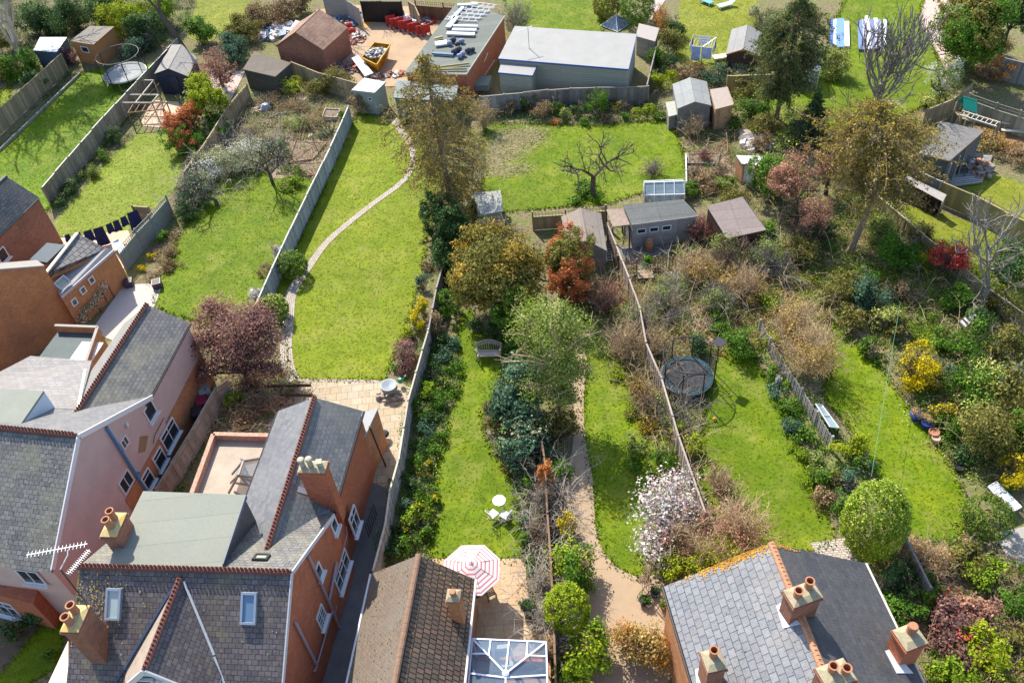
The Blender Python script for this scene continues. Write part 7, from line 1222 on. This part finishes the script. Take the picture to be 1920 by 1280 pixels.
for a in ((790, 575, 13, 1.0, 'lime', 'tall yellow shrub at the right edge of the brick path lawn', 'yellow'), (782, 600, 14, .9, 'lime', 'lower yellow shrub at the right edge of the brick path lawn', 'yellow')): shrub(*a[:6], fl=a[6], fln=.9, leaf=.09, sy=1.4)
for a in ((790, 530, 15, 1.0, 'blue', 'silver green shrub above the yellow shrubs'), (800, 500, 12, .8, 'brown', 'dry bush below the dark ivy'), (765, 660, 26, 1.3, 'plum', 'red brown berberis in the corner of the brick path lawn'), (755, 690, 20, 1.0, 'plum', 'brown red shrub just above the fountain tub'), (770, 625, 18, .9, 'lime', 'yellow green and pink shrub on the border above the berberis'), (818, 610, 20, 1.4, 'brown', 'mauve brown climber on the fence below the dark globe'), (740, 690, 10, .4, 'green', 'small tuft at the lawn corner by the fountain')): shrub(*a, leaf=.09)
for a in ((470, 715, 30, 1.0, 'brown', 'tangle of dead stems under the plum tree'), (480, 765, 36, .9, 'brown', 'brown leafless shrubbery behind the flat roofed extension'), (520, 745, 26, .7, 'tan', 'dry twiggy bed left of the patio'), (450, 790, 24, .8, 'brown', 'brown twigs against the alley fence end')): bare(*a, stems=36, side=7, pal='brown', dens=70)
shrub(440, 750, 16, 1.0, 'bright', 'light green bush between the alley fence and the twiggy bed'); tag(obj1(MB().bar(gz(495, 724, .5), gz(583, 722, .5), .06, .2).bar(gz(515, 740, .5), gz(585, 740, .5), .06, .2), 'rustic_rail', BARK, 'pair of dark rustic rails at the left end of the patio', 'rail', gz(540, 730)))
# flower border between the alley fence and the narrow lawn
B = [(822, 640, 22, .9, 'dark'), (832, 665, 22, .8, 'blue'), (850, 690, 20, .6, 'green'), (815, 700, 22, 1.0, 'dark'), (840, 720, 22, .7, 'airy'), (800, 735, 20, .9, 'bright'), (828, 745, 22, .8, 'green'), (850, 735, 16, .5, 'green'), (795, 765, 22, .9, 'green'), (822, 775, 20, .7, 'dark'), (800, 800, 22, .8, 'blue'), (822, 815, 18, .6, 'green'), (785, 830, 22, .8, 'dark'), (808, 845, 20, .6, 'green'), (780, 865, 20, .7, 'green'), (802, 880, 20, .6, 'olive'), (772, 905, 24, .8, 'dark'), (795, 930, 22, .7, 'green'), (765, 945, 22, .8, 'blue'), (745, 990, 20, .8, 'dark'), (785, 975, 26, .9, 'bright'), (770, 1015, 26, .9, 'green'), (800, 1005, 20, .7, 'green'), (740, 1030, 22, .8, 'dark'), (850, 640, 18, .6, 'blue'), (862, 700, 10, .4, 'bright')]
BN = 'first second third fourth fifth sixth seventh eighth ninth tenth eleventh twelfth thirteenth fourteenth fifteenth sixteenth seventeenth eighteenth nineteenth twentieth'.split()
CW = dict(dark='dark green', blue='blue green', green='mid green', airy='pale green', bright='bright green', olive='olive', brown='brown', lime='yellow green', pale='silvery', yellow='yellow', dry='straw coloured', golden='golden', plum='purple', varieg='variegated', bronze='pinkish', beige='beige', orange='orange', red='red', white='white')
def where(y, x):
    return ('level with the bench' if y < 690 else 'level with the stone patio' if y < 780 else 'level with the wing chimney' if y < 900 else 'level with the round table' if y < 985 else 'nearest the bungalow')
def border(B, place, wf, group, leaf=.1, dens=260, cat='border plant'):
    cnt = {}
    for i, (x, y, r, h, p) in enumerate(B):
        sib = sorted(set(b[0] for b in B)); base_ = '%s clump %s, %s' % (CW[p], place, wf(y, x)); cnt.setdefault(base_, []).append(i)
    for b_, idx in cnt.items():
        for j, i in enumerate(idx):
            x, y, r, h, p = B[i]; o_ = sorted(idx, key=lambda q: B[q][1]); r_ = o_.index(i)
            lab = b_ if len(idx) == 1 else b_+(', upper' if r_ == 0 else ', lower' if r_ == len(idx)-1 else ', middle' if len(idx) == 3 else ', number %s' % BN[r_])
            shrub(x, y, r, h, p, lab, cat, 'border_plant', leaf, dens, group=group)
border(B, 'in the flower border', where, 'plants of the flower border beside the narrow lawn')
for a in ((790, 960, 18, 1.0, 'yellow flowered mahonia in the border left of the round table'), (762, 985, 16, .9, 'second yellow flowered mahonia nearer the alley fence'), (800, 870, 12, .6, 'small yellow dotted shrub in the flower border'), (815, 935, 12, .6, 'yellow and green shrub by the lawn edge')): shrub(*a[:4], 'green', a[4], fl='yellow', fln=.2)
# strip between the narrow lawn and the curved path
B = [(925, 790, 24, 1.0, 'olive'), (945, 830, 22, .9, 'green'), (958, 875, 20, .8, 'olive'), (985, 905, 22, .9, 'green'), (975, 940, 18, .7, 'airy'), (988, 985, 18, .8, 'blue'), (985, 1015, 16, .7, 'green'), (990, 1040, 14, .6, 'bright'), (1000, 1070, 12, .7, 'green'), (910, 660+100, 14, .6, 'brown'), (960, 650, 20, 1.2, 'green'), (890, 610, 16, .9, 'dark'), (925, 620, 20, 1.2, 'dark')]
border(B, 'right of the narrow lawn', lambda y, x: 'by the bench' if y < 700 else 'by the rhododendrons' if y < 860 else 'by the round table' if y < 960 else 'by the patio', 'plants of the strip right of the narrow lawn')
for a in ((1015, 940, 26, 1.6, 'grey', 'grey leafless climber mound beside the round table'), (1010, 1000, 24, 1.4, 'brown', 'tangled brown stems above the patio end'), (1018, 1090, 20, 1.4, 'pale', 'pale bare climber stems over the low brown fence'), (1018, 1150, 20, 1.3, 'pale', 'bleached climber tangle right of the sandstone patio'), (1030, 1215, 16, 1.3, 'tan', 'straggling climber beside the conservatory'), (1050, 980, 20, .8, 'dark', 'dark fallen twigs on the edge of the curved path')): bare(*a, stems=34, side=8, sy=1.5, pal='brown', dens=30)
shrub(1060, 985, 20, 1.3, 'yellow', 'bright yellow forsythia beside the curved path', name='forsythia', fl='yellow', fln=.3); shrub(1022, 895, 15, 1.8, 'red', 'orange red young photinia on a slender stem by the path', name='photinia', fl='orange', fln=.5); shrub(1020, 925, 14, 1.4, 'golden', 'golden orange bush below the slender photinia')
# right of the lawn six, along the bleached fence
for a in ((1170, 640, 44, 2.2, 'tan', 'bare tan bush against the bleached board fence above the drive lawn'), (1140, 560, 36, 2.0, 'red', 'reddish bare shrub below the brown shed'), (1095, 545, 30, 1.8, 'red', 'reddish stems between the photinia and the board fence'), (1200, 600, 40, 1.8, 'grey', 'grey blossomy bush over the board fence'), (1250, 570, 44, 1.6, 'grey', 'grey brown bramble below the wooden deck'), (1230, 640, 34, 1.6, 'tan', 'tan bare bush left of the teal trampoline'), (1260, 770, 44, 1.4, 'grey', 'bare grey bush in front of the teal trampoline'), (1350, 900, 34, 1.4, 'tan', 'tan spiky shrub at the foot of the trampoline lawn'), (1210, 750, 34, 1.2, 'brown', 'brown and gold shrub left of the board fence')): bare(*a, stems=44, side=8, pal='brown' if a[4] != 'grey' else 'airy', dens=90)
B = [(1195, 720, 26, .9, 'golden'), (1220, 790, 22, .9, 'golden'), (1195, 830, 22, .8, 'airy'), (1240, 850, 30, 1.2, 'green'), (1215, 880, 18, .8, 'bright'), (1190, 865, 16, .6, 'green'), (1295, 830, 24, 1.2, 'lime'), (1150, 620, 18, .9, 'green'), (1270, 810, 18, 1., 'lime'), (1160, 700, 16, .6, 'lime'), (1185, 770, 18, .7, 'olive')]
border(B, 'along the bleached board fence', lambda y, x: 'above the trampoline' if y < 640 else 'beside the trampoline' if y < 760 else 'below the trampoline' if y < 840 else 'above the magnolia', 'plants along the bleached board fence')
for a in ((1310, 500, 44, 2.0, 'tan', 'large tan bramble thicket right of the trellises'), (1370, 480, 44, 2.2, 'brown', 'brown thicket below the faded mauve roof'), (1400, 530, 48, 2.0, 'tan', 'tan leafless thicket in the centre right'), (1345, 560, 40, 1.6, 'grey', 'grey twiggy shrub beside the earth path'), (1440, 490, 40, 2.0, 'grey', 'greyish thicket below the bronze tree'), (1270, 530, 34, 1.2, 'pale', 'pale twigs with mauve tips below the deck'), (1520, 660, 66, 3.0, 'tan', 'big fan shaped tan bush behind the picket fence'), (1490, 600, 50, 2.2, 'tan', 'pale tan shrub above the big fan shaped bush'), (1310, 430, 26, 1.8, 'red', 'pink budded bare bush against the workshop')): bare(*a, stems=64, side=9, pal='beige' if a[4] == 'tan' else 'bronze' if a[4] == 'red' else 'airy', dens=140)
for a in ((1395, 640, 34, 1.6, 'green', 'dark leafy bush at the head of the trampoline lawn'), (1345, 610, 22, 1.0, 'green', 'green clump beside the earth path end'), (1300, 650, 22, 1.2, 'dark', 'dark bush behind the teal trampoline'), (1450, 560, 30, 1.3, 'bright', 'bright grassy mound in the thicket'), (1285, 478, 24, .9, 'bright', 'green climber on the trellis screen'), (1215, 492, 14, .8, 'green', 'green shrub between the two trellises'), (1430, 440, 24, 1.4, 'green', 'green shrub at the corner of the mauve roofed shed'), (1290, 355, 20, 1.0, 'green', 'ivy on the corner of the workshop roof'), (1500, 470, 40, 1.8, 'olive', 'olive shrub under the bronze tree'), (1540, 430, 34, 1.6, 'dark', 'dark ivy under the golden olive conifer'), (1365, 375, 26, 1.2, 'olive', 'low olive growth above the faded mauve roof'), (1450, 640, 18, .8, 'bright', 'bright ground plants along the picket fence top')): shrub(*a)
B = [(1448, 700, 18, .6, 'green'), (1458, 735, 20, .6, 'blue'), (1480, 760, 22, .7, 'green'), (1492, 795, 22, .7, 'blue'), (1510, 815, 22, .7, 'green'), (1505, 845, 22, .6, 'bright'), (1530, 865, 22, .7, 'airy'), (1545, 895, 22, .8, 'green'), (1520, 905, 18, .6, 'bright'), (1570, 900, 22, .9, 'olive'), (1545, 930, 22, .8, 'brown'), (1590, 905, 24, 1.0, 'blue'), (1580, 940, 22, .9, 'green'), (1475, 720, 14, .5, 'bright'), (1600, 840, 34, 1.4, 'lime'), (1625, 870, 20, .9, 'green')]
border(B, 'by the picket fence', lambda y, x: 'above the cold frame' if y < 770 else 'beside the cold frame' if y < 850 else 'above the egg shaped bush', 'plants along the silvery picket fence')
shrub(1457, 712, 8, .8, 'white', 'white flowering spike plant by the picket fence')
# the dense right side
for a in ((1630, 560, 40, 2.2, 'blue', 'dark blue green holly in the right hand garden'), (1580, 540, 36, 1.8, 'olive', 'olive and gold bush below the bowed trunk'), (1620, 520, 28, 1.4, 'green', 'green bush below the thin slatted fence end'), (1660, 430, 34, 1.6, 'airy', 'pale green shrub behind the slatted fence'), (1690, 460, 44, 2.2, 'green', 'spreading mid green shrub left of the pale lawn'), (1730, 440, 30, 1.5, 'olive', 'olive shrub at the edge of the pale lawn'), (1605, 600, 30, 1.5, 'olive', 'brown green shrub right of the tan bushes'), (1665, 600, 30, 1.4, 'varieg', 'variegated shrub beside the small upper lawn'), (1640, 660, 24, 1.1, 'green', 'low green shrub at the head of the right lawn'), (1690, 620, 22, 1.2, 'olive', 'olive shrub near the top of the green line'), (1780, 640, 26, 1.2, 'green', 'green shrub below the deckchair'), (1820, 640, 40, 2.0, 'green', 'large green bush right below the deckchair'), (1880, 640, 44, 2.4, 'olive', 'olive green tree like shrub at the right edge'), (1770, 690, 24, 1.2, 'blue', 'spiky blue green palm like plant'), (1820, 720, 54, 2.8, 'green', 'big leafy evergreen left of the right edge'), (1880, 730, 56, 3.0, 'olive', 'big yellow flecked evergreen at the right edge'), (1850, 800, 56, 3.0, 'olive', 'huge spreading olive evergreen below the yellow flecked one'), (1910, 820, 40, 2.6, 'green', 'dark evergreen cut by the right edge'), (1780, 790, 28, 1.2, 'green', 'green shrub right of the cobalt pots'), (1810, 850, 26, 1.0, 'dark', 'dark ground shrub below the olive evergreen'), (1795, 560, 34, 1.2, 'green', 'green ground cover shrub under the bare tree'), (1840, 590, 30, 1.2, 'dark', 'dark green shrub against the slatted fence'), (1900, 500, 44, 2.6, 'dark', 'dark ivy bush at the right edge of the pale lawn'), (1895, 570, 34, 1.4, 'olive', 'olive shrub in the corner behind the slatted fence')): shrub(*a, leaf=.12, dens=260, fl='varieg' if 'yellow' in a[5] or 'huge' in a[5] else None, fln=.2)
shrub(1725, 695, 44, 2.2, None, 'yellow forsythia over bare stems on the right', tw='dark', twn=30, name='forsythia', fl='yellow', fln=.9); shrub(1905, 890, 36, 1.8, None, 'bright yellow forsythia at the right edge', tw='dark', twn=20, name='forsythia', fl='yellow', fln=.5); shrub(1765, 770, 24, 1.2, 'olive', 'yellow green forsythia going over beside the olive evergreen', fl='yellow', fln=.3, name='forsythia')
bare(1790, 490, 50, 2.0, 'dark', 'flowering quince with scarlet blossom over grey stems', stems=40, pal=None, name='quince'); shrub(1785, 478, 34, 1.6, None, 'scarlet blossom canopy of the quince at the right', tw='dark', twn=10, fl='crimson', fln=.9, name='quince', z0=.9); shrub(1735, 478, 24, 1.2, 'lime', 'yellow leaved shrub left of the scarlet quince')
baretree(1838, 580, 6.0, 'wide spreading bare tree over the slatted fence at the right edge', 'grey', r=.16, depth=4, n=4, ang=.5, lean=(.3, .6, 0), up=.2); shrub(1690, 550, 26, 1.0, 'brown', 'brown heap of cuttings below the quince')
for a in ((1755, 1050, 40, 1.4, 'tan', 'tall dry golden grass right of the egg shaped bush'), (1720, 1030, 26, 1.3, 'tan', 'dry grass tuft beside the egg shaped bush')): bare(*a, stems=160, side=2, sub=1, pal='dry', dens=120, name='dry_grass', cat='ornamental grass')
for a in ((1810, 1045, 36, 1.3, 'olive', 'rounded olive bush below the box globe'), (1870, 1085, 44, 1.2, 'bright', 'glossy light green shrub at the lower right edge'), (1895, 1125, 34, 1.1, 'green', 'leafy green shrub at the right edge under the glossy one'), (1690, 1150, 38, 1.3, 'green', 'smooth mid green mound beside the slate roof'), (1700, 1080, 34, 1.0, 'dark', 'dark low growth beside the rotting fence'), (1665, 1095, 26, 1.2, 'dark', 'dark shrub touching the far corner of the slate roof'), (1745, 1110, 26, .9, 'green', 'green plants between the mound and the dry grass'), (1770, 1150, 44, 1.5, 'plum', 'red tinged shrub above the lower right corner'), (1830, 1150, 40, 1.3, 'bronze', 'pink brown leafy shrub in the lower right'), (1800, 1210, 50, 1.6, 'plum', 'maroon leaved shrub near the bottom right corner'), (1860, 1220, 50, 1.6, 'lime', 'yellow green shrub in the bottom right corner'), (1780, 1265, 50, 1.4, 'bright', 'bright green shrub at the bottom right of the chimney'), (1905, 1190, 34, 1.2, 'olive', 'olive shrub at the right edge near the bottom'), (1860, 1275, 44, 1.3, 'lime', 'lime green shrub on the bottom edge'), (1780, 985, 0, 0, '', '')):
    if a[2]: shrub(*a, leaf=.12, dens=260, fl='crimson' if a[4] == 'plum' else None, fln=.05)
# upper middle and right gardens
B = [(985, 192, 18, 1.3, 'dark'), (1015, 205, 20, 1.2, 'brown'), (1045, 195, 18, 1.4, 'green'), (1060, 215, 14, .9, 'airy'), (1085, 205, 16, 1.0, 'dark'), (1115, 195, 24, 1.9, 'green'), (1100, 225, 14, .6, 'green'), (1160, 200, 14, .7, 'olive'), (1140, 222, 14, .5, 'brown'), (1172, 218, 12, .6, 'green'), (1040, 228, 12, .4, 'orange'), (1240, 215, 14, .7, 'green'), (960, 200, 16, 1.0, 'brown'), (1140, 195, 12, .6, 'dark')]
border(B, 'under the back fence', lambda y, x: 'left part' if x < 1050 else 'middle part' if x < 1135 else 'right part', 'shrubs along the back fence of the middle lawn')
shrub(1193, 212, 11, .8, 'lime', 'small clipped lime green ball below the back fence', lump=.06, spread=.14, leaf=.08, dens=400); shrub(1218, 208, 14, 1.0, 'lime', 'larger clipped lime green ball beside the locker', lump=.06, spread=.14, leaf=.08, dens=400)
for a in ((1300, 235, 28, 1.7, 'tan', 'bare bush in front of the two tone shed'), (1225, 315, 28, 1.0, 'grey', 'thin leafless shrub on the lawn above the greenhouse'), (1305, 325, 18, .9, 'brown', 'dead shrub in the dug bed'), (1350, 322, 20, 1.0, 'brown', 'dry shrub beside the orange framed hut'), (1320, 292, 20, .8, 'red', 'reddish dead clump in the dug bed'), (905, 215, 24, 2.4, 'tan', 'tan feathery bush at the left end of the back fence')): bare(*a, stems=34, side=8, pal='brown', dens=40)
for a in ((1240, 150, 24, 1.4, 'lime', 'yellow green bush at the end of the grey outbuilding fence'), (1290, 135, 34, 1.1, 'brown', 'brown scrub below the rotary dryer'), (1345, 140, 28, 1.2, 'blue', 'grey green scrub below the dark red shed'), (1395, 125, 34, 1.0, 'pale', 'silvery hedge below the dark red shed'), (1400, 165, 30, 1.5, 'olive', 'olive shrub right of the golden tool shed'), (1410, 200, 34, 1.6, 'green', 'green thicket right of the tool shed'), (1440, 235, 32, 1.5, 'olive', 'olive thicket above the timber heap'), (1470, 260, 26, 1.2, 'airy', 'pale green shrub beside the small dark fir'), (1380, 230, 20, .9, 'green', 'low green shrub beside the stone path of the sheds'), (1255, 75, 26, 2.0, 'olive', 'olive bush right of the low grey lean-to'), (1265, 50, 22, 2.0, 'dark', 'dark shaded hedge between the top lawns'), (1230, 100, 22, 1.7, 'green', 'green bush on the side fence of the outbuilding'), (1250, 120, 20, 1.4, 'dark', 'dark bush behind the side fence'), (1425, 30, 26, 2.0, 'pale', 'silver leaved shrub left of the dark top conifers'), (1430, 270, 24, 1., 'brown', 'brown patch of stems beside the timber heap'), (1320, 345, 30, .7, 'brown', 'brown ground plants above the workshop'), (1360, 345, 20, .8, 'airy', 'pale plants beside the orange framed hut'), (1800, 130, 24, 1.6, 'green', 'green bush between the blossom tree and the beech hedge'), (1830, 100, 30, 2.4, 'dark', 'dark bush under the grey green pine'), (1880, 90, 26, 1.6, 'brown', 'brown hedge below the top right trees'), (1740, 190, 26, 1.0, 'varieg', 'pale flowering low bush at the curved fence'), (1870, 265, 30, .8, 'beige', 'dry grassy bank below the picnic table'), (1905, 290, 30, .8, 'brown', 'brown bank plants at the right edge'), (1660, 320, 30, 1.6, 'dark', 'dark shrub below the golden olive conifer'), (1560, 260, 28, 1.4, 'olive', 'olive undergrowth right of the small dark fir'), (1500, 20, 26, 1.6, 'blue', 'blue green shrub beside the long covers'), (1105, 355, 30, .6, 'green', 'low green ring of plants around the apple tree'), (1080, 375, 18, .4, 'green', 'green clump beside the apple tree foot'), (900, 385, 16, .7, 'airy', 'pale clump around the storage box')):
    shrub(*a, leaf=.11, dens=260)
for a in ((70, 1150, 26, 1.2, 'dark', 'dark ivy bush in the lane at the lower left'), (20, 1185, 26, 1.0, 'dark', 'shadowed bush at the left edge of the lane'), (92, 1230, 16, .7, 'green', 'green weeds along the dirt track')): shrub(*a)
# low ground cover in the beds
cover([(0, 265), (130, 130), (148, 140), (0, 285)], 'dark', 60, 'low dark plants along the far left fence')
cover([(97, 384), (262, 196), (290, 230), (255, 250), (200, 300), (150, 362), (105, 420)], 'dark', 90, 'dark low planting along the second fence')
cover([(240, 525), (345, 400), (335, 455), (300, 530)], 'brown', 110, 'dry mixed plants of the narrow border by the concrete fence'); cover([(330, 400), (345, 330), (460, 180), (640, 190), (650, 240), (600, 340), (480, 320), (400, 350)], 'pale', 90, 'pale weeds covering the overgrown plot', h=.4); cover([(345, 330), (460, 180), (640, 190), (600, 340), (480, 320)], 'brown', 110, 'dead brown stalks covering the overgrown plot', h=.3); cover([(330, 400), (460, 220), (640, 190), (600, 340), (480, 320)], 'bright', 35, 'scattered bright weeds of the overgrown plot', h=.2)
cover([(800, 640), (870, 640), (862, 700), (835, 820), (815, 900), (815, 1044), (700, 1068), (725, 950), (757, 800), (780, 700)], 'green', 170, 'leafy ground cover of the flower border', h=.35); cover([(800, 640), (870, 640), (862, 700), (835, 820), (815, 900), (815, 1044), (700, 1068), (725, 950), (757, 800), (780, 700)], 'airy', 50, 'pale leaves dotted through the flower border', h=.4)
cover([(900, 560), (1090, 560), (1080, 700), (1050, 900), (1070, 1000), (1085, 1180), (1040, 1290), (985, 1060), (970, 940), (905, 790), (940, 660)], 'green', 110, 'low green cover between the narrow lawn and curved path', h=.3); cover([(985, 900), (1070, 900), (1085, 1180), (1040, 1290), (1000, 1200), (988, 1060)], 'brown', 130, 'dry brown stems beside the curved path', h=.4)
cover([(1150, 560), (1215, 640), (1330, 980), (1300, 1040), (1240, 860), (1160, 690)], 'beige', 90, 'straw and leaves along the bleached board fence', h=.25); cover([(1150, 560), (1215, 640), (1330, 980), (1300, 1040), (1240, 860), (1160, 690)], 'bright', 60, 'green plants along the bleached board fence', h=.25)
cover([(1150, 510), (1480, 400), (1560, 600), (1430, 650), (1350, 670), (1230, 680)], 'brown', 110, 'brown bramble floor of the thicket', h=.4); cover([(1150, 510), (1480, 400), (1560, 600), (1430, 650), (1350, 670), (1230, 680)], 'green', 45, 'green undergrowth of the thicket', h=.35); cover([(1080, 530), (1160, 530), (1180, 620), (1090, 600)], 'beige', 120, 'dry leaves under the reddish stems')
cover([(1425, 640), (1500, 700), (1640, 880), (1600, 960), (1570, 1000), (1520, 870), (1470, 765), (1420, 690)], 'green', 170, 'leafy cover along the silvery picket fence', h=.3)
cover([(1480, 400), (1640, 350), (1780, 460), (1930, 600), (1980, 900), (1880, 930), (1800, 890), (1700, 740), (1600, 610), (1540, 600)], 'green', 90, 'green undergrowth of the right hand gardens', h=.4); cover([(1480, 400), (1640, 350), (1780, 460), (1930, 600), (1980, 900), (1880, 930), (1800, 890), (1700, 740), (1600, 610), (1540, 600)], 'olive', 60, 'olive undergrowth of the right hand gardens', h=.4); cover([(1570, 430), (1640, 350), (1780, 460), (1800, 640), (1660, 600)], 'brown', 60, 'dry litter under the bowed conifer')
cover([(1660, 1030), (1800, 1010), (1990, 1090), (1990, 1330), (1720, 1330), (1640, 1080)], 'green', 130, 'green plants of the lower right garden', h=.4); cover([(1660, 1030), (1800, 1010), (1990, 1090), (1990, 1330), (1720, 1330), (1640, 1080)], 'bronze', 60, 'pinkish plants of the lower right garden', h=.5); cover([(1730, 830), (1765, 835), (1812, 900), (1830, 960), (1800, 1000), (1800, 900)], 'beige', 60, 'dry edging plants of the right lawn', h=.15)
cover([(915, 190), (1255, 180), (1262, 222), (1130, 236), (908, 232)], 'dark', 120, 'dark low planting under the back fence', h=.35); cover([(1285, 225), (1560, 200), (1560, 330), (1480, 400), (1300, 370), (1290, 340)], 'brown', 90, 'brown growth around the dug beds', h=.35); cover([(1285, 235), (1560, 200), (1560, 330), (1480, 400), (1300, 370)], 'green', 60, 'green growth around the dug beds', h=.35); cover([(1250, 130), (1440, 110), (1450, 160), (1380, 220), (1260, 150)], 'brown', 100, 'brown scrub behind the two tone shed', h=.4)
cover([(740, 215), (800, 230), (905, 230), (905, 400), (830, 520), (800, 500), (830, 330)], 'olive', 110, 'olive litter and weeds under the tall spruce', h=.3); cover([(-60, -30), (380, -30), (340, 80), (255, 110), (200, 60), (60, 100), (-60, 200)], 'dark', 120, 'dark undergrowth at the top left', h=.6); cover([(400, 90), (520, 20), (590, 20), (530, 80), (460, 110)], 'brown', 90, 'brown hedge bottom left of the garage', h=.6)
cover([(430, 700), (545, 700), (580, 740), (500, 800), (400, 810), (380, 850), (350, 900), (340, 930), (300, 930)], 'brown', 120, 'dead leaves behind the flat roofed extension', h=.25); cover([(345, 830), (420, 730), (440, 760), (390, 815), (350, 920), (320, 930)], 'green', 120, 'green weeds along the extension wall', h=.2)
cover([(1740, 200), (1830, 160), (1800, 110), (1770, 130), (1768, 160)], 'varieg', 80, 'pale flowers beneath the white blossom tree', h=.4); cover([(1690, 765), (1740, 840), (1752, 838), (1705, 765)], 'white', 60, 'creamy primroses at the edge of the right lawn', h=.12, leaf=.08); cover([(1120, 880), (1240, 880), (1300, 1060), (1200, 1080), (1140, 1040)], 'white', 12, 'fallen magnolia petals on the drive lawn', h=.02, leaf=.05)
cover([(1480, 400), (1640, 350), (1780, 460), (1930, 600), (1980, 900), (1880, 930), (1800, 890), (1700, 740), (1600, 610), (1540, 600)], 'airy', 45, 'pale fresh leaves through the right hand gardens', h=.5); cover([(1150, 510), (1480, 400), (1560, 600), (1430, 650), (1350, 670), (1230, 680)], 'beige', 80, 'straw coloured leaf litter of the thicket', h=.3)
brambles([(1150, 500), (1480, 400), (1560, 600), (1430, 650), (1350, 660), (1230, 660)], 260, 'tan', 'tangle of straw coloured brambles in the centre right thicket'); brambles([(1150, 500), (1480, 400), (1560, 600), (1430, 650), (1350, 660), (1230, 660)], 110, 'pale', 'pale whippy stems through the centre right thicket')
brambles([(1140, 520), (1190, 560), (1250, 700), (1330, 960), (1300, 1000), (1230, 830), (1160, 680), (1080, 560)], 300, 'tan', 'dry stems lining the bleached board fence'); brambles([(1000, 880), (1075, 880), (1075, 960), (1045, 1290), (1000, 1200), (990, 1040)], 280, 'pale', 'bare climber stems over the low brown fence')
brambles([(345, 330), (460, 180), (640, 190), (650, 240), (600, 340), (480, 320)], 240, 'tan', 'dead stalks across the overgrown plot', h=(.2, .8), L=(.5, 1.4)); brambles([(320, 380), (400, 250), (560, 260), (520, 330), (360, 410)], 200, 'pale', 'pale bare stems through the pale shrub band', h=(.8, 1.8))
brambles([(1480, 420), (1640, 360), (1780, 470), (1930, 600), (1980, 900), (1880, 920), (1800, 880), (1700, 740), (1600, 610)], 220, 'tan', 'thin tan stems through the right hand gardens'); brambles([(1660, 1030), (1800, 1010), (1990, 1090), (1990, 1330), (1720, 1330)], 160, 'brown', 'brown stems through the lower right garden', h=(.4, 1.2))
brambles([(430, 700), (545, 700), (580, 740), (500, 800), (400, 810), (350, 900)], 220, 'tan', 'dry stems heaped behind the flat roofed extension', h=(.2, .8), L=(.5, 1.5)); brambles([(1285, 225), (1560, 200), (1560, 330), (1480, 400), (1300, 370)], 240, 'tan', 'dry stems around the dug beds', h=(.3, .9)); brambles([(1240, 700), (1330, 700), (1340, 790), (1260, 800)], 55, 'grey', 'bare grey twigs over the teal trampoline edge', h=(.8, 1.7)); brambles([(915, 190), (1255, 180), (1262, 215), (908, 222)], 120, 'brown', 'dry stems under the back fence', h=(.5, 1.2))
cover([(1150, 510), (1480, 400), (1560, 600), (1430, 650), (1350, 670), (1230, 680)], 'bright', 70, 'bright new growth through the thicket', h=.6); cover([(1480, 400), (1640, 350), (1780, 460), (1930, 600), (1980, 900), (1880, 930), (1800, 890), (1700, 740), (1600, 610), (1540, 600)], 'bright', 50, 'bright new growth in the right hand gardens', h=.5)
